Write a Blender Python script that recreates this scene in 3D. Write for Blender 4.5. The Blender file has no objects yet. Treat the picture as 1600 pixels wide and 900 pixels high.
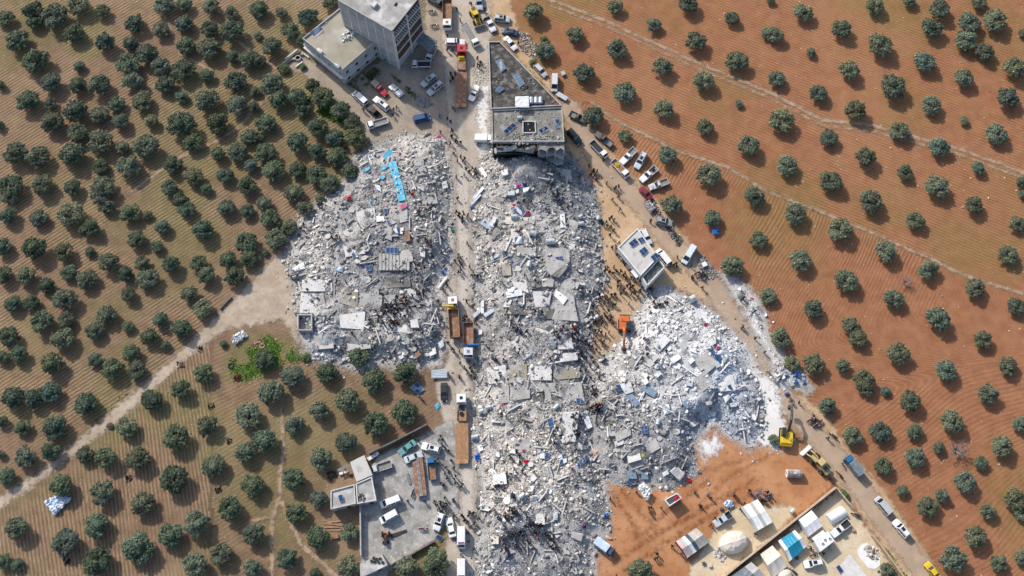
import bpy, math, random
import numpy as np
from mathutils import Vector, Matrix
# ------------------------------------------------------------------ camera, light
S = bpy.context.scene
COL = S.collection
F_PX, TILT, CAM_H = 1700.0, math.radians(20.0), 252.0
CT, ST = math.cos(TILT), math.sin(TILT)
cam_d = bpy.data.cameras.new('camera'); cam = bpy.data.objects.new('camera', cam_d); COL.objects.link(cam)
cam.location = (0, 0, CAM_H); cam.rotation_euler = (TILT, 0, 0)
cam_d.sensor_width = 36.0; cam_d.lens = 36.0 * F_PX / 1600.0
cam_d.clip_start = 1.0; cam_d.clip_end = 6000.0
S.camera = cam
SUN_EL = math.radians(36.5)
SHX, SHY = 0.64, -0.768            # direction in which shadows fall on the ground
wd = bpy.data.worlds.new('World'); S.world = wd; wd.use_nodes = True
nt = wd.node_tree; nt.nodes.clear()
wo = nt.nodes.new('ShaderNodeOutputWorld'); bg = nt.nodes.new('ShaderNodeBackground'); sky = nt.nodes.new('ShaderNodeTexSky')
sky.sky_type = 'NISHITA'; sky.sun_disc = False; sky.sun_elevation = SUN_EL
sky.sun_rotation = math.atan2(-SHX, -SHY)
sky.altitude = 400; sky.air_density = 1.0; sky.dust_density = 3.0; sky.ozone_density = 1.0
bg.inputs['Strength'].default_value = 0.15
nt.links.new(sky.outputs[0], bg.inputs[0]); nt.links.new(bg.outputs[0], wo.inputs[0])
sd = bpy.data.lights.new('sun', 'SUN'); sun = bpy.data.objects.new('sun', sd); COL.objects.link(sun)
sd.energy = 3.5; sd.angle = math.radians(1.4); sd.color = (1.0, 0.93, 0.84)
sun.location = (-60, 160, 120)
sun.rotation_euler = Vector((SHX * math.cos(SUN_EL), SHY * math.cos(SUN_EL), -math.sin(SUN_EL))).to_track_quat('-Z', 'Y').to_euler()
S.view_settings.view_transform = 'Standard'; S.view_settings.look = 'None'
S.view_settings.gamma = 1.0; S.view_settings.exposure = 0.32
S.render.engine = 'CYCLES'
S.cycles.max_bounces = 5; S.cycles.diffuse_bounces = 2; S.cycles.glossy_bounces = 2
S.cycles.transparent_max_bounces = 12; S.cycles.use_denoising = True
RND = random.Random(7); NR = np.random.default_rng(11)

# ------------------------------------------------------------------ photo pixel -> place
def P(px, py, z=0.0):
    cx = (px - 800.0) / F_PX; cy = (450.0 - py) / F_PX
    dx, dy, dz = cx, cy * CT + ST, cy * ST - CT
    k = (z - CAM_H) / dz
    return Vector((dx * k, dy * k, z))
def PX(x, y, z=0.0):
    vx, vy, vz = x, y, z - CAM_H
    yc = vy * CT + vz * ST; zc = -vy * ST + vz * CT
    return 800.0 + F_PX * vx / -zc, 450.0 - F_PX * yc / -zc

# ------------------------------------------------------------------ numeric noise
_tab = np.random.default_rng(5).random((256, 256))
def vnoise(x, y, s=1.0, o=0):
    x = np.asarray(x, float) / s + 31.7 * (o + 1) + 1000; y = np.asarray(y, float) / s + 17.3 * (o + 1) + 1000
    xi = np.floor(x).astype(int); yi = np.floor(y).astype(int); fx = x - xi; fy = y - yi
    fx = fx * fx * (3 - 2 * fx); fy = fy * fy * (3 - 2 * fy)
    a = _tab[xi % 256, yi % 256]; b = _tab[(xi + 1) % 256, yi % 256]; c = _tab[xi % 256, (yi + 1) % 256]; d = _tab[(xi + 1) % 256, (yi + 1) % 256]
    return (a * (1 - fx) + b * fx) * (1 - fy) + (c * (1 - fx) + d * fx) * fy
def fbm(x, y, s, n=4, o=0):
    t = 0; a = 1; w = 0
    for i in range(n): t = t + a * vnoise(x, y, s / 2 ** i, o + i * 3); w += a; a *= .5
    return t / w
def sstep(a, b, x):
    t = np.clip((np.asarray(x, float) - a) / (b - a), 0, 1); return t * t * (3 - 2 * t)
def in_poly(poly, x, y):
    x = np.asarray(x, float); y = np.asarray(y, float); r = np.zeros(x.shape, bool)
    n = len(poly)
    for i in range(n):
        x1, y1 = poly[i][0], poly[i][1]; x2, y2 = poly[(i + 1) % n][0], poly[(i + 1) % n][1]
        if y1 == y2: continue
        c = ((y1 > y) != (y2 > y)) & (x < (x2 - x1) * (y - y1) / (y2 - y1) + x1); r ^= c
    return r
def seg_dist(pts, x, y, closed=False):
    x = np.asarray(x, float); y = np.asarray(y, float); d = np.full(x.shape, 1e9)
    n = len(pts)
    for i in range(n if closed else n - 1):
        ax, ay = pts[i][0], pts[i][1]; bx, by = pts[(i + 1) % n][0], pts[(i + 1) % n][1]
        vx, vy = bx - ax, by - ay; L = vx * vx + vy * vy + 1e-9
        t = np.clip(((x - ax) * vx + (y - ay) * vy) / L, 0, 1)
        d = np.minimum(d, np.hypot(x - ax - t * vx, y - ay - t * vy))
    return d
def pw(pts, z=0.0): return [tuple(P(a, b, z))[:2] for a, b in pts]

# ------------------------------------------------------------------ materials
MATS = {}
def _n(t, k, **kw):
    n = t.nodes.new(k)
    for a, b in kw.items(): setattr(n, a, b)
    return n
def mat(name, c1, c2=None, rough=.8, scale=1.0, metal=0.0, bump=0.0, bscale=None, spec=.3, detail=4.0, c3=None, s3=.2, paint=False, jit=0.0, attr=None, coat=0.0, trans=0.0, dirt=None):
    """two-tone noisy surface; paint=True takes its base from the object's own colour; attr = face colour attribute"""
    m = bpy.data.materials.new(name); m.use_nodes = True; t = m.node_tree; L = t.links.new
    b = t.nodes['Principled BSDF']; b.inputs['Roughness'].default_value = rough; b.inputs['Metallic'].default_value = metal
    b.inputs['Specular IOR Level'].default_value = spec
    if coat: b.inputs['Coat Weight'].default_value = coat; b.inputs['Coat Roughness'].default_value = .12
    tc = _n(t, 'ShaderNodeTexCoord'); geo = _n(t, 'ShaderNodeNewGeometry')
    no = _n(t, 'ShaderNodeTexNoise'); no.inputs['Scale'].default_value = scale; no.inputs['Detail'].default_value = detail
    L(geo.outputs['Position'], no.inputs['Vector'])
    def col(c): return (c[0], c[1], c[2], 1)
    if paint or attr:
        if paint: src = _n(t, 'ShaderNodeObjectInfo').outputs['Color']
        else:
            a = _n(t, 'ShaderNodeAttribute'); a.attribute_name = attr; src = a.outputs['Color']
        mr = _n(t, 'ShaderNodeMapRange'); L(no.outputs['Fac'], mr.inputs['Value'])
        mr.inputs['From Min'].default_value = .3; mr.inputs['From Max'].default_value = .7
        mr.inputs['To Min'].default_value = 1 - jit; mr.inputs['To Max'].default_value = 1 + jit * .6
        mx = _n(t, 'ShaderNodeVectorMath', operation='SCALE'); L(src, mx.inputs[0]); L(mr.outputs[0], mx.inputs['Scale'])
        out = mx.outputs[0]
    else:
        mx = _n(t, 'ShaderNodeMix', data_type='RGBA'); rp = _n(t, 'ShaderNodeMapRange')
        rp.inputs['From Min'].default_value = .35; rp.inputs['From Max'].default_value = .65
        L(no.outputs['Fac'], rp.inputs['Value']); L(rp.outputs[0], mx.inputs['Factor'])
        mx.inputs[6].default_value = col(c1); mx.inputs[7].default_value = col(c2 or c1); out = mx.outputs[2]
    if c3:
        n3 = _n(t, 'ShaderNodeTexNoise'); n3.inputs['Scale'].default_value = s3; n3.inputs['Detail'].default_value = 6; L(geo.outputs['Position'], n3.inputs['Vector'])
        r3 = _n(t, 'ShaderNodeMapRange'); r3.inputs['From Min'].default_value = .5; r3.inputs['From Max'].default_value = .68; L(n3.outputs['Fac'], r3.inputs['Value'])
        m3 = _n(t, 'ShaderNodeMix', data_type='RGBA'); L(r3.outputs[0], m3.inputs['Factor']); L(out, m3.inputs[6]); m3.inputs[7].default_value = col(c3); out = m3.outputs[2]
    L(out, b.inputs['Base Color'])
    if bump:
        nb = _n(t, 'ShaderNodeTexNoise'); nb.inputs['Scale'].default_value = bscale or scale * 3; nb.inputs['Detail'].default_value = 5; L(geo.outputs['Position'], nb.inputs['Vector'])
        bp = _n(t, 'ShaderNodeBump'); bp.inputs['Strength'].default_value = 1.0; bp.inputs['Distance'].default_value = bump; L(nb.outputs['Fac'], bp.inputs['Height']); L(bp.outputs[0], b.inputs['Normal'])
    MATS[name] = m
    return m
def srgb(r, g, b):
    f = lambda c: (c / 255 / 12.92) if c < 10.3 else ((c / 255 + .055) / 1.055) ** 2.4
    return (f(r), f(g), f(b))
mat('paint', (1, 1, 1), paint=True, jit=.10, rough=.42, spec=.5, coat=.12, scale=1.7)
mat('paint_old', (1, 1, 1), paint=True, jit=.28, rough=.6, scale=2.5, c3=(.16, .11, .075), s3=1.6)
mat('glass', (.012, .016, .02), (.02, .025, .03), rough=.08, spec=.7)
mat('rubber', (.018, .018, .018), (.03, .028, .026), rough=.9)
mat('black_plastic', (.02, .02, .02), (.035, .035, .035), rough=.6)
mat('chrome', (.45, .45, .45), (.35, .35, .36), rough=.35, metal=.8)
mat('lamp_white', (.6, .6, .58), rough=.2, spec=.6)
mat('lamp_red', (.35, .02, .02), rough=.25)
mat('lamp_blue', (.02, .06, .5), rough=.25)
mat('steel_dark', (.05, .052, .055), (.09, .09, .09), rough=.6, scale=3)
mat('rust', (.20, .10, .055), (.30, .17, .10), rough=.9, scale=2.0, c3=(.36, .26, .18), s3=.8, bump=.01)
mat('rust_red', (.21, .105, .068), (.30, .165, .11), rough=.9, scale=2.0, c3=(.34, .25, .18), s3=1.0)
mat('deck_orange', (.30, .165, .085), (.38, .225, .125), rough=.9, scale=1.2, c3=(.30, .16, .08), s3=2.0)
mat('bed_liner', (.025, .025, .027), (.05, .05, .052), rough=.8, scale=3)
mat('bed_grey', (.16, .16, .155), (.26, .25, .24), rough=.8, scale=3)
mat('canvas_tan', (.34, .31, .25), (.42, .39, .32), rough=.9, scale=2)
mat('tarp_white', (.66, .67, .66), (.76, .77, .76), rough=.6, scale=1.0, bump=.05, bscale=2.0)
mat('tarp_cream', (.58, .52, .44), (.66, .60, .52), rough=.8, scale=.8, bump=.05, bscale=1.5)
mat('tarp_blue', (.012, .22, .36), (.02, .28, .43), rough=.5, scale=1.5, bump=.06, bscale=2.0)
mat('tarp_slate', (.10, .135, .165), (.16, .19, .21), rough=.7, scale=.9, c3=(.22, .24, .24), s3=1.4, bump=.05, bscale=2)
mat('tarp_pale_blue', (.42, .55, .70), (.52, .63, .75), rough=.5, scale=1.2, bump=.08, bscale=1.6, c3=(.66, .70, .74), s3=.7)
mat('concrete', (.33, .32, .30), (.44, .43, .41), rough=.95, scale=.6, bump=.02, bscale=5)
mat('concrete_pale', (.52, .51, .49), (.62, .61, .59), rough=.95, scale=.8, bump=.02, bscale=5)
mat('concrete_white', (.64, .64, .63), (.74, .74, .73), rough=.95, scale=.8, bump=.02, bscale=6)
mat('concrete_dark', (.10, .10, .098), (.17, .165, .155), rough=.95, scale=.4, c3=(.26, .25, .23), s3=.35)
mat('roof_soot', (.038, .038, .038), (.085, .080, .072), rough=.95, scale=.35, c3=(.20, .185, .165), s3=.8, bump=.02, bscale=4)
mat('roof_grey', (.15, .143, .13), (.23, .22, .20), rough=.95, scale=.3, c3=(.32, .31, .29), s3=.6, bump=.02, bscale=4)
mat('roof_tan', (.27, .245, .185), (.35, .32, .255), rough=.95, scale=.25, c3=(.42, .41, .37), s3=.22, bump=.02, bscale=4)
mat('roof_mottled', (.27, .265, .25), (.38, .37, .35), rough=.95, scale=.4, c3=(.56, .55, .52), s3=.35, bump=.02, bscale=4)
mat('roof_white', (.47, .46, .43), (.55, .54, .50), rough=.9, scale=.5, c3=(.38, .37, .34), s3=.5)
mat('plaster_grey', (.36, .36, .355), (.44, .44, .43), rough=.95, scale=.4, c3=(.30, .30, .29), s3=.3)
mat('plaster_white', (.60, .595, .58), (.68, .675, .66), rough=.9, scale=.5)
mat('brick_red', (.24, .10, .07), (.32, .15, .10), rough=.95, scale=3)
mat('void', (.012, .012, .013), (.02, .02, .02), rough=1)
mat('stone_wall', (.40, .31, .22), (.52, .42, .31), rough=.95, scale=1.2, bump=.04, bscale=4)
mat('wall_dark', (.12, .105, .085), (.2, .18, .15), rough=.95, scale=1.2, bump=.04, bscale=4)
mat('solar_cell', (.025, .065, .16), (.035, .085, .20), rough=.16, spec=.6)
mat('solar_pale', (.16, .24, .33), (.22, .30, .38), rough=.16, spec=.7)
mat('solar_white', (.66, .68, .70), (.74, .75, .76), rough=.3)
mat('alu', (.55, .56, .57), (.62, .63, .64), rough=.4, metal=.3)
mat('tank_metal', (.36, .43, .46), (.46, .53, .56), rough=.4, metal=.25, scale=2, c3=(.5, .54, .56), s3=1)
mat('sheet_metal', (.40, .46, .50), (.52, .57, .60), rough=.45, metal=.2, scale=2)
mat('tank_rust', (.17, .145, .14), (.25, .215, .20), rough=.8, scale=1.5, c3=(.4, .36, .33), s3=.9)
mat('wood', (.34, .20, .11), (.45, .28, .16), rough=.85, scale=2.5)
mat('cloth', (1, 1, 1), paint=True, jit=.2, rough=.95, scale=6)
mat('blue_paint', (.06, .38, .58), (.09, .46, .66), rough=.8, scale=1.5, c3=(.38, .50, .55), s3=1.6)
mat('machine_orange', (.52, .13, .035), (.60, .17, .05), rough=.5, scale=2, coat=.1)
mat('machine_yellow', (.58, .38, .02), (.64, .43, .04), rough=.5, scale=2)
mat('machine_faded', (.46, .34, .12), (.54, .42, .2), rough=.65, scale=2, c3=(.42, .37, .28), s3=1.2)
mat('debris', (1, 1, 1), attr='tint', jit=.10, rough=.95, scale=9, spec=.1)
mat('leaf', (1, 1, 1), attr='tint', jit=.0, rough=.6, spec=.25)
mat('bark', (.06, .048, .036), (.11, .09, .07), rough=.95, scale=8)
mat('bark_bare', (.20, .17, .17), (.27, .235, .235), rough=.95, scale=8)
mat('skin', (.32, .19, .13), (.38, .24, .17), rough=.7, scale=4)
mat('hair', (.015, .012, .010), (.03, .022, .018), rough=.8)
mat('trousers', (.022, .024, .032), (.04, .04, .045), rough=.95, scale=5)
# leaf: let the object's own random number vary hue a little
_t = MATS['leaf'].node_tree; _oi = _n(_t, 'ShaderNodeObjectInfo'); _b = _t.nodes['Principled BSDF']
_src = _b.inputs['Base Color'].links[0].from_socket
_hs = _n(_t, 'ShaderNodeHueSaturation'); _mr = _n(_t, 'ShaderNodeMapRange'); _mr.inputs['To Min'].default_value = .78; _mr.inputs['To Max'].default_value = 1.30
_t.links.new(_oi.outputs['Random'], _mr.inputs['Value']); _t.links.new(_mr.outputs[0], _hs.inputs['Value'])
_mul = _n(_t, 'ShaderNodeMix', data_type='RGBA', blend_type='MULTIPLY'); _mul.inputs['Factor'].default_value = 1
_t.links.new(_src, _mul.inputs[6]); _t.links.new(_oi.outputs['Color'], _mul.inputs[7])
_t.links.new(_mul.outputs[2], _hs.inputs['Color']); _t.links.new(_hs.outputs[0], _b.inputs['Base Color'])

# ------------------------------------------------------------------ mesh building
class MB:
    def __init__(s): s.v = []; s.f = []; s.m = []
    def add(s, vs, fs, mi=0):
        o = len(s.v); s.v += [tuple(v) for v in vs]; s.f += [tuple(i + o for i in f) for f in fs]; s.m += [mi] * len(fs); return s
    def box(s, x0, x1, y0, y1, z0, z1, mi=0, M=None, taper=0):
        t = taper
        vs = [Vector(p) for p in ((x0, y0, z0), (x1, y0, z0), (x1, y1, z0), (x0, y1, z0), (x0 + t, y0 + t, z1), (x1 - t, y0 + t, z1), (x1 - t, y1 - t, z1), (x0 + t, y1 - t, z1))]
        if M: vs = [M @ v for v in vs]
        return s.add(vs, [(3, 2, 1, 0), (4, 5, 6, 7), (0, 1, 5, 4), (1, 2, 6, 5), (2, 3, 7, 6), (3, 0, 4, 7)], mi)
    def prism(s, poly, z0, z1, mi=0):
        n = len(poly)
        a = sum(poly[i][0] * poly[(i + 1) % n][1] - poly[(i + 1) % n][0] * poly[i][1] for i in range(n))
        if a < 0: poly = poly[::-1]
        z0s = z0 if hasattr(z0, '__len__') else [z0] * n; z1s = z1 if hasattr(z1, '__len__') else [z1] * n
        vs = [(p[0], p[1], z) for p, z in zip(poly, z0s)] + [(p[0], p[1], z) for p, z in zip(poly, z1s)]
        fs = [tuple(range(n - 1, -1, -1)), tuple(range(n, 2 * n))] + [(i, (i + 1) % n, n + (i + 1) % n, n + i) for i in range(n)]
        return s.add(vs, fs, mi)
    def extr_y(s, prof, y0, y1, mi=0, ins=0.0):      # side profile (x,z) extruded across y
        n = len(prof)
        a = sum(prof[i][0] * prof[(i + 1) % n][1] - prof[(i + 1) % n][0] * prof[i][1] for i in range(n))
        if a > 0: prof = prof[::-1]
        vs = [(p[0], y0, p[1]) for p in prof] + [(p[0], y1, p[1]) for p in prof]
        return s.add(vs, [tuple(range(n - 1, -1, -1)), tuple(range(n, 2 * n))] + [(i, (i + 1) % n, n + (i + 1) % n, n + i) for i in range(n)], mi)
    def tube(s, pts, r, n=6, mi=0, caps=True):
        pts = [Vector(p) for p in pts]; rs = r if hasattr(r, '__len__') else [r] * len(pts)
        o = len(s.v); m = len(pts); fs = []
        for i, p in enumerate(pts):
            d = (pts[min(i + 1, m - 1)] - pts[max(i - 1, 0)]).normalized()
            a = d.cross(Vector((0, 0, 1)))
            if a.length < 1e-3: a = Vector((1, 0, 0))
            a.normalize(); b = d.cross(a).normalized()
            for k in range(n):
                q = 2 * math.pi * k / n; s.v.append(tuple(p + (a * math.cos(q) + b * math.sin(q)) * rs[i]))
        for i in range(m - 1):
            for k in range(n):
                fs.append((o + i * n + k, o + i * n + (k + 1) % n, o + (i + 1) * n + (k + 1) % n, o + (i + 1) * n + k))
        if caps: fs.append(tuple(o + k for k in range(n - 1, -1, -1))); fs.append(tuple(o + (m - 1) * n + k for k in range(n)))
        s.f += fs; s.m += [mi] * len(fs); return s
    def cyl(s, c, r, h, axis='z', n=14, mi=0):
        c = Vector(c); d = {'x': Vector((h / 2, 0, 0)), 'y': Vector((0, h / 2, 0)), 'z': Vector((0, 0, h / 2))}[axis]
        return s.tube([c - d, c + d], r, n, mi)
    def ring(s, c, r_out, r_in, w, axis='y', n=16, mi=0):   # a tyre: hollow ring
        c = Vector(c); o = len(s.v); fs = []
        prof = [(r_in, -w / 2), (r_out * .96, -w / 2), (r_out, -w * .3), (r_out, w * .3), (r_out * .96, w / 2), (r_in, w / 2)]
        for k in range(n):
            q = 2 * math.pi * k / n
            for rr, ww in prof:
                a, b = rr * math.cos(q), rr * math.sin(q)
                v = {'y': (a, ww, b), 'x': (ww, a, b), 'z': (a, b, ww)}[axis]; s.v.append(tuple(c + Vector(v)))
        m = len(prof)
        for k in range(n):
            for j in range(m): fs.append((o + k * m + j, o + k * m + (j + 1) % m, o + ((k + 1) % n) * m + (j + 1) % m, o + ((k + 1) % n) * m + j))
        s.f += fs; s.m += [mi] * len(fs); return s
    def quadthick(s, q, th, mi=0):                  # four 3D corners made into a plate th thick (downwards along its normal)
        q = [Vector(p) for p in q]; n = (q[1] - q[0]).cross(q[3] - q[0]).normalized()
        if n.z < 0: q = q[::-1]; n = -n
        lo = [p - n * th for p in q]
        return s.add(lo + q, [(3, 2, 1, 0), (4, 5, 6, 7), (0, 1, 5, 4), (1, 2, 6, 5), (2, 3, 7, 6), (3, 0, 4, 7)], mi)
    def mesh(s, name, mats, smooth=False):
        me = bpy.data.meshes.new(name); me.from_pydata(s.v, [], s.f)
        for m in (mats if isinstance(mats, (list, tuple)) else [mats]): me.materials.append(MATS[m])
        if any(s.m): me.polygons.foreach_set('material_index', s.m)
        if smooth: me.polygons.foreach_set('use_smooth', [True] * len(s.f))
        me.update(); return me
    def build(s, name, mats, parent=None, smooth=False): return link(name, s.mesh(name, mats, smooth), parent)
def link(name, data, parent=None):
    o = bpy.data.objects.new(name, data); COL.objects.link(o)
    if parent is not None: o.parent = parent
    return o
def tag(o, label=None, cat=None, group=None, kind=None):
    if label: o['label'] = label
    if cat: o['category'] = cat
    if group: o['group'] = group
    if kind: o['kind'] = kind
    return o
def thing(name, label, cat, loc=(0, 0, 0), rz=0.0, group=None):
    o = link(name, None); o.location = loc; o.rotation_euler = (0, 0, rz); o.empty_display_size = .2
    return tag(o, label, cat, group)
class Proto:
    """a thing's parts built once; spawn() makes objects that share the meshes"""
    def __init__(s): s.parts = []
    def add(s, name, mb, mats, parent=None, smooth=False, loc=(0, 0, 0), rz=0.0):
        s.parts.append((name, mb.mesh(name, mats, smooth) if isinstance(mb, MB) else mb, parent, loc, rz)); return len(s.parts) - 1
    def spawn(s, name, label, cat, loc, rz=0.0, group=None, color=None, scale=1.0, skip=(), recolor=None):
        r = thing(name, label, cat, loc, rz, group); r.scale = scale if hasattr(scale, '__len__') else (scale,) * 3
        objs = []
        for nm, me, par, lo, prz in s.parts:
            if nm in skip: objs.append(None); continue
            o = link(nm, me, r if par is None else (objs[par] or r)); o.location = lo; o.rotation_euler = (0, 0, prz)
            c = (recolor or {}).get(nm, color)
            if c: o.color = (c[0], c[1], c[2], 1)
            objs.append(o)
        return r
def fast_mesh(name, V, Fq, mats, tint=None, smooth=False):
    """numpy verts (N,3), quads (M,4), optional face colours (M,3)"""
    me = bpy.data.meshes.new(name); V = np.ascontiguousarray(V, dtype=np.float32); Fq = np.ascontiguousarray(Fq, dtype=np.int32)
    M, k = Fq.shape
    me.vertices.add(len(V)); me.vertices.foreach_set('co', V.ravel())
    me.loops.add(M * k); me.loops.foreach_set('vertex_index', Fq.ravel())
    me.polygons.add(M); me.polygons.foreach_set('loop_start', np.arange(0, M * k, k, dtype=np.int32))
    if smooth: me.polygons.foreach_set('use_smooth', np.ones(M, bool))
    for m in (mats if isinstance(mats, (list, tuple)) else [mats]): me.materials.append(MATS[m])
    me.update(calc_edges=True)
    if tint is not None:
        a = me.attributes.new('tint', 'FLOAT_COLOR', 'FACE'); c = np.ones((M, 4), np.float32); c[:, :3] = tint; a.data.foreach_set('color', c.ravel())
    me.validate(); return me
# ------------------------------------------------------------------ rubble heights (used by everything that stands on rubble)
HEAPS = {}
FRONT = tuple(P(828, 264))[:2]; CRATER = tuple(P(835, 858))[:2]
def heap_def(key, px, hmax, edge, seed): HEAPS[key] = dict(px=px, poly=pw(px), h=hmax, edge=edge, seed=seed)
heap_def('left', [(552, 252), (590, 226), (630, 211), (690, 214), (704, 235), (707, 300), (711, 380), (708, 425), (694, 452), (698, 480), (699, 545), (690, 572), (640, 578), (600, 573), (560, 582), (500, 562), (478, 548), (466, 520), (462, 470), (452, 425), (441, 402), (468, 352), (500, 310), (538, 282)], 2.3, 7.0, 1)
heap_def('middle', [(770, 236), (882, 236), (908, 262), (924, 292), (936, 330), (937, 370), (941, 430), (932, 480), (925, 520), (922, 560), (932, 600), (937, 660), (946, 720), (952, 780), (954, 825), (934, 866), (928, 918), (746, 918), (748, 830), (750, 770), (744, 700), (740, 640), (744, 600), (748, 555), (742, 500), (739, 430), (739, 380), (736, 335), (740, 300), (752, 262)], 2.6, 9.0, 2)
heap_def('right', [(1006, 455), (1032, 450), (1070, 459), (1110, 480), (1150, 520), (1182, 562), (1203, 612), (1206, 660), (1200, 690), (1172, 704), (1140, 688), (1118, 668), (1086, 690), (1085, 742), (1052, 758), (1000, 762), (940, 752), (908, 740), (900, 690), (900, 620), (912, 570), (940, 556), (962, 545), (982, 520), (1000, 480)], 3.2, 9.0, 3)
heap_def('verge', [(1120, 424), (1150, 428), (1186, 466), (1203, 520), (1238, 570), (1270, 604), (1262, 618), (1220, 596), (1192, 556), (1168, 502), (1136, 452)], .9, 3.0, 4)
def heap_h(key, x, y, fine=True):
    d = HEAPS[key]; poly = d['poly']
    sd = seg_dist(poly, x, y, True) * np.where(in_poly(poly, x, y), 1, -1)
    sd = sd + (fbm(x, y, 6, 4, d['seed']) - .5) * 5.5
    s = sstep(0, d['edge'], sd)
    h = d['h'] * s * (.45 + .95 * fbm(x, y, 11, 3, d['seed'] + 20))
    if key == 'middle': c = FRONT; h = h + s * (3.4 * np.exp(-((x - c[0]) / 9) ** 2 - ((y - c[1]) / 5) ** 2) + 4.2 * np.exp(-((x - c[0] + 3.5) / 4.5) ** 2 - ((y - c[1] - 2.5) / 4) ** 2))
    if key == 'middle': c = CRATER; h = h * (1 - .75 * np.exp(-((x - c[0]) / 7) ** 2 - ((y - c[1]) / 5) ** 2))
    if fine: h = h + s * (fbm(x, y, 2.2, 3, d['seed'] + 40) - .5) * 1.0
    return np.where(sd > 0, h, -.05), sd
HGX, HGY, HGS = -70.0, 15.0, .4
_hx, _hy = np.meshgrid(np.arange(HGX, 100, HGS), np.arange(HGY, 140, HGS))
HGRID = np.zeros(_hx.shape)
for _k in HEAPS: HGRID = np.maximum(HGRID, heap_h(_k, _hx, _hy)[0])
def HZ(x, y):
    x = np.asarray(x, float); y = np.asarray(y, float)
    i = np.clip((x - HGX) / HGS, 0, HGRID.shape[1] - 2); j = np.clip((y - HGY) / HGS, 0, HGRID.shape[0] - 2); a = i.astype(int); b = j.astype(int); u = i - a; v = j - b
    return (HGRID[b, a] * (1 - u) + HGRID[b, a + 1] * u) * (1 - v) + (HGRID[b + 1, a] * (1 - u) + HGRID[b + 1, a + 1] * u) * v
def hz(x, y): return float(HZ(x, y))
def G(px, py, up=0.0):
    """surface point seen at a photo pixel, for something whose middle is `up` above the surface"""
    z = 0.0
    for i in range(5):
        p = P(px, py, z + up); z = .5 * z + .5 * hz(p.x, p.y)
    p = P(px, py, z + up); p.z = hz(p.x, p.y); return p

# ------------------------------------------------------------------ ground sheet
def axis(lo, hi, st, far):
    a = list(np.arange(lo, hi + .01, st)); g = st
    while a[-1] < far: g *= 1.5; a.append(a[-1] + g)
    g = st
    while a[0] > -far: g *= 1.5; a.insert(0, a[0] - g)
    return np.array(a)
gx, gy = axis(-165, 165, .75, 2600), axis(8, 200, .75, 2600)
X, Y = np.meshgrid(gx, gy); nx, ny = len(gx), len(gy)
def ppx(x, y):
    yc = y * CT - CAM_H * ST; zc = -y * ST - CAM_H * CT; zc = np.minimum(zc, -20)
    return 800 + F_PX * x / -zc, 450 - F_PX * yc / -zc
U, W = ppx(X, Y)
def dirw(px, py, dx, dy):                       # a photo direction at a pixel -> unit normal in the ground plane
    a, b = P(px, py), P(px + dx, py + dy); d = (b - a); d.normalize(); return -d.y, d.x
def phi(px, py, dx, dy, sp):
    n = dirw(px, py, dx, dy); c = P(px, py); return ((X - c.x) * n[0] + (Y - c.y) * n[1]) / sp
TRK1 = [(800, -30), (860, 0), (933, 27), (1033, 72), (1087, 97), (1200, 143), (1283, 187), (1367, 197), (1450, 220), (1500, 233), (1640, 285)]
TRK2 = [(925, 160), (960, 187), (1060, 237), (1133, 260), (1200, 300), (1267, 325), (1373, 368), (1460, 407), (1510, 432), (1640, 472)]
FARM = [(-30, 800), (100, 715), (220, 618), (330, 515), (440, 420)]
def interp(line, u): return np.interp(u, [p[0] for p in line], [p[1] for p in line])
right = sstep(-4, 4, (U - np.interp(W, [-50, 60, 200, 330, 900], [790, 800, 890, 980, 1150])))
below_farm = W > interp(FARM, U)
f_lu = phi(150, 250, 1, -.62, .86) + 1.2 * (fbm(X, Y, 30, 2, 3) - .5)
f_ll = phi(200, 760, .12, 1, .86) + 2.5 * (fbm(X, Y, 25, 2, 4) - .5)
f_lm = phi(480, 690, 1, -.6, .9) + 3 * (fbm(X, Y, 18, 2, 5) - .5)
f_ru = phi(1200, 120, 1, .40, .80) + 1.0 * (fbm(X, Y, 40, 2, 6) - .5)
c0 = P(1180, 560); rr = np.hypot(X - c0.x, (Y - c0.y))
f_rm = phi(1350, 460, 1, -2.6, .82) + 14 * (fbm(X, Y, 45, 2, 7) - .5)
f_rl = phi(1480, 740, 1, -.5, .95) + 16 * (fbm(X, Y, 38, 2, 8) - .5)
wmid = sstep(520, 640, W + (U - 1300) * .25)
f_r = np.where(W < interp(TRK2, U), f_ru, f_rm * (1 - wmid) + f_rl * wmid)
f_l = np.where(below_farm, np.where(U < 330, f_ll, f_lm), f_lu)
FUR = np.where(right > .5, f_r, f_l)
near = np.exp(-(np.hypot(X, Y - 100) / 260) ** 4)
rough_patch = sstep(.52, .66, fbm(X, Y, 16, 3, 12))
FW = near * (1 - .55 * rough_patch) * np.where((right < .5) & below_farm & (U > 330), .45, 1.0)
FW = FW * np.where((right > .5) & (W > 420), .55, 1.0) * np.where(right > .5, .8, 1.0)
FW = FW * np.where((right > .5) & (U < 1175) & (W > 290) & (W < 470), .25, 1.0)
GRN = .72 * sstep(.46, .68, fbm(X, Y, 22, 4, 30)) * (1 - right)
GRN += right * .62 * sstep(.48, .72, fbm(X, Y, 30, 4, 33)) * np.maximum(1 - sstep(330, 520, W), sstep(1480, 1590, U))
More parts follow.
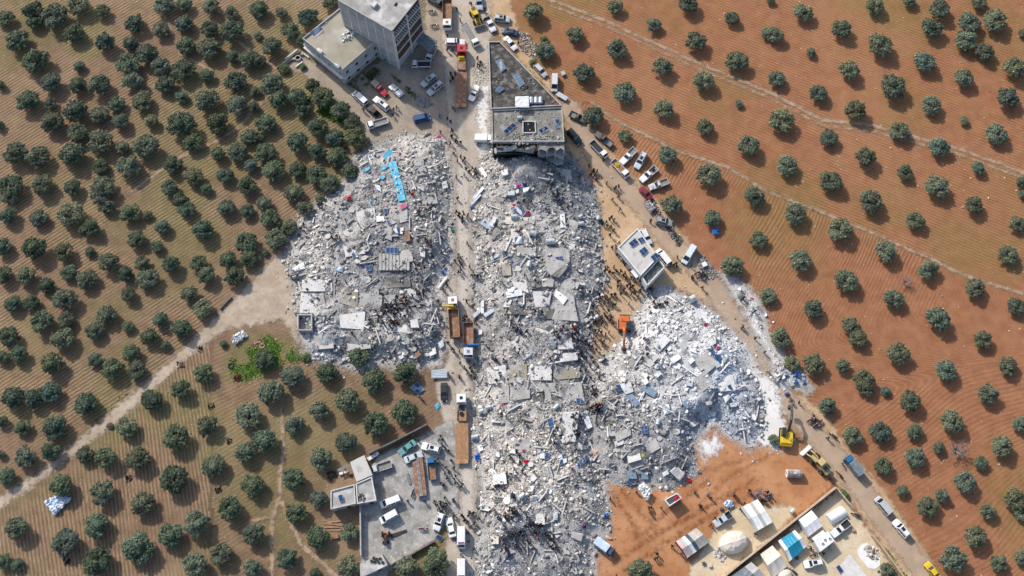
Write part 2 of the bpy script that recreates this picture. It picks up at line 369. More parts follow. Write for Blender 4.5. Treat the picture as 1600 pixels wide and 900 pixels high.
for (cu, cw, r, s) in [(60, 30, 70, .8), (130, 45, 60, .8), (20, 80, 40, .7), (300, 140, 60, .6), (340, 190, 50, .6), (250, 200, 60, .5), (450, 200, 60, .6), (470, 250, 60, .5), (520, 170, 45, .9), (485, 155, 40, .9), (380, 250, 60, .5),
                       (430, 680, 90, .55), (540, 650, 80, .5), (480, 730, 70, .5), (395, 560, 45, .9), (420, 545, 40, .8), (375, 580, 30, .9), (450, 545, 35, .9), (1000, 890, 35, .6), (1500, 390, 60, .55), (1420, 175, 60, .4), (1130, 150, 60, .35), (200, 560, 60, .4), (60, 520, 60, .4), (1560, 60, 90, .4), (1380, 330, 70, .4), (1570, 400, 70, .5), (1590, 780, 60, .55), (250, 430, 70, .45), (120, 330, 60, .4), (30, 640, 60, .4), (330, 880, 60, .35), (340, 60, 50, .4)]:
    d = np.hypot(U - cu, (W - cw) * 1.1) / r; GRN = np.maximum(GRN, s * (1 - sstep(.45, 1.0, d + (fbm(X, Y, 6, 3, 44) - .5) * .9)))
# verges: rows of weeds along the uncultivated lines between the trees on the right
rowphase = phi(1200, 120, 1, .42, 7.6)
GRN += right * .45 * sstep(.80, .95, np.cos(rowphase * 2 * math.pi)) * (W < interp(TRK2, U)) * fbm(X, Y, 5, 3, 50)
PALE = .5 * sstep(.52, .72, fbm(X, Y, 20, 4, 60)) * (1 - right) + right * .55 * sstep(.5, .75, fbm(X, Y, 30, 4, 66))
V = np.stack([X.ravel(), Y.ravel(), np.zeros(X.size)], 1)
idx = np.arange(nx * ny).reshape(ny, nx)
Q = np.stack([idx[:-1, :-1].ravel(), idx[:-1, 1:].ravel(), idx[1:, 1:].ravel(), idx[1:, :-1].ravel()], 1)

def soil_material():
    m = bpy.data.materials.new('ploughed_soil'); m.use_nodes = True; t = m.node_tree; L = t.links.new; b = t.nodes['Principled BSDF']
    b.inputs['Roughness'].default_value = .95; b.inputs['Specular IOR Level'].default_value = .1
    geo = _n(t, 'ShaderNodeNewGeometry'); pos = geo.outputs['Position']
    def at(n): a = _n(t, 'ShaderNodeAttribute'); a.attribute_name = n; return a.outputs['Fac']
    def noise(s, d=4, r=.55):
        n = _n(t, 'ShaderNodeTexNoise'); n.inputs['Scale'].default_value = s; n.inputs['Detail'].default_value = d; n.inputs['Roughness'].default_value = r; L(pos, n.inputs['Vector']); return n.outputs['Fac']
    def ma(op, a, b_=None, c=None):
        n = _n(t, 'ShaderNodeMath', operation=op)
        for i, v in enumerate((a, b_, c)):
            if v is None: continue
            if isinstance(v, (int, float)): n.inputs[i].default_value = v
            else: L(v, n.inputs[i])
        return n.outputs[0]
    def rng(v, a, b_, c=0., d=1.):
        n = _n(t, 'ShaderNodeMapRange'); L(v, n.inputs['Value'])
        for k, q in zip(('From Min', 'From Max', 'To Min', 'To Max'), (a, b_, c, d)): n.inputs[k].default_value = q
        return n.outputs[0]
    def mix(f, a, b_):
        n = _n(t, 'ShaderNodeMix', data_type='RGBA')
        if isinstance(f, float): n.inputs['Factor'].default_value = f
        else: L(f, n.inputs['Factor'])
        for i, v in ((6, a), (7, b_)):
            if isinstance(v, tuple): n.inputs[i].default_value = (*v, 1)
            else: L(v, n.inputs[i])
        return n.outputs[2]
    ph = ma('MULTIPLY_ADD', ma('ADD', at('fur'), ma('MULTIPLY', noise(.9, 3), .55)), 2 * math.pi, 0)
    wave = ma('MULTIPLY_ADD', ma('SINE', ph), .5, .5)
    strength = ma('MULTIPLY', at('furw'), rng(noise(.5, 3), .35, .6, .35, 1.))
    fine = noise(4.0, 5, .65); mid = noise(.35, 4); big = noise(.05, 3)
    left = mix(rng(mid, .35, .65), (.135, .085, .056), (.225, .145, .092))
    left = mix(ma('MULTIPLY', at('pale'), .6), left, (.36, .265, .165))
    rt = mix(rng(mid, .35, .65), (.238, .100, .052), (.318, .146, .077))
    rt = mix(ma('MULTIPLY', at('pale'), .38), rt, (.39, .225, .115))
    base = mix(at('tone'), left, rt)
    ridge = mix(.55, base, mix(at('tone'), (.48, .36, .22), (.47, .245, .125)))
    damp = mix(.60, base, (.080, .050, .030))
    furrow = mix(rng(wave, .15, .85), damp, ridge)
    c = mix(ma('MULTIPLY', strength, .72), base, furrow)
    clod = rng(fine, .35, .68)
    c = mix(ma('MULTIPLY', clod, .35), c, ridge)
    gw = ma('MULTIPLY', at('grn'), ma('ADD', rng(noise(1.3, 6, .75), .43, .63), ma('MULTIPLY', ma('SUBTRACT', 1.0, wave), .4)))
    c = mix(ma('MINIMUM', ma('MULTIPLY', gw, .8), .85), c, mix(rng(fine, .3, .7), (.075, .105, .025), (.175, .195, .055)))
    L(c, b.inputs['Base Color'])
    hgt = ma('ADD', ma('MULTIPLY', ma('MULTIPLY', wave, strength), .16), ma('MULTIPLY', fine, .22))
    bp = _n(t, 'ShaderNodeBump'); bp.inputs['Distance'].default_value = 1.0; bp.inputs['Strength'].default_value = .62; L(hgt, bp.inputs['Height']); L(bp.outputs[0], b.inputs['Normal'])
    MATS['soil'] = m
soil_material()
me = fast_mesh('ground', V, Q, 'soil', smooth=True)
for n_, arr in (('fur', FUR), ('furw', FW), ('tone', right), ('grn', GRN), ('pale', PALE)):
    a = me.attributes.new(n_, 'FLOAT', 'POINT'); a.data.foreach_set('value', np.ascontiguousarray(arr, dtype=np.float32).ravel())
tag(link('ground', me), kind='structure')

# ------------------------------------------------------------------ roads, yards and paths: thin sheets with frayed edges
def sheet_material(name, c1, c2, c3, fray=1.6, s1=.25, s2=1.4, bump=.05, joint=None, streak=None):
    m = bpy.data.materials.new(name); m.use_nodes = True; t = m.node_tree; L = t.links.new; b = t.nodes['Principled BSDF']; out = t.nodes['Material Output']
    b.inputs['Roughness'].default_value = .95; b.inputs['Specular IOR Level'].default_value = .12
    pos = _n(t, 'ShaderNodeNewGeometry').outputs['Position']
    def noise(s, d=5, r=.6):
        n = _n(t, 'ShaderNodeTexNoise'); n.inputs['Scale'].default_value = s; n.inputs['Detail'].default_value = d; n.inputs['Roughness'].default_value = r; L(pos, n.inputs['Vector']); return n.outputs['Fac']
    def rng(v, a, b_, c=0., d=1.):
        n = _n(t, 'ShaderNodeMapRange'); L(v, n.inputs['Value'])
        for k, q in zip(('From Min', 'From Max', 'To Min', 'To Max'), (a, b_, c, d)): n.inputs[k].default_value = q
        return n.outputs[0]
    def mix(f, a, b_):
        n = _n(t, 'ShaderNodeMix', data_type='RGBA'); L(f, n.inputs['Factor'])
        for i, v in ((6, a), (7, b_)):
            if isinstance(v, tuple): n.inputs[i].default_value = (*v, 1)
            else: L(v, n.inputs[i])
        return n.outputs[2]
    c = mix(rng(noise(s1), .38, .62), c1, c2); c = mix(rng(noise(s2, 6, .7), .52, .72), c, c3)
    rut = _n(t, 'ShaderNodeAttribute'); rut.attribute_name = 'rut'
    rm = _n(t, 'ShaderNodeMath', operation='MULTIPLY'); L(rut.outputs['Fac'], rm.inputs[0]); L(rng(noise(.8), .35, .6), rm.inputs[1])
    c = mix(rm.outputs[0], c, streak or tuple(v * .62 for v in c1))
    L(c, b.inputs['Base Color'])
    bp = _n(t, 'ShaderNodeBump'); bp.inputs['Distance'].default_value = bump; L(noise(3.5), bp.inputs['Height']); L(bp.outputs[0], b.inputs['Normal'])
    ed = _n(t, 'ShaderNodeAttribute'); ed.attribute_name = 'edge'
    nn = _n(t, 'ShaderNodeMath', operation='MULTIPLY_ADD'); L(noise(.7, 6, .7), nn.inputs[0]); nn.inputs[1].default_value = fray * 2.4; nn.inputs[2].default_value = -fray * 1.2
    ad = _n(t, 'ShaderNodeMath', operation='ADD'); L(ed.outputs['Fac'], ad.inputs[0]); L(nn.outputs[0], ad.inputs[1])
    al = rng(ad.outputs[0], -.25 * fray, .35 * fray)
    tr = _n(t, 'ShaderNodeBsdfTransparent'); ms = _n(t, 'ShaderNodeMixShader'); L(al, ms.inputs[0]); L(tr.outputs[0], ms.inputs[1]); L(b.outputs[0], ms.inputs[2]); L(ms.outputs[0], out.inputs['Surface'])
    MATS[name] = m
_sheet_z = [0.0]
def sheet(name, material, px=None, line=None, width=None, fray=1.6, st=.7, z=None, ruts=()):
    _sheet_z[0] += .006; z = _sheet_z[0] if z is None else z
    pts = pw(px if px else line); xs = [p[0] for p in pts]; ys = [p[1] for p in pts]; pad = fray * 1.5 + (width or 0) + st
    ax = np.arange(min(xs) - pad, max(xs) + pad, st); ay = np.arange(min(ys) - pad, max(ys) + pad, st); A, B = np.meshgrid(ax, ay)
    if px: sd = seg_dist(pts, A, B, True) * np.where(in_poly(pts, A, B), 1, -1)
    else: sd = width - seg_dist(pts, A, B)
    keep = sd > -fray * 1.3; ok = keep[:-1, :-1] | keep[1:, :-1] | keep[:-1, 1:] | keep[1:, 1:]
    rt = np.zeros(A.shape)
    for ln, w, k in ruts: rt = np.maximum(rt, k * (1 - sstep(w * .4, w, seg_dist(pw(ln), A, B) + (fbm(A, B, 2, 3, 9) - .5) * w)))
    id_ = np.arange(A.size).reshape(A.shape)
    q = np.stack([id_[:-1, :-1][ok], id_[:-1, 1:][ok], id_[1:, 1:][ok], id_[1:, :-1][ok]], 1)
    used, inv = np.unique(q.ravel(), return_inverse=True)
    V_ = np.stack([A.ravel()[used], B.ravel()[used], np.full(len(used), z)], 1)
    me = fast_mesh(name, V_, inv.reshape(q.shape), material, smooth=True)
    for nm, arr in (('edge', sd), ('rut', rt)):
        a = me.attributes.new(nm, 'FLOAT', 'POINT'); a.data.foreach_set('value', np.ascontiguousarray(arr.ravel()[used], dtype=np.float32))
    return tag(link(name, me), kind='structure')
sheet_material('dust_road', (.38, .325, .265), (.47, .415, .35), (.32, .265, .21), 1.4)
sheet_material('forecourt_dirt', (.27, .225, .18), (.36, .295, .225), (.42, .37, .31), 1.6)
sheet_material('orange_dirt', (.42, .285, .165), (.50, .365, .235), (.36, .215, .11), 2.0)
sheet_material('red_earth', (.36, .165, .075), (.45, .235, .12), (.27, .115, .052), 1.8, s1=.16, s2=.5, streak=(.17, .066, .03))
sheet_material('sand', (.52, .42, .28), (.60, .505, .36), (.44, .30, .16), 1.6)
sheet_material('pale_clearing', (.36, .285, .21), (.46, .385, .30), (.27, .20, .145), 2.2, s2=.9)
sheet_material('yard_concrete', (.22, .21, .195), (.38, .37, .345), (.54, .525, .495), .9, s1=.30, s2=.8)
sheet_material('dry_path', (.33, .235, .155), (.40, .30, .21), (.28, .18, .11), 1.1)
sheet_material('lane_concrete', (.45, .40, .34), (.52, .465, .40), (.39, .335, .275), 1.8)
sheet_material('grey_dust', (.42, .40, .37), (.50, .48, .45), (.34, .30, .26), 3.2, s2=.7)
sheet_material('chalk_dust', (.62, .61, .59), (.70, .69, .67), (.50, .44, .37), 3.0, s2=.5)
sheet_material('tarmac_worn', (.34, .255, .185), (.41, .31, .225), (.40, .28, .175), 2.0)
sheet('forecourt', 'forecourt_dirt', [(545, 128), (600, 90), (630, 95), (664, 60), (662, -25), (705, -25), (706, 232), (690, 216), (630, 214), (590, 228), (568, 214), (545, 180), (515, 148), (470, 112), (440, 108), (470, 85), (505, 105)])
sheet('main_road', 'dust_road', [(690, -25), (690, 60), (695, 130), (700, 190), (703, 230), (706, 300), (710, 360), (711, 420), (694, 452), (698, 480), (700, 560), (680, 600), (690, 650), (703, 690), (707, 760), (700, 830), (692, 918), (750, 918), (748, 830), (748, 740), (742, 680), (740, 600), (746, 560), (740, 520), (740, 460), (741, 400), (738, 340), (744, 300), (752, 265), (768, 235), (766, 130), (764, 70), (775, 30), (780, -25)], ruts=[([(707, 700), (712, 560), (716, 300), (712, 60)], 1.0, .4), ([(730, 700), (730, 560), (730, 300), (722, 60)], 1.0, .4)])
sheet('paved_lane', 'lane_concrete', [(713, 240), (734, 250), (734, 420), (732, 560), (740, 700), (744, 915), (722, 915), (718, 560), (714, 420)])
sheet('rear_road', 'orange_dirt', [(782, 62), (830, 115), (880, 163), (884, 234), (908, 262), (924, 290), (938, 320), (940, 400), (945, 450), (930, 480), (930, 560), (962, 560), (1000, 490), (1030, 450), (1070, 456), (1110, 478), (1150, 516), (1182, 558), (1205, 615), (1225, 650), (1262, 700), (1309, 760), (1367, 837), (1425, 920), (1482, 920), (1440, 850), (1385, 770), (1330, 705), (1292, 650), (1262, 622), (1222, 600), (1192, 558), (1170, 510), (1140, 456), (1108, 420), (1085, 385), (1050, 345), (1030, 315), (1000, 285), (960, 242), (930, 203), (893, 163), (850, 115), (815, 60), (790, -25), (762, -25), (768, 30)])
sheet('tarmac_road', 'tarmac_worn', line=[(890, 168), (935, 250), (1000, 318), (1050, 380), (1110, 440), (1160, 520), (1215, 610), (1262, 665), (1315, 725), (1372, 800), (1440, 890), (1470, 930)], width=2.7)
sheet('red_clearing', 'red_earth', [(940, 730), (1000, 758), (1050, 758), (1088, 745), (1083, 685), (1120, 662), (1170, 702), (1203, 690), (1222, 660), (1258, 704), (1304, 758), (1222, 828), (1140, 893), (1125, 920), (920, 920), (930, 870), (950, 815)],
      ruts=[([(960, 880), (1010, 845), (1090, 800), (1180, 750)], .8, .9), ([(975, 892), (1025, 858), (1100, 812), (1190, 765)], .8, .9), ([(955, 770), (985, 812), (1000, 850)], .9, .8), ([(970, 765), (1000, 800), (1030, 830)], .8, .8), ([(1090, 790), (1140, 745), (1200, 712)], .7, .6), ([(1000, 840), (1050, 790), (1110, 750)], .8, .7), ([(1100, 735), (1160, 720)], .7, .6)])
sheet('camp_yard', 'sand', [(1309, 764), (1362, 835), (1415, 920), (1130, 920), (1145, 900), (1225, 836)])
sheet('sand_patch', 'sand', [(1075, 920), (1078, 885), (1108, 842), (1130, 800), (1150, 792), (1220, 790), (1246, 792), (1215, 835), (1140, 893), (1125, 920)])
sheet('farm_track', 'pale_clearing', [(-25, 793), (60, 736), (130, 680), (200, 619), (260, 569), (310, 520), (360, 472), (400, 430), (438, 392), (452, 420), (466, 470), (468, 520), (478, 552), (440, 500), (400, 508), (350, 518), (300, 554), (215, 634), (140, 694), (60, 754), (-25, 814)])
for _k in ('left', 'middle', 'right', 'verge'): sheet('rubble_dust', 'grey_dust', HEAPS[_k]['px'], fray=3.2)
sheet('compound_yard', 'yard_concrete', [(563, 905), (563, 790), (560, 760), (590, 712), (640, 690), (706, 655), (717, 700), (718, 800), (690, 830), (680, 842), (620, 882), (600, 905)], fray=.5)
for i, (ln, w) in enumerate([(TRK1, .8), ([(a, b + 9) for a, b in TRK1[1:]], .5), (TRK2, .7), ([(207, 298), (277, 248), (333, 223), (373, 200), (410, 160)], .7), ([(163, 198), (205, 165), (243, 132)], .5), ([(355, 55), (400, 85), (440, 112), (470, 112)], .9),
                             ([(440, 640), (443, 710), (437, 745), (438, 775), (425, 810), (425, 900)], .8), ([(440, 785), (470, 850), (525, 900)], .9), ([(425, 805), (395, 815)], .6), ([(400, 90), (470, 300), (430, 345)], .0), ([(247, 0), (283, 85), (330, 110)], .7), ([(320, 0), (370, 40), (385, 60)], .7)]):
    if w: sheet('footpath', 'dry_path', line=ln, width=w * .62, fray=1.1, st=.5)
sheet('chalk_spill', 'chalk_dust', [(1120, 560), (1180, 575), (1212, 600), (1222, 640), (1235, 690), (1210, 705), (1180, 690), (1150, 600)], fray=3.0)
sheet('lime_spill', 'chalk_dust', [(1090, 692), (1120, 680), (1128, 700), (1100, 722)], fray=2.2)
sheet('verge_spill', 'chalk_dust', [(745, 140), (762, 130), (766, 230), (748, 250)], fray=2.0)
# ------------------------------------------------------------------ olive trees
def crown_mesh(seed, ring, dense=1.0, bare=False):
    r = np.random.default_rng(seed); R = 2.75; lobes = []
    n1 = r.integers(6, 9)
    for k in range(n1):
        a = 2 * math.pi * k / n1 + r.uniform(-.35, .35); d = R * r.uniform(.50, .68)
        lobes.append((d * math.cos(a), d * math.sin(a), r.uniform(2.0, 2.7), R * r.uniform(.38, .50), r.uniform(.65, .9)))
    for k in range(1 if ring else 4):
        a = r.uniform(0, 6.28); d = R * r.uniform(.05, .35)
        lobes.append((d * math.cos(a), d * math.sin(a), r.uniform(3.1, 3.7), R * r.uniform(.30, .42), r.uniform(.6, .85)))
    for k in range(7):                                   # small outliers: uneven outline
        a = r.uniform(0, 6.28); d = R * r.uniform(.75, 1.0)
        lobes.append((d * math.cos(a), d * math.sin(a), r.uniform(1.7, 2.6), R * r.uniform(.12, .20), .9))
    VV, TT = [], []
    for (x, y, z, lr, fl) in lobes:
        n = int(640 * dense * (lr / 1.0) ** 2) + 30
        d = r.normal(size=(n, 3)); d /= np.linalg.norm(d, axis=1)[:, None]; d[:, 2] = np.where(d[:, 2] < -.35, -d[:, 2], d[:, 2])
        sh = r.uniform(.62, 1.06, n)[:, None] * (1 + .25 * np.sin(d[:, :1] * 7 + x * 3) * np.cos(d[:, 1:2] * 6 + y))
        c = np.array([x, y, z]) + d * sh * lr * np.array([1, 1, fl])
        nn = d + r.normal(scale=.55, size=(n, 3)); nn[:, 2] += .25; nn /= np.linalg.norm(nn, axis=1)[:, None]
        t = np.cross(nn, r.normal(size=(n, 3))); t /= np.linalg.norm(t, axis=1)[:, None] + 1e-9; b = np.cross(nn, t)
        L = r.uniform(.10, .21, n)[:, None]; w = L * r.uniform(.42, .75, n)[:, None]
        VV.append(np.stack([c - t * L, c - b * w + nn * .03, c + t * L, c + b * w + nn * .03], 1))
        base = np.array([.104, .130, .080]) * r.uniform(.72, 1.18)
        tt = base * r.uniform(.75, 1.3, n)[:, None] * (1 + r.normal(scale=.06, size=(n, 3)))
        sil = r.random(n) < .16; tt[sil] = np.array([.215, .245, .175]) * r.uniform(.8, 1.15, (sil.sum(), 1)); TT.append(tt)
    VV = np.concatenate(VV); TT = np.concatenate(TT); n = len(VV)
    return fast_mesh('crown', VV.reshape(-1, 3), np.arange(4 * n).reshape(n, 4), 'leaf', np.clip(TT, .01, 1)), lobes
def trunk_mesh(seed, lobes, material='bark', twigs=False):
    r = random.Random(seed); m = MB(); h = r.uniform(.9, 1.3)
    m.tube([(0, 0, -.1), (.06, .03, .35), (r.uniform(-.12, .12), r.uniform(-.12, .12), h)], [.30, .21, .18], 7)
    for (x, y, z, lr, fl) in lobes:
        if lr < .6 and not twigs: continue
        q = Vector((x * .5 + r.uniform(-.2, .2), y * .5 + r.uniform(-.2, .2), h + (z - h) * .55))
        m.tube([(0, 0, h - .15), q, (x, y, z), (x * 1.12, y * 1.12, z + lr * .4)], [.13, .085, .045, .015], 5)
        if twigs:
            for k in range(9):
                a = Vector((x, y, z)) * r.uniform(.75, 1.0); d = Vector((r.gauss(0, 1), r.gauss(0, 1), r.gauss(.5, .7))).normalized()
                m.tube([a, a + d * .55 + Vector((0, 0, .1)), a + d * 1.0 + Vector((r.gauss(0, .15), r.gauss(0, .15), .1))], [.04, .025, .008], 4)
    return m.mesh('trunk', material, True)
DENSE, OPEN, YOUNG = [], [], []
for k in range(9):
    c, l = crown_mesh(100 + k, False, 1.25); DENSE.append((c, trunk_mesh(k, l)))
for k in range(8):
    c, l = crown_mesh(200 + k, True, 1.05); OPEN.append((c, trunk_mesh(20 + k, l)))
for k in range(4):
    c, l = crown_mesh(300 + k, False, .75); YOUNG.append((c, trunk_mesh(40 + k, l)))
_, bl = crown_mesh(901, True, .1); BARE = trunk_mesh(77, bl, 'bark_bare', True)

# crown centres and radii read off the photograph, three times enlarged: tile origin, then (x, y, radius)
TREES = [
 ((0, 0), '25,85,45 155,45,50 255,70,65 165,100,40 75,185,60 345,150,50 370,25,50 478,50,38 165,285,65 490,195,50 628,105,52 755,135,45 770,20,50 862,20,40 865,108,48 992,30,45 1085,60,38 1088,145,60 980,135,45 870,212,48 980,222,58 1195,40,30 1092,265,33 1170,280,50 612,205,38 690,250,55 600,295,58 755,308,48 858,325,58 775,392,48 620,375,52 968,352,36 1105,378,55 370,308,30 238,385,52 365,400,45 468,398,55 130,472,55 235,488,34 355,520,60 245,575,55 462,535,48 545,485,42 665,472,52 850,455,32 970,470,58 1110,490,52 1195,428,28 1192,502,28 565,570,42 708,565,36 848,580,68 1020,578,55 360,620,50 470,665,62 568,690,34 682,685,62 900,660,50 1168,640,42 335,725,65 72,715,60 178,735,62 470,780,40 605,780,58 810,770,48 1020,722,38 1115,712,48 1175,775,35 905,825,50 1055,820,42 50,870,60 200,865,52 340,878,42 480,875,60 1160,870,48 795,880,42 965,885,30 5,400,25 0,590,25'),
 ((400, 0), '15,45,50 120,60,30 245,80,50 160,140,48 75,215,50 350,10,40 10,165,22 220,185,35 15,290,35 75,395,60 195,460,50 110,465,55 220,520,40 265,400,38 310,455,55 395,515,48 450,570,42 45,575,50 295,600,52 365,645,48 470,640,52 195,665,50 285,710,45 380,735,50 15,640,25 45,715,55 85,800,52 195,790,42 285,820,52 345,860,50 440,800,40'),
 ((400, 300), '175,5,50 230,75,42 35,55,38 70,125,50 155,160,42 90,218,52 45,285,18 5,310,22 300,30,25 485,770,52 330,845,55 40,785,52 170,865,56 555,885,58 700,848,62'),
 ((800, 0), '98,55,52 295,162,46 483,30,42 495,230,52 665,118,38 155,240,48 340,343,50 705,313,50 860,193,50 525,430,56 1030,85,35 825,18,48 1055,285,55 897,382,52 1190,155,30 378,543,50 710,512,50 905,595,42 1065,485,22 530,635,38 1110,683,50 728,728,48 920,820,60'),
 ((1200, 0), '165,55,50 347,135,50 500,30,45 527,210,62 30,160,45 200,245,25 382,328,52 40,370,42 235,438,45 585,405,62 408,518,54 60,562,60 285,645,45 460,738,52 92,775,55 295,850,55 618,612,50 802,690,52 645,808,40 795,875,60 735,290,52 770,128,55 805,40,52 945,105,52 925,188,55 1070,95,60 1018,243,48 990,10,40 665,5,35 915,365,48 770,493,52 920,565,24 1075,625,52 985,788,35 1125,458,55 1160,315,55 1198,155,25 1190,855,30 10,0,22'),
 ((0, 300), '45,20,45 40,110,45 182,118,45 330,105,65 418,170,50 470,15,50 500,65,40 610,98,50 690,110,25 640,220,48 762,165,38 735,255,32 845,40,40 875,80,40 1060,72,45 1160,88,36 955,180,52 1155,235,52 1165,310,45 1070,320,45 1100,400,50 930,330,42 968,390,45 800,340,45 15,255,45 160,265,62 300,280,52 420,280,26 510,325,52 665,335,38 590,385,40 690,405,55 600,478,40 15,385,45 120,390,50 320,375,40 405,408,50 220,438,42 60,525,42 145,515,42 305,500,58 888,480,46 950,545,48 500,575,48 600,630,30 195,605,55 308,600,42 295,685,55 440,645,45 755,600,40 850,640,52 700,680,46 40,675,52 88,760,45 10,775,35 240,805,58 445,785,38 525,830,55 615,750,45 640,835,45 775,720,25 950,850,48 1048,712,18'),
 ((1200, 300), '130,103,55 338,173,60 485,45,58 690,132,45 965,62,45 1170,150,42 1125,295,50 552,275,55 752,367,50 155,318,55 367,417,58 590,503,50 798,595,58 212,550,50 390,625,45 425,685,48 612,757,55 975,452,50 1165,535,45 1005,693,45 835,838,52 1125,815,45 0,487,42 60,685,50 218,808,52 110,805,38 350,815,35 450,880,50 1198,10,25'),
 ((800, 300), '750,62,55 938,122,42 1155,222,45 1035,350,55 1138,20,50'),
 ((0, 600), '60,65,58 165,65,50 235,40,52 405,92,55 105,205,42 255,205,60 10,175,30 240,315,48 115,338,55 5,330,22 30,430,45 710,75,55 595,200,52 850,25,50 825,248,65 970,195,52 1164,150,64 400,328,42 495,345,55 645,350,60 1000,385,58 1149,318,54 1239,270,62 815,445,70 290,475,58 478,510,60 665,560,60 1185,474,56 75,675,60 455,665,62 1075,585,58 920,655,60 305,740,65 800,705,58 645,770,75 450,830,70 1191,705,56 915,850,65 1035,795,55 1185,864,48 80,850,32 15,830,40'),
 ((400, 600), '70,35,62 430,75,58 300,125,50 180,195,48 700,135,62 560,190,62 420,275,55 305,350,58 175,445,55 295,540,45 185,605,55 290,720,55 435,695,45 145,820,52 430,855,55 845,835,70 710,865,58 280,890,30'),
 ((1200, 600), '455,15,45 550,35,25 665,80,55 1030,45,52 280,105,42 395,245,48 530,222,52 690,225,40 865,175,58 30,262,28 690,345,50 540,385,42 800,300,30 1000,370,35 1100,295,52 1185,190,40 630,500,32 750,578,52 815,522,36 925,460,50 1160,540,55 1188,600,40 1030,600,40 970,715,55 865,820,68 1080,840,45 1190,815,35 560,880,45 -600,885,66')]
LANDMARK = [((893, 183), 'dark trailer at the road edge'), ((853, 84), 'stone rubbish bank beside the sooty roof'), ((1016, 300), 'white pickups parked in the red field'), ((1050, 320), 'scrap lined bend of the dirt road'), ((1113, 340), 'dark blue tarp'),
            ((1145, 418), 'start of the rubble bank'), ((1215, 528), 'rubble bank beside the dirt road'), ((1237, 568), 'blue barrels dumped by the road'), ((1210, 687), 'yellow excavator'), ((1290, 640), 'cluster of parked motorcycles'), ((1000, 895), 'bottom edge of the red clearing'),
            ((1387, 892), 'camp wall near the yellow taxi'), ((97, 758), 'pale blue tarp heap'), ((408, 562), 'bright grass patch'), ((562, 557), 'lower edge of the grey rubble'), ((633, 582), 'folded solar panels'), ((682, 878), 'parked ambulances'), ((545, 832), 'compound wall and lumber'), ((498, 780), 'compound house'), ((470, 65), 'flat roofed house'),
            ((557, 213), 'white flatbed in the parking yard'), ((547, 267), 'blue painted slab'), ((367, 430), 'pale farm track'), ((350, 537), 'crumpled white sheet')]
tl = []
for (ox, oy), s in TREES:
    for q in s.split():
        a, b, c = map(float, q.split(',')); tl.append((ox + a / 3, oy + b / 3, c / 3))
_used = set(); LBL = {}
for (lx, ly), nm in LANDMARK:
    k = min((i for i in range(len(tl)) if i not in _used), key=lambda i: (tl[i][0] - lx) ** 2 + (tl[i][1] - ly) ** 2)
    _used.add(k); LBL[k] = 'grey-green olive tree closest to the ' + nm
def grove(u, v):
    if u > 800:
        if v < np.interp(u, [p[0] for p in TRK1], [p[1] for p in TRK1]): return 'red field above both tracks'
        if v < np.interp(u, [p[0] for p in TRK2], [p[1] for p in TRK2]): return 'red field between the tracks'
        return 'curved red furrows' if u > 1180 else 'red field by the pickups'
    if v > np.interp(u, [p[0] for p in FARM], [p[1] for p in FARM]):
        return 'weedy grove' if u > 400 else 'lower left grove'
    if u > 400: return 'dark middle grove'
    return 'upper left grove' if v < 300 else 'left grove'
_seen = set()
def words(x, half):
    ones = 'zero one two three four five six seven eight nine ten eleven twelve thirteen fourteen fifteen sixteen seventeen eighteen nineteen'.split(); n = int(max(0, min(100, x if half else round(x))))
    w = ones[n] if n < 20 else ('hundred' if n == 100 else 'x x twenty thirty forty fifty sixty seventy eighty ninety'.split()[n // 10] + ('-' + ones[n % 10] if n % 10 else ''))
    return w + ('-point-' + ones[int(x * 10) % 10] if half else '')
def uniq(text, u, v):
    for f in (0, 1):
        s = text + ', ' + words(u / 16, f) + ' percent across, ' + words(v / 9, f) + ' percent down'
        if s not in _seen: break
    _seen.add(s); return s
_pick = random.Random(3); TREE_OBJS = []
for i, (u, v, r) in enumerate(tl):
    rm = r * (CAM_H / (CT + (v - 450) / F_PX * ST)) / F_PX * (.92 if u < 800 else .92); sc = rm / 2.75; young = r < 11.5
    z = 2.0 * sc; p = P(u, v, z)
    src = _pick.choice(YOUNG if young else (OPEN if (u > 900 or _pick.random() < .45) else DENSE))
    ground_z = hz(p.x, p.y) if 1190 < u < 1280 and 500 < v < 600 else 0.0
    gname = grove(u, v)
    size = 'young' if young else ('broad' if r > 19 else ('small' if r < 14.5 else 'mid-sized'))
    lab = LBL.get(i) or uniq('%s olive tree in the %s' % (size, gname), u, v)
    o = thing('olive_tree', lab, 'tree', (p.x, p.y, ground_z), _pick.uniform(0, 6.28), '%s olive trees, %s' % (size, gname) if i not in LBL else 'olive trees')
    o.scale = (sc * _pick.uniform(.94, 1.06), sc * _pick.uniform(.94, 1.06), sc * _pick.uniform(.76, .92))
    if 425 < u < 600 and 100 < v < 300 or u < 800 and _pick.random() < .5: tintc = (.80, .90, .82)
    else: tintc = (1.08, 1.05, 1.05)
    if u < 800: tintc = tuple(c * .90 for c in tintc)
    w_ = _pick.gauss(0, .09); tintc = (tintc[0] * (1 + w_), tintc[1] * (1 + w_ * .3), tintc[2] * (1 - w_ * .6)); c = link('crown', src[0], o); c.color = (*tintc, 1); link('trunk', src[1], o); TREE_OBJS.append(o)
for (u, v, s, lab) in [(1415, 440, .62, 'bare grey tree among the curving red furrows'), (1495, 702, 1.0, 'leafless purplish grey tree in the lower right field')]:
    p = P(u, v, 2.2 * s); o = thing('bare_tree', lab, 'tree', p * 1, 1.0); o.location.z = 0; o.scale = (s,) * 3
    link('branches', BARE, o)
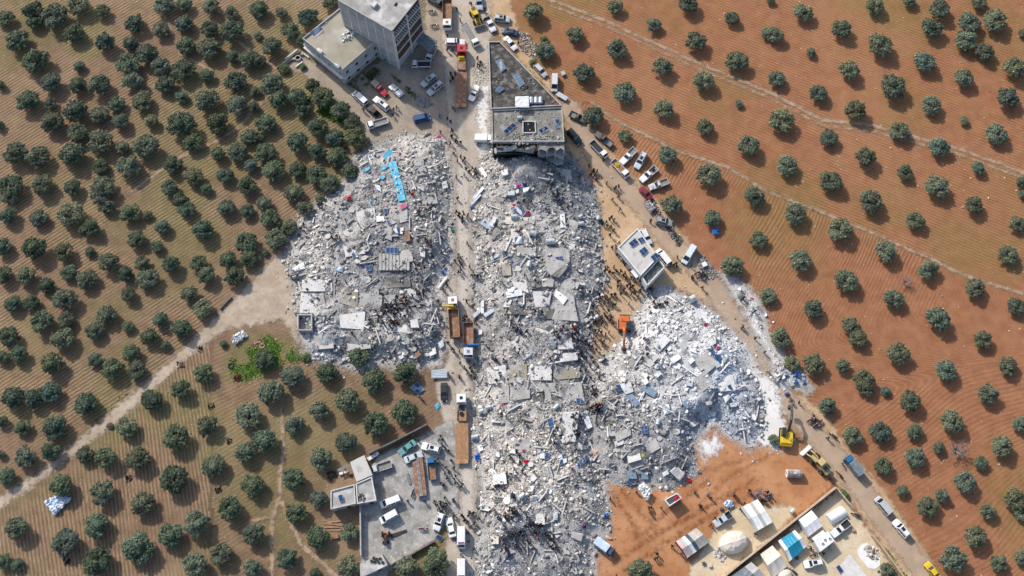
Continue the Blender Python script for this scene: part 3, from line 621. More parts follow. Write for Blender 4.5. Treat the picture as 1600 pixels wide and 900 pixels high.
# shrubs and weeds round the well and along walls
SHRUB = [crown_mesh(500 + k, False, .5)[0] for k in range(3)]
for i, (u, v, r, lab) in enumerate([(444, 108, 10, 'low green shrub at the lower side of the stone well'), (473, 104, 6, 'low green shrub at the right of the stone well'), (850, 62, 7, 'small green bush on the stony bank by the parked cars'), (843, 78, 6, 'small dark bush on the stony bank below the parked cars'),
                                    (1322, 775, 6, 'pale green bush inside the corner of the camp wall'), (1316, 768, 5, 'small bush at the tip of the camp wall'), (833, 98, 7, 'leafy bush under the tree by the silver hatchback'), (171, 665, 5, 'purple-grey dry bush beside the farm track'), (478, 558, 7, 'dark scrub bush on the bright grass')]):
    s = r / 6.2 / 2.75; p = P(u, v, .6); o = thing('shrub', lab, 'shrub', (p.x, p.y, -1.3 * s * .5), i * 1.3); o.scale = (s, s, s * .8)
    c = link('foliage', SHRUB[i % 3], o); c.color = (1.0, 1.15, .8, 1) if i not in (7,) else (1.3, .8, 1.0, 1)
# grass: blades nobody could count
def grass(name, label, px, n, hgt=.16, c=(.19, .32, .06), seed=1):
    r = np.random.default_rng(seed); poly = pw(px); xs, ys = zip(*poly)
    x = r.uniform(min(xs), max(xs), n * 3); y = r.uniform(min(ys), max(ys), n * 3); k = in_poly(poly, x, y) & (r.random(len(x)) < sstep(.36, .60, fbm(x, y, 2.6, 4, seed))) & (r.random(len(x)) < sstep(0, 3.0, seg_dist(poly, x, y, True))) & (HZ(x, y) <= .05)
    x, y = x[k][:n], y[k][:n]; n = len(x); a = r.uniform(0, 6.28, n); w = r.uniform(.06, .16, n); h = r.uniform(.5, 1.2, n) * hgt; ln = r.normal(scale=.10, size=(n, 2))
    ca, sa = np.cos(a) * w, np.sin(a) * w; z = np.zeros(n)
    V_ = np.stack([np.stack([x - ca, y - sa, z - .03], 1), np.stack([x + ca, y + sa, z - .03], 1), np.stack([x + ca + ln[:, 0], y + sa + ln[:, 1], h], 1), np.stack([x - ca + ln[:, 0], y - sa + ln[:, 1], h], 1)], 1)
    t = np.array(c) * r.uniform(.6, 1.5, n)[:, None] * (1 + r.normal(scale=.08, size=(n, 3)))
    o = link(name, fast_mesh(name, V_.reshape(-1, 3), np.arange(4 * n).reshape(n, 4), 'leaf', np.clip(t, .01, 1))); tag(o, label, 'grass', kind='stuff')
grass('grass', 'bright green grass between the farm track and the grey rubble', [(352, 560), (385, 540), (420, 515), (470, 545), (485, 570), (440, 575), (410, 590), (385, 612), (360, 600)], 11000, seed=2)
grass('grass', 'green roadside strip beside the lower camp wall', [(1372, 838), (1392, 860), (1425, 905), (1412, 905), (1378, 856)], 5000, .22, (.12, .30, .04), seed=3)
grass('grass', 'dark weeds on the plots beside the parked cars', [(535, 132), (590, 98), (604, 106), (580, 138), (560, 148)], 6000, .2, (.10, .14, .045), seed=4)
grass('grass', 'green weeds behind the parked silver cars', [(604, 112), (618, 116), (658, 150), (650, 160), (625, 140)], 5000, .2, (.075, .14, .03), seed=5)
grass('grass', 'lush grass under the dark olives beside the forecourt', [(475, 145), (500, 150), (560, 200), (555, 208), (500, 185), (475, 165)], 7000, .25, (.09, .22, .025), seed=6)

grass('grass', 'dark green weed verge along the upper edge of the farm track', [(10, 778), (67, 730), (130, 672), (187, 618), (235, 578), (240, 584), (190, 628), (135, 682), (70, 740), (12, 788)], 7000, .3, (.07, .12, .03), seed=7)
# ------------------------------------------------------------------ rubble heaps
SLABS = {'left': [], 'middle': [], 'right': [], 'verge': []}
def slab(heap, px, m='concrete_pale', up=.35, th=.28, nm='concrete_slab', flat=.35): SLABS[heap].append((px, m, up, th, nm, flat))
L_ = 'left'
slab(L_, [(598, 244), (607, 236), (613, 233), (615, 247), (603, 252)], 'blue_paint'); slab(L_, [(606, 254), (618, 251), (629, 288), (617, 290)], 'blue_paint'); slab(L_, [(617, 291), (629, 289), (634, 312), (623, 315)], 'blue_paint', .42)
slab(L_, [(623, 318), (636, 316), (637, 345), (625, 348)], 'concrete'); slab(L_, [(569, 266), (578, 259), (579, 263), (571, 269)], 'blue_paint'); slab(L_, [(593, 278), (598, 272), (602, 276), (598, 281)], 'blue_paint')
slab(L_, [(586, 290), (593, 287), (596, 300), (589, 296)], 'sheet_metal'); slab(L_, [(573, 315), (579, 314), (579, 318), (574, 320)], 'blue_paint'); slab(L_, [(583, 315), (587, 312), (587, 317)], 'blue_paint'); slab(L_, [(595, 260), (602, 257), (604, 263), (598, 266)], 'blue_paint')
slab(L_, [(472, 437), (508, 436), (508, 455), (472, 455)], 'concrete_pale', .75, .3, flat=0); slab(L_, [(470, 457), (507, 457), (503, 490), (468, 489)], 'concrete_pale', .4, .25, flat=0)
slab(L_, [(532, 456), (560, 456), (558, 482), (536, 474)], 'roof_tan', .3); slab(L_, [(562, 458), (598, 462), (596, 478), (588, 484), (564, 481)], 'concrete', .3); slab(L_, [(530, 492), (571, 487), (568, 515), (532, 512)], 'concrete_pale', .35)
slab(L_, [(457, 419), (474, 409), (477, 419), (458, 424)], 'concrete_white', .8); slab(L_, [(598, 462), (618, 460), (616, 474), (600, 474)], 'concrete', .35)
slab(L_, [(640, 590 - 90), (652, 498), (655, 512), (642, 512)], 'concrete_pale'); slab(L_, [(632, 452), (650, 452), (650, 464), (636, 464)], 'concrete_pale', .4)
slab(L_, [(684, 536), (692, 530), (694, 540), (688, 545)], 'sheet_metal', .6); slab(L_, [(668, 548), (680, 542), (682, 552), (672, 557)], 'concrete_white', .6); slab(L_, [(647, 552), (656, 545), (662, 550), (650, 561)], 'rust_red', .7)
slab(L_, [(622, 558), (628, 552), (632, 558), (626, 562)], 'sheet_metal', .5); slab(L_, [(604, 524), (612, 522), (614, 532), (604, 534)], 'concrete', .4); slab(L_, [(600, 350), (612, 355), (612, 376), (602, 372)], 'concrete'); slab(L_, [(632, 362), (640, 363), (641, 376), (634, 377)], 'rust', .9)
slab(L_, [(626, 392), (642, 388), (646, 408), (630, 412)], 'concrete'); slab(L_, [(655, 388), (664, 385), (664, 402), (657, 400)], 'concrete_pale', .8); slab(L_, [(646, 248), (662, 246), (662, 258), (648, 260)], 'concrete', .5); slab(L_, [(650, 262), (664, 258), (668, 272), (652, 275)], 'concrete', .4)
slab(L_, [(690, 284), (698, 282), (700, 293), (692, 295)], 'concrete_pale', .6); slab(L_, [(556, 332), (585, 325), (588, 345), (560, 350)], 'concrete_pale', .25)
for k in range(9): slab(L_, [(592 + k * 5.4, 396), (596.4 + k * 5.4, 396), (596.4 + k * 5.4, 422), (592 + k * 5.4, 422)], 'concrete', .45, .3, 'floor_joist', 0)
M_ = 'middle'
slab(M_, [(854, 385), (890, 389), (890, 411), (862, 432), (852, 420)], 'concrete', .5, flat=.15); slab(M_, [(861, 430), (884, 411), (890, 415), (873, 434)], 'concrete_dark', 1.0); slab(M_, [(878, 440), (893, 433), (899, 480), (904, 502), (862, 499), (868, 482)], 'concrete', .5, flat=.2)
slab(M_, [(790, 475), (808, 478), (826, 492), (802, 491)], 'concrete_dark', .6); slab(M_, [(784, 413), (798, 412), (799, 430), (786, 431)], 'roof_tan', .35); slab(M_, [(825, 440), (842, 434), (846, 448), (830, 452)], 'concrete_dark', .5)
slab(M_, [(845, 433), (866, 436), (864, 448), (848, 448)], 'concrete', .4); slab(M_, [(868, 452), (887, 466), (880, 476), (866, 462)], 'concrete_white', .7); slab(M_, [(853, 487), (866, 482), (864, 498), (852, 498)], 'concrete_dark', .45)
slab(M_, [(795, 571), (823, 569), (824, 592), (802, 593)], 'roof_tan', .35, flat=.1); slab(M_, [(826, 573), (862, 571), (862, 594), (828, 594)], 'concrete_pale', .4, flat=.1); slab(M_, [(863, 571), (895, 575), (907, 582), (906, 590), (864, 594)], 'roof_tan', .5, flat=.1)
slab(M_, [(873, 598), (908, 597), (914, 628), (876, 625)], 'concrete', .2, flat=.1); slab(M_, [(880, 644), (905, 642), (899, 690), (882, 690), (876, 668)], 'concrete_pale', .4, flat=.1); slab(M_, [(872, 552), (902, 550), (903, 562), (876, 566)], 'concrete_pale', .6)
slab(M_, [(784, 605), (795, 602), (796, 628), (783, 630)], 'concrete', .5); slab(M_, [(832, 618), (848, 614), (850, 630), (834, 634)], 'concrete_dark', .4); slab(M_, [(851, 612), (860, 610), (862, 626), (852, 628)], 'concrete', .5); slab(M_, [(798, 535), (840, 512), (862, 520), (850, 545), (815, 560)], 'concrete_pale', .2, flat=.8)
slab(M_, [(750, 775), (772, 791), (763, 799), (750, 796)], 'concrete_pale', .7); slab(M_, [(744, 778), (750, 777), (749, 795), (743, 792)], 'concrete_dark', .6); slab(M_, [(770, 742), (790, 738), (792, 756), (770, 758)], 'concrete_white', .8); slab(M_, [(766, 838), (779, 838), (779, 850), (768, 850)], 'tarp_cream', .9, .2)
slab(M_, [(837, 803), (852, 802), (851, 820), (838, 820)], 'concrete_pale', .5); slab(M_, [(864, 802), (872, 800), (871, 812), (865, 813)], 'sheet_metal', .7); slab(M_, [(893, 830), (912, 834), (908, 846), (893, 840)], 'concrete', .6); slab(M_, [(770, 780), (784, 777), (783, 784), (772, 786)], 'concrete_dark', .6)
slab(M_, [(888, 340), (904, 348), (902, 360), (890, 358)], 'concrete', .4); slab(M_, [(875, 336), (882, 334), (884, 355), (876, 355)], 'concrete_white', .7); slab(M_, [(790, 338), (826, 340), (822, 350), (790, 350)], 'sand_slab' if 0 else 'tarp_cream', .25, flat=.1); slab(M_, [(798, 358), (812, 358), (812, 372), (799, 373)], 'concrete_pale', .4)
slab(M_, [(783, 266), (793, 263), (795, 272), (785, 275)], 'concrete_white', .8); slab(M_, [(817, 294), (828, 291), (825, 298), (818, 301)], 'concrete_white', 1.0); slab(M_, [(794, 298), (804, 297), (804, 305), (793, 305)], 'sheet_metal', .6)
slab(M_, [(750, 350), (757, 340), (772, 355), (766, 360)], 'sheet_metal', .7, .1); slab(M_, [(765, 352), (773, 338), (776, 340), (771, 355)], 'solar_white', .8, .1); slab(M_, [(790, 470), (800, 468), (796, 480), (786, 480)], 'concrete_pale', .5); slab(M_, [(765, 402), (778, 396), (780, 400), (768, 407)], 'sheet_metal', .6, .1)
slab(M_, [(738, 492), (751, 480), (754, 485), (741, 497)], 'sheet_metal', .8, .1); slab(M_, [(755, 490), (772, 481), (773, 486), (758, 496)], 'sheet_metal', .7, .1); slab(M_, [(752, 470), (756, 469), (756, 489), (752, 490)], 'solar_white', 1.1, .15)
for q, m in [([(806, 386), (838, 388), (836, 398), (808, 396)], 'concrete'), ([(800, 440), (822, 436), (826, 458), (804, 450)], 'concrete_pale'), ([(832, 455), (862, 456), (858, 478), (836, 480)], 'concrete_pale'), ([(760, 575), (790, 570), (792, 598), (764, 600)], 'concrete_pale'), ([(835, 600), (868, 598), (870, 612), (838, 612)], 'concrete'), ([(800, 606), (828, 604), (828, 622), (802, 626)], 'concrete'), ([(866, 520), (892, 522), (896, 545), (868, 546)], 'concrete_pale'), ([(800, 690), (830, 684), (836, 704), (806, 708)], 'concrete'), ([(800, 250), (840, 256), (836, 275), (806, 270)], 'concrete'), ([(868, 262), (892, 266), (894, 284), (870, 282)], 'concrete')]: slab(M_, q, m, .3, flat=.4)
for q, m in [([(540, 525), (575, 520), (580, 545), (545, 550)], 'concrete'), ([(490, 500 + 24), (520, 522), (522, 545), (494, 546)], 'concrete'), ([(600, 490), (640, 486), (636, 520), (604, 518)], 'concrete_pale'), ([(536, 380), (566, 372), (572, 396), (540, 402)], 'concrete_pale'), ([(656, 300), (680, 296), (684, 318), (660, 320)], 'concrete'), ([(600, 435), (640, 432), (642, 448), (604, 450)], 'concrete_dark')]: slab(L_, q, m, .22, flat=.5)
R_ = 'right'
slab(R_, [(1020, 540), (1038, 523), (1048, 531), (1031, 549)], 'concrete_white', .8); slab(R_, [(1084, 563), (1104, 550), (1119, 571), (1100, 588)], 'concrete', .5, flat=.2); slab(R_, [(1084, 592), (1104, 580), (1114, 600), (1098, 612)], 'concrete', .5, flat=.2); slab(R_, [(1005, 568), (1026, 552), (1034, 558), (1016, 574)], 'concrete_pale', .5)
slab(R_, [(1046, 560), (1060, 552), (1064, 560), (1052, 568)], 'concrete_white', .9); slab(R_, [(1082, 492), (1096, 484), (1112, 500), (1098, 512)], 'concrete_white', .7); slab(R_, [(1108, 532), (1118, 526), (1119, 536), (1110, 541)], 'concrete_white', .8); slab(R_, [(1022, 586), (1030, 580), (1034, 584), (1026, 591)], 'solar_white', .8)
slab(R_, [(1002, 595), (1010, 590), (1014, 597), (1008, 602)], 'solar_white', .9); slab(R_, [(1075, 563), (1082, 558), (1086, 563), (1079, 569)], 'solar_white', .9); slab(R_, [(1107, 545), (1112, 543), (1122, 556), (1120, 562)], 'solar_cell', .9, .1); slab(R_, [(1119, 555), (1126, 553), (1126, 565), (1120, 563)], 'solar_cell', .9, .1)
slab(R_, [(1116, 564), (1122, 562), (1126, 572), (1120, 575)], 'sheet_metal', .8); slab(R_, [(1128, 560), (1138, 558), (1134, 566), (1128, 571)], 'sheet_metal', .7); slab(R_, [(1070, 596), (1083, 594), (1082, 604), (1074, 602)], 'sheet_metal', .8); slab(R_, [(960, 676), (985, 668), (986, 680), (964, 690)], 'concrete', .5)
slab(R_, [(980, 712), (1000, 708), (1002, 718), (982, 724)], 'concrete_pale', .5); slab(R_, [(960, 690), (975, 684), (974, 694), (962, 698)], 'concrete_pale', .5); slab(R_, [(1100, 625), (1115, 620), (1112, 632), (1104, 634)], 'concrete', .5); slab(R_, [(1130, 620), (1138, 616), (1142, 620), (1134, 630)], 'sheet_metal', .9, .1); slab(R_, [(1140, 630), (1152, 630), (1151, 635), (1142, 636)], 'sheet_metal', .9, .1)
slab(R_, [(970, 605), (985, 596), (990, 612), (978, 616)], 'concrete_pale', .5); slab(R_, [(1010, 690), (1024, 684), (1032, 700), (1018, 708)], 'concrete', .5); slab(R_, [(1120, 590), (1145, 585), (1150, 610), (1126, 612)], 'concrete_pale', .35); slab(R_, [(1048, 738), (1058, 728), (1070, 740), (1062, 750)], 'concrete', .7)

# tone: how white / tan / cool-grey the rubble lies at each place
def tone(u, v):
    w = np.full(u.shape, .43); warm = np.full(u.shape, .03)
    for (cu, cv, r, dw, dk) in [(1060, 540, 110, .22, -.03), (1150, 640, 90, .2, -.03), (1180, 520, 60, .15, 0), (900, 300, 70, -.10, -.05), (850, 265, 60, -.17, -.03), (1060, 690, 70, -.14, -.05), (1120, 670, 50, -.12, -.06), (680, 350, 50, -.06, 0), (630, 425, 60, -.15, -.02), (830, 845, 60, -.05, -.05), (860, 520, 50, -.05, -.02), (930, 640, 40, -.16, 0),
                                (780, 700, 110, .10, .03), (780, 320, 90, .12, .03), (650, 240, 50, .08, .03), (480, 400, 60, .10, .02), (500, 545, 45, .0, -.05), (1000, 620, 60, .06, .02), (840, 760, 70, .10, .02), (880, 420, 50, .03, 0), (750, 530, 40, -.08, 0), (1130, 600, 30, -.12, -.08)]:
        g = np.exp(-((u - cu) ** 2 + (v - cv) ** 2) / (r * r)); w += dw * g; warm += dk * g
    return w, warm
ACCENT = np.array([srgb(*c) for c in [(190, 30, 60), (215, 60, 120), (40, 90, 180), (60, 150, 215), (150, 60, 40), (40, 120, 90), (120, 60, 120), (200, 150, 60), (30, 40, 80), (230, 235, 240), (25, 25, 28), (130, 80, 55), (185, 95, 60)]])
BOXF = np.array([(4, 5, 6, 7), (0, 1, 5, 4), (1, 2, 6, 5), (2, 3, 7, 6), (3, 0, 4, 7)])
CORN = np.array([(-1, -1, -1), (1, -1, -1), (1, 1, -1), (-1, 1, -1), (-1, -1, 1), (1, -1, 1), (1, 1, 1), (-1, 1, 1)], float) * .5
def rand_rot(r, n, tilt):
    a = r.uniform(0, 2 * math.pi, n); ax = r.normal(scale=tilt, size=n); ay = r.normal(scale=tilt, size=n)
    ca, sa, cx, sx, cy, sy = np.cos(a), np.sin(a), np.cos(ax), np.sin(ax), np.cos(ay), np.sin(ay); z = np.zeros(n); o = np.ones(n)
    Rz = np.stack([np.stack([ca, -sa, z], 1), np.stack([sa, ca, z], 1), np.stack([z, z, o], 1)], 1)
    Rx = np.stack([np.stack([o, z, z], 1), np.stack([z, cx, -sx], 1), np.stack([z, sx, cx], 1)], 1)
    Ry = np.stack([np.stack([cy, z, sy], 1), np.stack([z, o, z], 1), np.stack([-sy, z, cy], 1)], 1)
    return Rz @ Rx @ Ry
def chunks(name, x, y, z, size, tint, r, tilt=.6, flat=True):
    n = len(x); d = np.stack([size * r.uniform(.75, 1.6, n), size * r.uniform(.45, 1.05, n), np.minimum(size * r.uniform(.14, .6, n), .28)], 1)
    c = CORN[None] * d[:, None, :] * (1 + r.uniform(-.20, .10, (n, 8, 3)))
    Vv = np.einsum('nij,nkj->nki', rand_rot(r, n, tilt), c) + np.stack([x, y, z + d[:, 2] * .3], 1)[:, None, :]
    Fq = (BOXF[None] + (np.arange(n) * 8)[:, None, None]).reshape(-1, 4)
    return fast_mesh(name, Vv.reshape(-1, 3), Fq, 'debris', np.repeat(np.clip(tint, .01, .9), 5, 0))
def tints(u, v, r, size):
    n = len(u); w, warm = tone(u, v); k = w * np.where(r.random(n) < .30, r.uniform(.25, .70, n), np.where(r.random(n) < .11, r.uniform(1.35, 1.85, n), r.uniform(.75, 1.25, n)))
    t = np.stack([k * (1 + warm * 1.3), k * (1 + warm * .3), k * (1 - warm * 1.6)], 1)
    ac = r.random(n) < .030 * (size < .6); t[ac] = ACCENT[r.integers(0, len(ACCENT), ac.sum())] * r.uniform(.7, 1.1, (ac.sum(), 1)); return t
mat('mound', (1, 1, 1), attr='tint', jit=.35, rough=.97, scale=4.0, spec=.05, bump=.12, bscale=6.5)
# shared shapes for the broken pieces
SHARD = []
for k in range(14):
    r = random.Random(k); n = r.choice([4, 5, 5, 6]); a0 = r.uniform(0, 6)
    poly = [(math.cos(a0 + 6.283 * i / n) * r.uniform(.38, .62), math.sin(a0 + 6.283 * i / n) * r.uniform(.34, .6)) for i in range(n)]
    SHARD.append(poly)
def shard_meshes(m): return [MB().prism(p, -.06, .06).mesh('concrete_slab', m) for p in SHARD]
SHM = {m: shard_meshes(m) for m in ('concrete', 'concrete_pale', 'concrete_white', 'concrete_dark')}
BEAM = {m: [MB().box(-.5, .5, -.5, .5, -.5, .5).mesh('concrete_beam', m)] for m in ('concrete', 'concrete_pale', 'concrete_white')}
HEAPLBL = {'left': ('spread of collapsed houses with a bright blue painted slab, left of the street', 13.0), 'middle': ('long ridge of collapsed buildings between the street and the dirt road', 13.0), 'right': ('white dusty heap of collapsed houses beside the orange excavator', 13.0), 'verge': ('low bank of white rubble along the far side of the dirt road', 14.0)}
SLABW = []
def near_slab(polys, x, y):
    for pp, z in polys:
        if min(p[0] for p in pp) <= x <= max(p[0] for p in pp) and min(p[1] for p in pp) <= y <= max(p[1] for p in pp) and in_poly(pp, x, y): return z
    return None
HEAPOBJ = {}
for key in HEAPS:
    d = HEAPS[key]; poly = d['poly']; r = np.random.default_rng(d['seed'] * 10); rr = random.Random(d['seed']); xs, ys = zip(*poly)
    lab, dens = HEAPLBL[key]; cx, cy = sum(xs) / len(xs), sum(ys) / len(ys)
    root = thing('rubble_heap', lab, 'rubble', (0, 0, 0), 0, 'rubble heaps'); HEAPOBJ[key] = root
    st = .45; A, B = np.meshgrid(np.arange(min(xs) - 3, max(xs) + 3, st), np.arange(min(ys) - 3, max(ys) + 3, st))
    H, sd = heap_h(key, A, B); keep = sd > -.2; ok = keep[:-1, :-1] | keep[1:, :-1] | keep[:-1, 1:] | keep[1:, 1:]
    id_ = np.arange(A.size).reshape(A.shape); q = np.stack([id_[:-1, :-1][ok], id_[:-1, 1:][ok], id_[1:, 1:][ok], id_[1:, :-1][ok]], 1)
    used, inv = np.unique(q.ravel(), return_inverse=True); q = inv.reshape(q.shape)
    Vv = np.stack([A.ravel()[used], B.ravel()[used], H.ravel()[used] + r.uniform(-.09, .09, len(used)) * (H.ravel()[used] > .1)], 1)
    fc = Vv[q].mean(1); u, v = ppx(fc[:, 0], fc[:, 1]); w, warm = tone(u, v); w = w * .95 * (.55 + .80 * fbm(fc[:, 0], fc[:, 1], 3, 4, 70)) * (1 - .55 * sstep(.56, .68, fbm(fc[:, 0], fc[:, 1], 2.2, 3, 75)))  # dark blotches in the mound colour stand in for shaded gaps between pieces
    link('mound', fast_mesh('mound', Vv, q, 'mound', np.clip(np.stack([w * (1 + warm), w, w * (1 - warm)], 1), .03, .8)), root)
    polys = []
    for (px, m, up, th, nm, fl) in SLABS[key]:
        g = [G(a, b) for a, b in px]; zm = sum(p.z for p in g) / len(g); zs = [zm + fl * (p.z - zm) + up for p in g]
        pts = [P(a, b, z) for (a, b), z in zip(px, zs)]; mb = MB(); pp = [(p.x, p.y) for p in pts]
        mb.prism(pp, [z - th - .5 for z in zs], zs); mb.build(nm, m, root); polys.append((pp, zm + up)); SLABW.append((pp, zm + up))
    area = abs(sum(xs[i] * ys[(i + 1) % len(xs)] - xs[(i + 1) % len(xs)] * ys[i] for i in range(len(xs)))) / 2
    n = int(area * dens * 1.75); x = r.uniform(min(xs) - 7, max(xs) + 7, n * 2); y = r.uniform(min(ys) - 7, max(ys) + 7, n * 2)
    h, sd = heap_h(key, x, y); pr = np.where(sd > 0, .30 + .9 * sstep(.40, .62, fbm(x, y, 4, 4, d['seed'] + 90)), .42 * np.exp(sd / 1.7)); k = (sd > -6.5) & (r.random(len(x)) < pr)
    if key == 'middle': k &= r.random(len(x)) > .75 * np.exp(-((x - CRATER[0]) / 6) ** 2 - ((y - CRATER[1]) / 4) ** 2)
    x, y, h, sd = x[k], y[k], h[k], sd[k]; inside = np.zeros(len(x), bool); hs = h.copy()
    for pp, z in polys: ii = in_poly(pp, x, y); inside |= ii; hs[ii] = np.maximum(hs[ii], z)
    k = ~inside | (r.random(len(x)) < .20); x, y, h, sd = x[k], y[k], np.maximum(hs[k], 0), sd[k]; n = len(x)
    size = np.minimum(.075 + .075 * r.pareto(1.8, n), .95); size = np.where(sd < 0, size * .55, size)
    u, v = ppx(x, y); me = chunks('loose_debris', x, y, h, size, tints(u, v, r, size), r)
    o = link('loose_debris', me, root); tag(o, 'loose broken masonry, dust and household litter', kind='stuff')
    nf = int(area * 14); x = r.uniform(min(xs), max(xs), nf * 2); y = r.uniform(min(ys), max(ys), nf * 2); h, sd = heap_h(key, x, y); k = (sd > -2.0) & (r.random(len(x)) < np.where(sd > 0, 1, .5)); x, y, h = x[k][:nf], y[k][:nf], np.maximum(h[k][:nf], 0); n = len(x)
    s_ = r.uniform(.07, .19, n)[:, None]; a_ = r.uniform(0, 6.28, n); base_ = np.stack([np.stack([np.cos(a_ + q) , np.sin(a_ + q)], 1) * s_ * r.uniform(.7, 1.2, (n, 1)) for q in (0, 2.1, 4.2)], 1)
    Vt = np.zeros((n, 4, 3)); Vt[:, :3, :2] = base_ + np.stack([x, y], 1)[:, None, :]; Vt[:, :3, 2] = h[:, None] - .02; Vt[:, 3, :2] = np.stack([x, y], 1) + r.normal(scale=.04, size=(n, 2)); Vt[:, 3, 2] = h + s_[:, 0] * r.uniform(.5, 1.1, n)
    Ft = (np.array([(0, 1, 3), (1, 2, 3), (2, 0, 3)])[None] + (np.arange(n) * 4)[:, None, None]).reshape(-1, 3); u, v = ppx(x, y)
    tag(link('crushed_debris', fast_mesh('crushed_debris', Vt.reshape(-1, 3), Ft, 'debris', np.repeat(np.clip(tints(u, v, r, s_[:, 0] + 1), .01, .9), 3, 0)), root), 'crushed fine fragments and dust', kind='stuff')
    # larger broken slabs and beams, each its own piece
    ns = min(230, int(area / 8)); cnt = 0
    while cnt < ns:
        px_, py_ = rr.uniform(min(xs), max(xs)), rr.uniform(min(ys), max(ys))
        if not in_poly(poly, px_, py_) or near_slab(polys, px_, py_): continue
        hh = [hz(px_, py_)]
        if hh[0] < .35: continue
        u, v = ppx(px_, py_); w, _ = tone(np.array([u]), np.array([v])); wv = w[0] + rr.gauss(0, .08)
        m = 'concrete_white' if wv > .60 else ('concrete_pale' if wv > .46 else ('concrete' if wv > .34 else 'concrete_dark'))
        if rr.random() < .70:
            o = link('concrete_slab', rr.choice(SHM[m]), root); s = .7 + 1.7 * rr.random() ** 2; o.scale = (s, s * rr.uniform(.6, 1), rr.uniform(1.4, 2.6)); o.rotation_euler = (rr.gauss(0, .35), rr.gauss(0, .35), rr.uniform(0, 6.28)); o.location = (px_, py_, hh[0] + .22)
        else:
            o = link('concrete_beam', BEAM[m if m in BEAM else 'concrete'][0], root); o.scale = (rr.uniform(1.4, 4.2), rr.uniform(.18, .36), rr.uniform(.25, .4)); o.rotation_euler = (rr.gauss(0, .2), rr.gauss(0, .12), rr.uniform(0, 6.28)); o.location = (px_, py_, hh[0] + .34)
        cnt += 1
# ruined walls still standing in the left spread
def low_wall(root, a, b, h, th=.3, m='concrete', nm='broken_wall', z0=-.1):
    a, b = P(*a), P(*b); d = (b - a); L = d.length; M = Matrix.Translation(a) @ Matrix.Rotation(math.atan2(d.y, d.x), 4, 'Z')
    return MB().box(0, L, -th / 2, th / 2, z0, h, M=M).build(nm, m, root)
r0 = HEAPOBJ['left']
for a, b, h in [((467.5, 494.5), (467.5, 518), 1.9), ((468, 519), (491, 519), 1.9), ((489.5, 493), (489.5, 518), 2.5), ((468, 495), (488, 495), 1.7), ((524, 429), (524.5, 500), 2.3), ((528, 455), (528, 498), 1.2), ((524, 428), (560, 427), 2.2), ((560, 460), (558, 485), 1.5), ((564, 482), (581, 485), .9), ((531, 513), (557, 515), 1.0), ((598, 460), (597, 470), 1.2), ((458, 436), (500, 427), 1.6)]:
    low_wall(r0, a, b, h)
# scattered stones in the fields and along roads
def scatter(name, label, px, n, smin, smax, col, seed, cat='stones'):
    r = np.random.default_rng(seed); poly = pw(px); xs, ys = zip(*poly); x = r.uniform(min(xs), max(xs), n * 3); y = r.uniform(min(ys), max(ys), n * 3); k = in_poly(poly, x, y); x, y = x[k][:n], y[k][:n]; n = len(x)
    s = smin + (smax - smin) * r.random(n) ** 3; t = np.array(col) * r.uniform(.6, 1.25, n)[:, None] * (1 + r.normal(scale=.05, size=(n, 3)))
    tag(link(name, chunks(name, x, y, np.zeros(n) - .02, s, t, r)), label, cat, kind='stuff')
scatter('loose_stones', 'pale stones scattered over the red field', [(900, 0), (1600, 0), (1600, 900), (1480, 900), (1300, 660), (1200, 540), (1100, 380), (1000, 250), (880, 120)], 1500, .1, .38, (.5, .42, .34), 5)
scatter('field_stones', 'small pale stones scattered through the left groves', [(0, 0), (520, 0), (450, 150), (540, 260), (440, 380), (0, 760)], 1800, .1, .32, (.42, .36, .28), 6)
scatter('grove_stones', 'small pale stones scattered through the lower groves', [(0, 830), (300, 570), (480, 570), (640, 600), (560, 720), (500, 900), (0, 900)], 900, .1, .32, (.42, .37, .3), 7)
scatter('bank_stones', 'stony bank with rubbish beside the parked cars at the top', [(800, 45), (822, 50), (850, 85), (838, 95), (815, 80)], 900, .15, .6, (.34, .31, .27), 8)
scatter('yard_gravel', 'white gravel spread between the long trailer and the sooty roof', [(738, 100), (763, 95), (766, 240), (748, 250), (742, 180)], 2600, .10, .42, (.56, .54, .48), 9)
scatter('rubbish_heap', 'small heap of stones and rubbish at the end of the weed strip', [(650, 150), (668, 152), (678, 165), (664, 170), (652, 165)], 500, .15, .6, (.34, .33, .32), 10)
scatter('scrap_line', 'line of scrap and stones along the bend of the dirt road', [(1003, 290), (1012, 300), (1032, 330), (1055, 365), (1064, 385), (1056, 385), (1040, 355), (1012, 325), (998, 296)], 1100, .15, .7, (.16, .15, .15), 11, 'scrap')
scatter('scrap_bank', 'dark scrap and stones beside the parked silver minivan', [(1088, 395), (1100, 400), (1125, 432), (1108, 440), (1092, 425)], 700, .15, .6, (.25, .24, .24), 12, 'scrap')
scatter('rubble_spill', 'fine grey rubble spilled below the white roofed house', [(1022, 452), (1046, 444), (1052, 456), (1030, 465)], 700, .12, .4, (.5, .5, .5), 13, 'rubble')
scatter('yard_litter', 'small litter and stains strewn over the compound concrete', [(565, 895), (566, 795), (592, 720), (700, 665), (712, 790), (680, 835), (620, 875)], 420, .06, .3, (.2, .19, .18), 15, 'litter')
scatter('litter_bank', 'blue and white household litter dumped at the road edge', [(1215, 575), (1240, 572), (1262, 590), (1252, 604), (1228, 600)], 500, .15, .6, (.35, .45, .6), 14, 'litter')
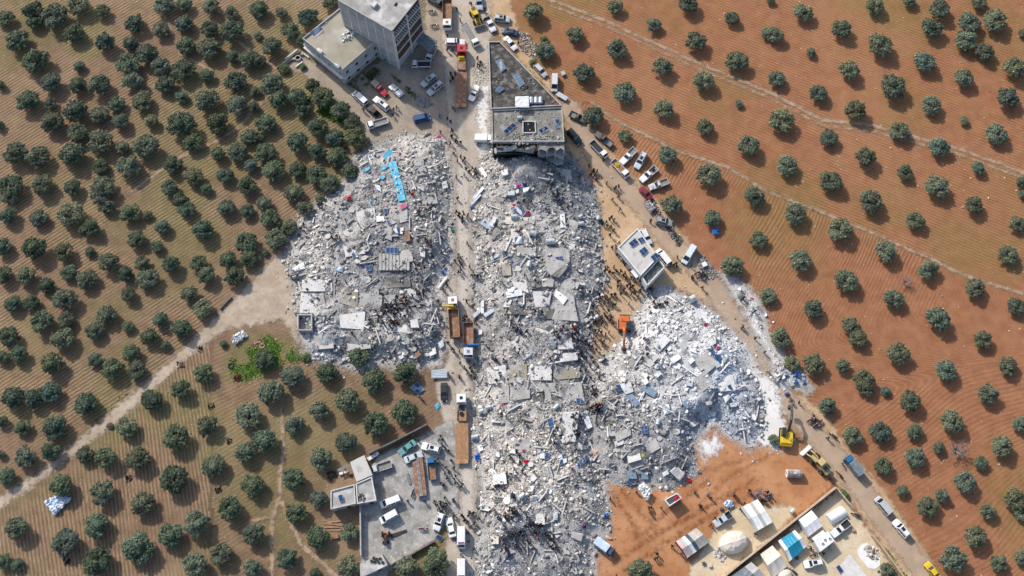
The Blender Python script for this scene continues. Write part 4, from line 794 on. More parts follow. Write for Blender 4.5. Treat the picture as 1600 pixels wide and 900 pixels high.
# ------------------------------------------------------------------ buildings
def solve_h(base_px, top_px):
    c = P(*base_px); best = min((abs(PX(c.x, c.y, z)[1] - top_px[1]), z) for z in np.arange(1, 30, .1)); return best[1]
def edge_frame(a, b, z=0.0):                      # local x along the wall, local y outwards (to the right of a->b)
    d = Vector((b[0] - a[0], b[1] - a[1], 0)); return Matrix.Translation((a[0], a[1], z)) @ Matrix.Rotation(math.atan2(d.y, d.x), 4, 'Z'), d.length
def ccw(pts):
    s = sum(pts[i][0] * pts[(i + 1) % len(pts)][1] - pts[(i + 1) % len(pts)][0] * pts[i][1] for i in range(len(pts))); return pts if s > 0 else pts[::-1]
def opening(root, M, x0, x1, z0, z1, name='window', frame='alu', pane='glass'):
    """a window or door on a wall whose outside is local -y"""
    f = MB(); w = .08
    f.box(x0, x1, -.06, .04, z0, z0 + w, M=M).box(x0, x1, -.06, .04, z1 - w, z1, M=M).box(x0, x0 + w, -.06, .04, z0 + w, z1 - w, M=M).box(x1 - w, x1, -.06, .04, z0 + w, z1 - w, M=M)
    o = f.build(name, frame, root); MB().box(x0 + w, x1 - w, -.02, .02, z0 + w, z1 - w, M=M).build('pane', pane, o); return o
def flat_building(name, label, roof_px, h, wall_m, roof_m, par=.5, th=.22, par_m=None, cat='building', z_base=-.2, edges=None):
    pts = ccw([tuple(P(u, v, h))[:2] for u, v in roof_px]); c = (sum(p[0] for p in pts) / len(pts), sum(p[1] for p in pts) / len(pts))
    root = thing(name, label, cat, (0, 0, 0)); n = len(pts)
    ins = lambda k: [(p[0] + (c[0] - p[0]) * k, p[1] + (c[1] - p[1]) * k) for p in pts]
    MB().prism(pts, z_base, h - .25).build('wall', wall_m, root); MB().prism(ins(.004), h - .249, h).build('roof', roof_m, root)
    if par:
        for i in range(n):
            if edges is not None and i not in edges: continue
            M, L = edge_frame(pts[i], pts[(i + 1) % n]); MB().box(-.02, L - th, -.03, th, h - .1, h + par, M=M).build('parapet', par_m or wall_m, root)
    return root, pts
# --- tall unfinished block at the top
HB = solve_h((623, 108), (613, 49)); C0 = P(623, 108); a_ = P(613, 49, HB); b_ = P(650, 3, HB); d1 = (b_ - a_).normalized(); d2 = Vector((-d1.y, d1.x, 0))
L1 = (P(655, -3, HB) - a_).length
L2 = min(np.arange(10, 40, .2), key=lambda t: abs(PX(*(C0 + d2 * t)[:2], HB * .9)[0] - 530))
MT = Matrix(((d1.x, d2.x, 0, C0.x), (d1.y, d2.y, 0, C0.y), (0, 0, 1, 0), (0, 0, 0, 1)))
tb = thing('apartment_block', 'tall unfinished grey concrete block with open patterned balconies at the top', 'building')
ST_N = 5; sh = HB / ST_N
MB().box(0, L1, 0, L2, -.2, HB - .2, M=MT).build('wall', 'plaster_grey', tb)
MB().box(-.15, L1 + .1, -.1, L2 + .1, HB - .199, HB, M=MT).build('roof', 'roof_mottled', tb)
for k in range(1, ST_N): MB().box(-.05, L1 + .02, -.06, L2 + .06, k * sh - .16, k * sh + .16, M=MT).build('floor_band', 'concrete_pale', tb); MB().box(-.03, L1 + .01, -.03, L2 + .03, k * sh - .30, k * sh - .161, M=MT).build('floor_joint', 'concrete_dark', tb)
nb = 7
for j in range(nb):
    x = L2 * j / (nb - 1); MB().box(-.10, .02, x - .2, x + .2, 0, HB - .2, M=MT).build('column', 'concrete_pale', tb)
# the patterned face runs along local x at y = 0: parapet walls with round holes
for k in range(1, ST_N):
    z0 = k * sh + .17
    for side in range(2):
        xa = .5 + side * (L1 - .5) / 2; xb = xa + (L1 - .5) / 2 - .4
        p = MB().box(xa, xb, -.10, .06, z0, z0 + sh - .34, M=MT).build('balcony_screen', 'void', tb)
        for i in range(int((xb - xa) / .74)):
            for j in range(3):
                cx_, cz_ = xa + .42 + i * .74 + (.37 if j % 2 else 0), z0 + .42 + j * .85
                if cx_ > xb - .35: continue
                q = MB(); c_ = MT @ Vector((cx_, -.16, cz_)); q.tube([MT @ Vector((cx_ - .16, -.16, cz_ - .30)), MT @ Vector((cx_ + .16, -.16, cz_)), MT @ Vector((cx_ - .16, -.16, cz_ + .30))], .10, 4)
                link('screen_block', q.mesh('screen_block', 'rust' if k < 3 else 'concrete_pale'), p)
        MB().box(xa - .1, xb + .1, -.45, -.11, z0 - .02, z0 + .25, M=MT).build('balcony_ledge', 'concrete_pale', tb)
for x in (0.0, L1 / 2, L1 - .3): MB().box(x, x + .35, -.32, .1, 0, HB - .2, M=MT).build('column', 'concrete_pale', tb)
for (x0, x1, y0, y1) in ((-.12, L1, -.08, .16), (-.12, .12, .17, L2), (L1 - .2, L1 + .08, .17, L2)): MB().box(x0, x1, y0, y1, HB + .001, HB + .35, M=MT).build('parapet', 'concrete', tb)
MB().box(3, 4.6, 7.5, 8.6, HB, HB + .9, M=MT).build('roof_hatch', 'concrete_pale', tb); MB().box(6.5, 7.5, 3.5, 3.9, HB, HB + .25, M=MT).build('roof_vent', 'void', tb)
# --- two-storey house beside it
lowH = solve_h((533, 134), (531, 113))
lb, lp = flat_building('flat_roofed_house', 'two-storey house with tan flat roof and a broken roof opening beside the tall block', [(473, 61), (531, 14), (589, 64), (534, 111)], lowH, 'plaster_grey', 'roof_tan', .45)
def local_on(root, pts, i, fn):
    M, L = edge_frame(pts[i], pts[(i + 1) % len(pts)]); fn(M, L)
def low_windows(M, L):
    for k in range(4):
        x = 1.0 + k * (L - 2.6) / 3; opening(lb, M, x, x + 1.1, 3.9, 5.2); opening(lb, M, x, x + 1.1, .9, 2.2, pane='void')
    MB().box(0, L, -.7, 0, lowH * .5 - .1, lowH * .5 + .1, M=M).build('balcony', 'concrete_pale', lb)
for i in range(4): local_on(lb, lp, i, low_windows)
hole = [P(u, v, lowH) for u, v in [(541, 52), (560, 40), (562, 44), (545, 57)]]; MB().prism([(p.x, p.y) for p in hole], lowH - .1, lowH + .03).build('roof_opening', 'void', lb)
def roof_debris(name, label, px, h, n, seed, c=(.6, .59, .57), smax=.5, cat='debris'):
    r = np.random.default_rng(seed); poly = [tuple(P(u, v, h))[:2] for u, v in px]; xs, ys = zip(*poly); x = r.uniform(min(xs), max(xs), n * 3); y = r.uniform(min(ys), max(ys), n * 3); k = in_poly(poly, x, y); x, y = x[k][:n], y[k][:n]; n = len(x)
    t = np.array(c) * r.uniform(.4, 1.25, n)[:, None]; tag(link(name, chunks(name, x, y, np.full(n, h), .08 + smax * r.random(n) ** 3, t, r)), label, cat, kind='stuff')
roof_debris('roof_rubble', 'white broken masonry round the roof opening of the two-storey house', [(533, 58), (540, 48), (560, 37), (563, 43), (548, 62), (535, 66)], lowH, 160, 21, smax=.9)
roof_debris('roof_litter', 'stones along the upper edge of the tan roof', [(492, 50), (512, 28), (516, 30), (496, 54)], lowH, 60, 22)
# --- sooty roof, half collapsed
SH_ = 9.0
sb, sp = flat_building('sooty_house', 'wedge-shaped flat building with soot-black roof above the rubble', [(763, 66), (781, 66), (878, 166), (767, 171)], SH_, 'plaster_grey', 'roof_soot', .45, par_m='stone_wall' if 0 else 'concrete')
sb2, sp2 = flat_building('damaged_house', 'grey flat roof with square stair opening and broken collapsed front', [(768, 173), (878, 168.5), (881.5, 222), (769, 222)], SH_ - .3, 'plaster_grey', 'roof_grey', .4, par_m='concrete', edges=None)
fr = [P(u, v, SH_ - .3) for u, v in [(842, 222.5), (881.5, 222.5), (881.5, 233), (842, 233)]]; frp = [(p.x, p.y) for p in fr]
rj = random.Random(9)
for k in range(3):
    x0, x1, yb, yf = fr[0].x, fr[1].x, fr[0].y, fr[3].y + (2 - k) * -.6
    jag = [(x0, yb)] + [(x1, yb)] + [(x1 - (x1 - x0) * t / 7, yf + rj.uniform(-.5, .8)) for t in range(8)]
    MB().prism(jag, k * 2.9 + 2.4, [k * 2.9 + 2.65] * 2 + [k * 2.9 + 2.65 - rj.uniform(0, .25) for _ in range(8)]).build('floor_slab', 'roof_grey' if k == 2 else 'concrete', sb2)
for k in range(4):
    x = fr[3].x + (fr[2].x - fr[3].x) * k / 3; MB().box(x - .18, x + .18, fr[3].y + .2, fr[3].y + .56, -.2, 8.0 - rj.uniform(0, .4)).build('column', 'concrete', sb2)
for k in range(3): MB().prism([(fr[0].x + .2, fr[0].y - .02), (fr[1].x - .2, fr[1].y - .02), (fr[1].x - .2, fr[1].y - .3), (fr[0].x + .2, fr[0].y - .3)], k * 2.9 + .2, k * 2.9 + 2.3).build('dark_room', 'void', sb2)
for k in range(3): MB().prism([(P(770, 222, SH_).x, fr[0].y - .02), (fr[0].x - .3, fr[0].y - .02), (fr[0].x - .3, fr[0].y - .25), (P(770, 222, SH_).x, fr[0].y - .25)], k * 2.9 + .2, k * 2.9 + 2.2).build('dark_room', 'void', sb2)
for k in range(26):
    u, v = rj.uniform(771, 880), rj.uniform(223, 236); z = rj.uniform(4.5, 8.4); p = P(u, v, z); M = Matrix.Translation(p) @ Matrix.Rotation(rj.uniform(0, 6.28), 4, 'Z') @ Matrix.Rotation(rj.gauss(0, .6), 4, 'X'); w = rj.uniform(.5, 1.7)
    MB().box(-w, w, -w * .4, w * .4, -.1, .1, M=M).build('broken_slab', rj.choice(['concrete', 'concrete_pale', 'concrete_dark', 'concrete']), sb2)
for k in range(14):
    u = rj.uniform(775, 878); p = P(u, 223, SH_ - .5); MB().tube([p, p + Vector((rj.gauss(0, .4), -1.2, .1)), p + Vector((rj.gauss(0, .8), -2.0, -rj.uniform(.5, 2.0)))], .035, 4).build('bent_rebar', 'rust', sb2)
hs_ = SH_ - .3
for (px, m, za, zb) in [([(775, 223), (803, 223), (801, 236), (777, 238)], 'sheet_metal', hs_ - .5, 5.2), ([(804, 223), (841, 223), (833, 240), (806, 236)], 'concrete', hs_ - .4, 4.6), ([(769, 222), (776, 222), (776, 236), (769, 236)], 'concrete_dark', hs_ - .2, 4.0)]:
    q = [P(px[0][0], px[0][1], za), P(px[1][0], px[1][1], za), P(px[2][0], px[2][1], zb), P(px[3][0], px[3][1], zb)]; MB().quadthick(q, .25).build('hanging_slab', m, sb2)
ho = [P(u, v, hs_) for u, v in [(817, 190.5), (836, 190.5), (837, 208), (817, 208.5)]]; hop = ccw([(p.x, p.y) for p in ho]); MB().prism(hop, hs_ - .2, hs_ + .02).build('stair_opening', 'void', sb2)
for i in range(4):
    M, L = edge_frame(hop[i], hop[(i + 1) % 4]); MB().box(-.12, L - .12, -.12, .12, hs_ - .1, hs_ + .38, M=M).build('opening_kerb', 'roof_white', sb2)
def side_windows(root):
    def f(M, L):
        for fl in range(3):
            for k in range(max(1, int(L / 4))):
                x = 1.2 + k * 4
                if x + 1.2 < L: opening(root, M, x, x + 1.2, fl * 2.9 + 1.0, fl * 2.9 + 2.2)
    return f
for i in range(4): local_on(sb, sp, i, side_windows(sb))
roof_debris('roof_litter', 'grey litter strewn over the soot-black roof', [(770, 80), (784, 75), (870, 165), (772, 168)], SH_, 130, 23, (.30, .30, .29), .35, 'litter')
roof_debris('roof_litter', 'pale litter strewn over the grey broken roof', [(772, 176), (875, 172), (878, 220), (772, 220)], hs_, 260, 24, (.42, .41, .39), .4, 'litter')
roof_debris('roof_rubble', 'crushed masonry on the breaking front edge of the grey roof', [(800, 208), (879, 212), (880, 224), (800, 226)], hs_, 260, 25, (.42, .40, .38), .6, 'rubble')
roof_debris('roof_litter', 'dark scrap heap beside the right panel on the soot-black roof', [(814, 133), (822, 132), (824, 140), (816, 142)], SH_, 60, 28, (.16, .17, .14), .5, 'scrap')
roof_debris('roof_litter', 'rust and white litter in the right corner of the soot-black roof', [(860, 152), (868, 158), (874, 166), (860, 166)], SH_, 60, 29, (.30, .18, .14), .5, 'litter')
# --- white roofed house by the dirt road
WH = 4.2
wb, wp = flat_building('white_roofed_house', 'small house with white flat roof and solar panels beside the crowd', [(965, 387), (996, 357), (1028, 402), (1001, 431)], WH, 'plaster_white', 'roof_white', .22, .25)
q = ccw([tuple(P(u, v, WH - .5))[:2] for u, v in [(1002.5, 432.5), (1029, 404), (1039, 417), (1011, 447)]])
MB().prism(q, -.2, WH - 1.5).build('annex_wall', 'plaster_white', wb); MB().prism(q, WH - 1.499, WH - 1.4).build('annex_floor', 'roof_grey', wb)
for i in range(4):
    M, L = edge_frame(q[i], q[(i + 1) % 4]); MB().box(0, L, -.02, .22, WH - 1.7, WH - .35, M=M).build('annex_parapet', 'plaster_white', wb)
roof_debris('roof_litter', 'dark household litter on the open annex of the white roofed house', [(1004, 433), (1028, 407), (1036, 417), (1011, 442)], WH - 1.4, 120, 26, (.32, .33, .35), .5, 'litter')
def white_windows(M, L):
    for k in range(int(L / 3)): opening(wb, M, .8 + k * 3, 2.0 + k * 3, 1.2, 2.5)
    opening(wb, M, L - 1.4, L - .4, 0, 2.2, 'door', 'steel_dark', 'wood')
for i in range(4): local_on(wb, wp, i, white_windows)
cq = [P(u, v, 2.6) for u, v in [(985, 424), (991, 420), (1000, 429), (994, 435)]]; MB().quadthick(cq, .08).build('awning', 'solar_white', wb)
for p in (cq[0], cq[3]): MB().box(p.x + .05, p.x + .15, p.y + .05, p.y + .15, -.1, 2.55).build('awning_post', 'steel_dark', wb)
# --- compound at the lower left of the street
ca, cap = flat_building('compound_house', 'low grey flat-roofed house with parapet and one solar panel in the compound', [(517, 767), (554, 757), (556, 787), (517, 796)], 3.2, 'plaster_grey', 'roof_mottled', .35, par_m='roof_white')
cb, cbp = flat_building('compound_annex', 'grey flat roof cluttered with scrap in one corner inside the compound', [(556.5, 756), (581, 745), (588, 782), (558, 787.5)], 3.15, 'plaster_grey', 'roof_mottled', .3, par_m='concrete_pale')
cc, ccp = flat_building('white_shed', 'white flat-roofed shed joined to the compound house', [(547, 722), (569, 711), (582, 742), (557, 753)], 3.6, 'plaster_grey', 'roof_white', 0)
cd, cdp = flat_building('tyre_roof_hut', 'small hut with old tyres on its roof at the bottom of the compound', [(562, 881), (596, 864), (606, 883), (563, 903)], 3.0, 'plaster_grey', 'roof_mottled', 0)
for rt, pp in ((ca, cap), (cb, cbp), (cc, ccp), (cd, cdp)):
    def cw_(M, L, rt=rt):
        opening(rt, M, L * .2, L * .2 + 1.0, 1.0, 2.2); opening(rt, M, L * .6, L * .6 + .95, 0, 2.1, 'door', 'steel_dark', 'black_plastic')
    for i in range(4): local_on(rt, pp, i, cw_)
roof_debris('roof_scrap', 'dark scrap heaped in the corner of the compound annex roof', [(558, 772), (566, 770), (572, 785), (559, 787)], 3.15, 70, 27, (.2, .19, .19), .7, 'scrap')
# --- walls
def wall_run(name, label, px, h=2.0, th=.3, m='stone_wall', seg=None, cat='wall'):
    root = thing(name, label, cat); pts = [P(u, v, h) for u, v in px]
    for a, b in zip(pts[:-1], pts[1:]):
        M, L = edge_frame(a, b); n = max(1, int(L / 5))
        for k in range(n): MB().box(L * k / n, L * (k + 1) / n - .02, -th / 2, th / 2, -.2, h - (.03 if k % 2 else 0), M=M).build('wall_section', m, root)
    return root
wall_run('boundary_wall', 'long sand-coloured wall between the red clearing and the tent camp', [(1120, 910), (1180, 862), (1248, 808), (1307, 761)], 2.1, .4)
wall_run('boundary_wall', 'short pale wall at the corner tip of the tent camp', [(1307.5, 762), (1329, 788)], 1.6, .25)
wall_run('boundary_wall', 'pale wall along the grass strip beside the lower dirt road', [(1364, 836), (1389, 868), (1415, 905)], 1.6, .25)
wall_run('boundary_wall', 'dark wall along the upper side of the compound yard', [(576, 708), (620, 687), (668, 662)], 1.9, .28, 'wall_dark')
wall_run('boundary_wall', 'grey wall down the left side of the compound yard', [(562.5, 790), (563.5, 868)], 1.9, .28, 'concrete')
wall_run('boundary_wall', 'low wall along the bottom side of the compound yard', [(607, 884), (642, 866), (679, 845)], 1.2, .28, 'wall_dark')
wall_run('boundary_wall', 'short low stone wall on the upper bank of the farm track', [(343, 482), (352, 472), (361, 463)], .6, .5, 'wall_dark')
wall_run('boundary_wall', 'curved low wall in front of the stone well', [(432, 106), (445, 96), (460, 84), (470, 80)], .9, .3, 'wall_dark')
# --- stone well
we = thing('stone_well', 'round concrete well with stone kerbs among shrubs left of the flat-roofed house', 'well', P(466, 92))
MB().ring((0, 0, .35), .85, .6, .7, 'z', 16).build('well_ring', 'concrete', we); MB().cyl((0, 0, .12), .6, .2, 'z', 14).build('well_mouth', 'void', we)
for (x, y, w, d, rz) in ((-1.9, 1.2, 4.2, .35, .75), (-2.6, -.9, 3.6, .35, .75), (1.9, 1.0, 2.6, .35, -.7), (.4, -1.9, 2.4, .35, .75)):
    M = Matrix.Translation((x, y, 0)) @ Matrix.Rotation(rz, 4, 'Z'); MB().box(-w / 2, w / 2, -d / 2, d / 2, -.1, .5, M=M).build('stone_kerb', 'concrete_pale', we)
for (x, y) in ((.9, 1.3), (-1.2, -.2)): MB().box(x - .4, x + .4, y - .3, y + .3, -.1, .6).build('stone_block', 'stone_wall', we)
# ------------------------------------------------------------------ vehicles: x forwards, z up, origin on the ground
def loft(mb, secs, mi=0):
    o = len(mb.v); n = 8
    for (x, hw, zb, zt) in secs:
        zm = zb + (zt - zb) * .45
        for (y, z) in ((-hw * .9, zb), (hw * .9, zb), (hw, zm), (hw * .985, zt - .10), (hw * .86, zt), (-hw * .86, zt), (-hw * .985, zt - .10), (-hw, zm)): mb.v.append((x, y, z))
    for i in range(len(secs) - 1):
        for k in range(n): mb.f.append((o + i * n + k, o + (i + 1) * n + k, o + (i + 1) * n + (k + 1) % n, o + i * n + (k + 1) % n)); mb.m.append(mi)
    mb.f.append(tuple(o + k for k in range(n))); mb.m.append(mi)
    mb.f.append(tuple(o + (len(secs) - 1) * n + k for k in range(n - 1, -1, -1))); mb.m.append(mi); return mb
def wheels(p, pos, r=.33, w=.22, rim='chrome'):
    for (x, y) in pos:
        t = p.add('wheel', MB().ring((x, y, r), r, r * .60, w, 'y', 14), 'rubber', smooth=False)
        p.add('rim', MB().cyl((x, y, r), r * .6, w * .7, 'y', 10), rim, t)
def cabin(p, bx0, bx1, tx0, tx1, hb, ht, zb, zt, paint='paint', sides=2, rear=True, sunroof=False, nm='cabin'):
    """greenhouse: painted shell, roof panel and glass panes lying just proud of it"""
    m = MB(); m.add([(bx1, -hb, zb), (bx0, -hb, zb), (bx0, hb, zb), (bx1, hb, zb), (tx1, -ht, zt), (tx0, -ht, zt), (tx0, ht, zt), (tx1, ht, zt)], [(3, 2, 1, 0), (4, 5, 6, 7), (0, 1, 5, 4), (1, 2, 6, 5), (2, 3, 7, 6), (3, 0, 4, 7)])
    c = p.add(nm, m, paint)
    p.add('roof', MB().box(tx1 + .05, tx0 - .02, -ht + .03, ht - .03, zt, zt + .035, taper=.02), paint, c)
    def lerp(a, b, t): return tuple(a[i] + (b[i] - a[i]) * t for i in range(3))
    def pane(nm, a, b, c_, d, u0, u1, v0, v1):
        q = []
        for (u, v) in ((u0, v0), (u1, v0), (u1, v1), (u0, v1)): q.append(Vector(lerp(lerp(a, b, u), lerp(d, c_, u), v)))
        n = (q[1] - q[0]).cross(q[3] - q[0]).normalized(); mb = MB(); mb.add([v - n * .03 for v in q] + [v + n * .02 for v in q], [(3, 2, 1, 0), (4, 5, 6, 7), (0, 1, 5, 4), (1, 2, 6, 5), (2, 3, 7, 6), (3, 0, 4, 7)]); p.add(nm, mb, 'glass', c)
    pane('windscreen', (bx0, -hb, zb), (bx0, hb, zb), (tx0, ht, zt), (tx0, -ht, zt), .07, .93, .08, .93)
    if rear: pane('rear_window', (bx1, hb, zb), (bx1, -hb, zb), (tx1, -ht, zt), (tx1, ht, zt), .1, .9, .2, .9)
    for s in (1, -1):
        A, B, C, D = ((bx1, -hb, zb), (bx0, -hb, zb), (tx0, -ht, zt), (tx1, -ht, zt)) if s < 0 else ((bx0, hb, zb), (bx1, hb, zb), (tx1, ht, zt), (tx0, ht, zt))
        for k in range(sides): pane('side_window', A, B, C, D, .06 + k * .88 / sides + .02, .06 + (k + 1) * .88 / sides - .02, .12, .88)
    if sunroof: p.add('sunroof', MB().box((tx0 + tx1) / 2 - .02, tx0 - .25, -ht * .55, ht * .55, zt + .03, zt + .045), 'glass', c)
    return c
def lights(p, xf, xr, hw, z, zr=None):
    for s in (1, -1):
        p.add('headlight', MB().box(xf - .12, xf + .02, s * hw - .16, s * hw + .16, z - .08, z + .08), 'lamp_white'); p.add('tail_light', MB().box(xr - .02, xr + .08, s * hw - .1, s * hw + .1, (zr or z) - .12, (zr or z) + .12), 'lamp_red')
def mirrors(p, x, hw, z):
    for s in (1, -1): p.add('wing_mirror', MB().box(x - .06, x + .08, s * (hw + .12) - .11, s * (hw + .12) + .11, z, z + .16), 'black_plastic')
KINDS = {}
def car(kind, L, W, zh, zr, b0, b1, t0, t1, ht, sides=2, sunroof=False, boot=None, rack=False, bar=False, paint='paint'):
    p = Proto(); h = W / 2; x = L / 2; zb = boot or zh
    p.add('body', loft(MB(), [(x, h * .70, .36, zh * .70), (x - .14, h * .88, .28, zh * .84), (x - .7, h * .97, .24, zh * .96), (b0 - .1, h, .24, zh), (0, h, .24, zh + .03), (b1 + .2, h, .24, zb + .04), (-x + .18, h * .94, .28, zb), (-x, h * .82, .36, zb * .85)]), paint)
    cabin(p, b0, b1, t0, t1, h * .94, ht, min(zh, zb) - .05, zr, paint, sides, sunroof=sunroof)
    wheels(p, [(x - .85, h - .12), (x - .85, -h + .12), (-x + .85, h - .12), (-x + .85, -h + .12)]); lights(p, x, -x, h * .66, zh * .72, zb * .8); mirrors(p, b0 - .25, h, zh)
    p.add('bumper', MB().box(x - .06, x + .06, -h * .72, h * .72, .3, .5), 'black_plastic'); p.add('bumper', MB().box(-x - .05, -x + .06, -h * .78, h * .78, .32, .55), 'black_plastic')
    if rack:
        for s in (1, -1): p.add('roof_rail', MB().box(t1 + .15, t0 - .2, s * ht * .86 - .025, s * ht * .86 + .025, zr + .05, zr + .1), 'black_plastic')
    if bar:
        b = p.add('light_bar', MB().box(t0 - .55, t0 - .3, -ht * .8, ht * .8, zr + .03, zr + .16), 'black_plastic'); p.add('red_lamp', MB().box(t0 - .57, t0 - .28, .05, ht * .78, zr + .05, zr + .19), 'lamp_red', b); p.add('blue_lamp', MB().box(t0 - .57, t0 - .28, -ht * .78, -.05, zr + .05, zr + .19), 'lamp_blue', b)
    KINDS[kind] = (p, L)
car('sedan', 4.5, 1.75, .92, 1.44, 1.0, -1.55, .28, -1.02, .60, boot=.97)
car('hatch', 4.1, 1.72, .95, 1.50, .95, -1.95, .35, -1.55, .62)
car('suv', 4.75, 1.88, 1.08, 1.78, 1.05, -2.25, .45, -1.98, .70, 3, True, rack=True)
car('suv_bar', 4.85, 1.88, 1.08, 1.82, 1.05, -2.3, .45, -2.05, .70, 3, bar=True)
car('van', 4.9, 1.85, 1.05, 1.95, 1.75, -2.38, .95, -2.25, .74, 3)
car('minibus', 5.6, 2.02, 1.15, 2.45, 2.35, -2.74, 1.85, -2.66, .86, 4, bar=True)
def pickup(kind, L, W, cab1, double, liner, canopy=None, paint='paint', rim='chrome'):
    p = Proto(); h = W / 2; x = L / 2; bx = cab1 - .06
    p.add('body', loft(MB(), [(x, h * .74, .40, .74), (x - .12, h * .9, .32, .90), (x - .7, h * .97, .3, 1.0), (.8, h, .3, 1.04), (0, h, .3, 1.05), (bx, h, .3, 1.05)]), paint)
    cabin(p, .95, cab1, .35, cab1 + .16, h * .93, h * .76, .98, 1.68, paint, 2 if double else 1)
    b = p.add('cargo_bed', MB().box(-x, bx - .03, -h * .97, h * .97, .45, .70), liner)
    for (a0, a1, y0, y1) in ((-x, bx - .03, h * .90, h * .97), (-x, bx - .03, -h * .97, -h * .90), (-x, -x + .07, -h * .9, h * .9), (bx - .10, bx - .03, -h * .9, h * .9)): p.add('bed_side', MB().box(a0, a1, y0, y1, .701, 1.10), paint, b)
    wheels(p, [(x - .9, h - .12), (x - .9, -h + .12), (-x + .95, h - .12), (-x + .95, -h + .12)], .36, .24, rim); lights(p, x, -x, h * .66, .74, .8); mirrors(p, .75, h, 1.05)
    p.add('bumper', MB().box(x - .05, x + .07, -h * .75, h * .75, .32, .52), 'black_plastic')
    if canopy: p.add('canopy', MB().box(-x + .02, bx - .05, -h * .93, h * .93, 1.101, 1.72, taper=.12), canopy, b)
    KINDS[kind] = (p, L)
pickup('pickup', 5.1, 1.78, -.35, False, 'bed_grey'); pickup('pickup_dark', 5.1, 1.78, -.35, False, 'bed_liner'); pickup('double_cab', 5.2, 1.82, -.95, True, 'bed_liner'); pickup('canvas_pickup', 5.0, 1.78, -.3, False, 'bed_liner', 'canvas_tan'); pickup('canopy_pickup', 5.0, 1.78, -.5, True, 'bed_liner', 'paint')
pickup('old_pickup', 5.0, 1.78, -.35, False, 'bed_grey', paint='paint_old', rim='rust')
def light_truck(kind, L=5.3, W=1.8, bed='bed_grey', cover=None, wallh=.42, cab='paint', boxh=0):
    p = Proto(); h = W / 2; x = L / 2; c1 = x - 1.55
    p.add('chassis', MB().box(-x + .1, x - .5, -.42, .42, .42, .6), 'steel_dark')
    p.add('cab', MB().extr_y([(x, .42), (x, .95), (x - .12, 1.12), (c1, 1.12), (c1, .42)], -h * .96, h * .96), cab)
    cabin(p, x - .10, c1 + .02, x - .42, c1 + .06, h * .95, h * .84, 1.10, 1.92, cab, 1, nm='cab_top')
    b = p.add('cargo_bed', MB().box(-x, c1 - .1, -h, h, .72, .86), bed)
    if boxh: p.add('box_body', MB().box(-x + .02, c1 - .12, -h * .98, h * .98, .861, .86 + boxh, taper=.03), cover or 'paint', b)
    else:
        for (a0, a1, y0, y1) in ((-x, c1 - .1, h - .06, h), (-x, c1 - .1, -h, -h + .06), (-x, -x + .06, -h + .06, h - .06), (c1 - .17, c1 - .1, -h + .06, h - .06)): p.add('bed_side', MB().box(a0, a1, y0, y1, .861, .86 + wallh), cab, b)
    wheels(p, [(x - .75, h - .12), (x - .75, -h + .12), (-x + 1.0, h - .15), (-x + 1.0, -h + .15)], .34, .24, 'bed_grey'); lights(p, x, -x, h * .7, .7, .6); mirrors(p, x - .3, h, 1.35)
    KINDS[kind] = (p, L)
light_truck('flatbed'); light_truck('flatbed_dark', bed='bed_liner'); light_truck('flatbed_rust', bed='rust'); light_truck('box_truck', boxh=1.3, W=1.9); light_truck('blue_box_truck', 5.6, 2.0, boxh=1.45, cover='tarp_pale_blue'); light_truck('slate_box_truck', 5.8, 2.1, boxh=1.5, cover='tarp_slate'); light_truck('recovery_truck', 7.0, 2.1, 'bed_grey', wallh=.12)
def heavy_truck(kind, L, W, bedm, floorm, wall=.9, crane=None):
    p = Proto(); h = W / 2; x = L / 2; c1 = x - 2.1
    p.add('chassis', MB().box(-x + .2, x - .4, -.5, .5, .65, .95), 'steel_dark')
    p.add('cab', MB().extr_y([(x, .6), (x, 1.5), (x - .10, 1.7), (c1, 1.7), (c1, .6)], -h * .97, h * .97), 'paint')
    c = cabin(p, x - .06, c1 + .02, x - .3, c1 + .06, h * .96, h * .88, 1.69, 2.75, 'paint', 1, nm='cab_top')
    p.add('roof_hatch', MB().box(c1 + .65, c1 + 1.3, -.33, .33, 2.78, 2.86), 'rust', c)
    b0 = c1 - (.9 if crane else .3)
    b = p.add('tipper_body', MB().box(-x, b0, -h, h, 1.05, 1.25), floorm)
    for (a0, a1, y0, y1) in ((-x, b0, h - .09, h), (-x, b0, -h, -h + .09), (-x, -x + .09, -h + .09, h - .09), (b0 - .09, b0, -h + .09, h - .09)): p.add('bed_side', MB().box(a0, a1, y0, y1, 1.251, 1.25 + wall), bedm, b)
    wheels(p, [(x - 1.3, h - .18), (x - 1.3, -h + .18), (-x + 1.3, h - .22), (-x + 1.3, -h + .22), (-x + 2.5, h - .22), (-x + 2.5, -h + .22)], .52, .34, 'bed_grey'); lights(p, x, -x, h * .75, .9, .9); mirrors(p, x - .15, h, 1.9)
    if crane:
        cm, s = crane; k = p.add('crane', MB().box(c1 - .75, c1 - .25, -.6, .6, .95, 1.9).box(c1 - .65, c1 - .35, -.2, .2, 1.9, 3.1), cm)
        p.add('crane_boom', MB().tube([(c1 - .5, 0, 3.0), (c1 - .45, s * 2.6, 3.2)], [.26, .2], 6), cm, k); p.add('crane_jib', MB().tube([(c1 - .45, s * 2.5, 3.25), (c1 - .25, s * 7.6, 2.9)], [.11, .07], 6), 'steel_dark', k); p.add('hydraulic_ram', MB().tube([(c1 - .5, s * .3, 2.2), (c1 - .46, s * 1.7, 2.95)], .08, 6), 'chrome', k)
        for q in (1, -1): p.add('outrigger', MB().box(c1 - .6, c1 - .4, q * .6 - (.9 if q < 0 else 0), q * .6 + (.9 if q > 0 else 0), .9, 1.1), cm, k)
    KINDS[kind] = (p, L)
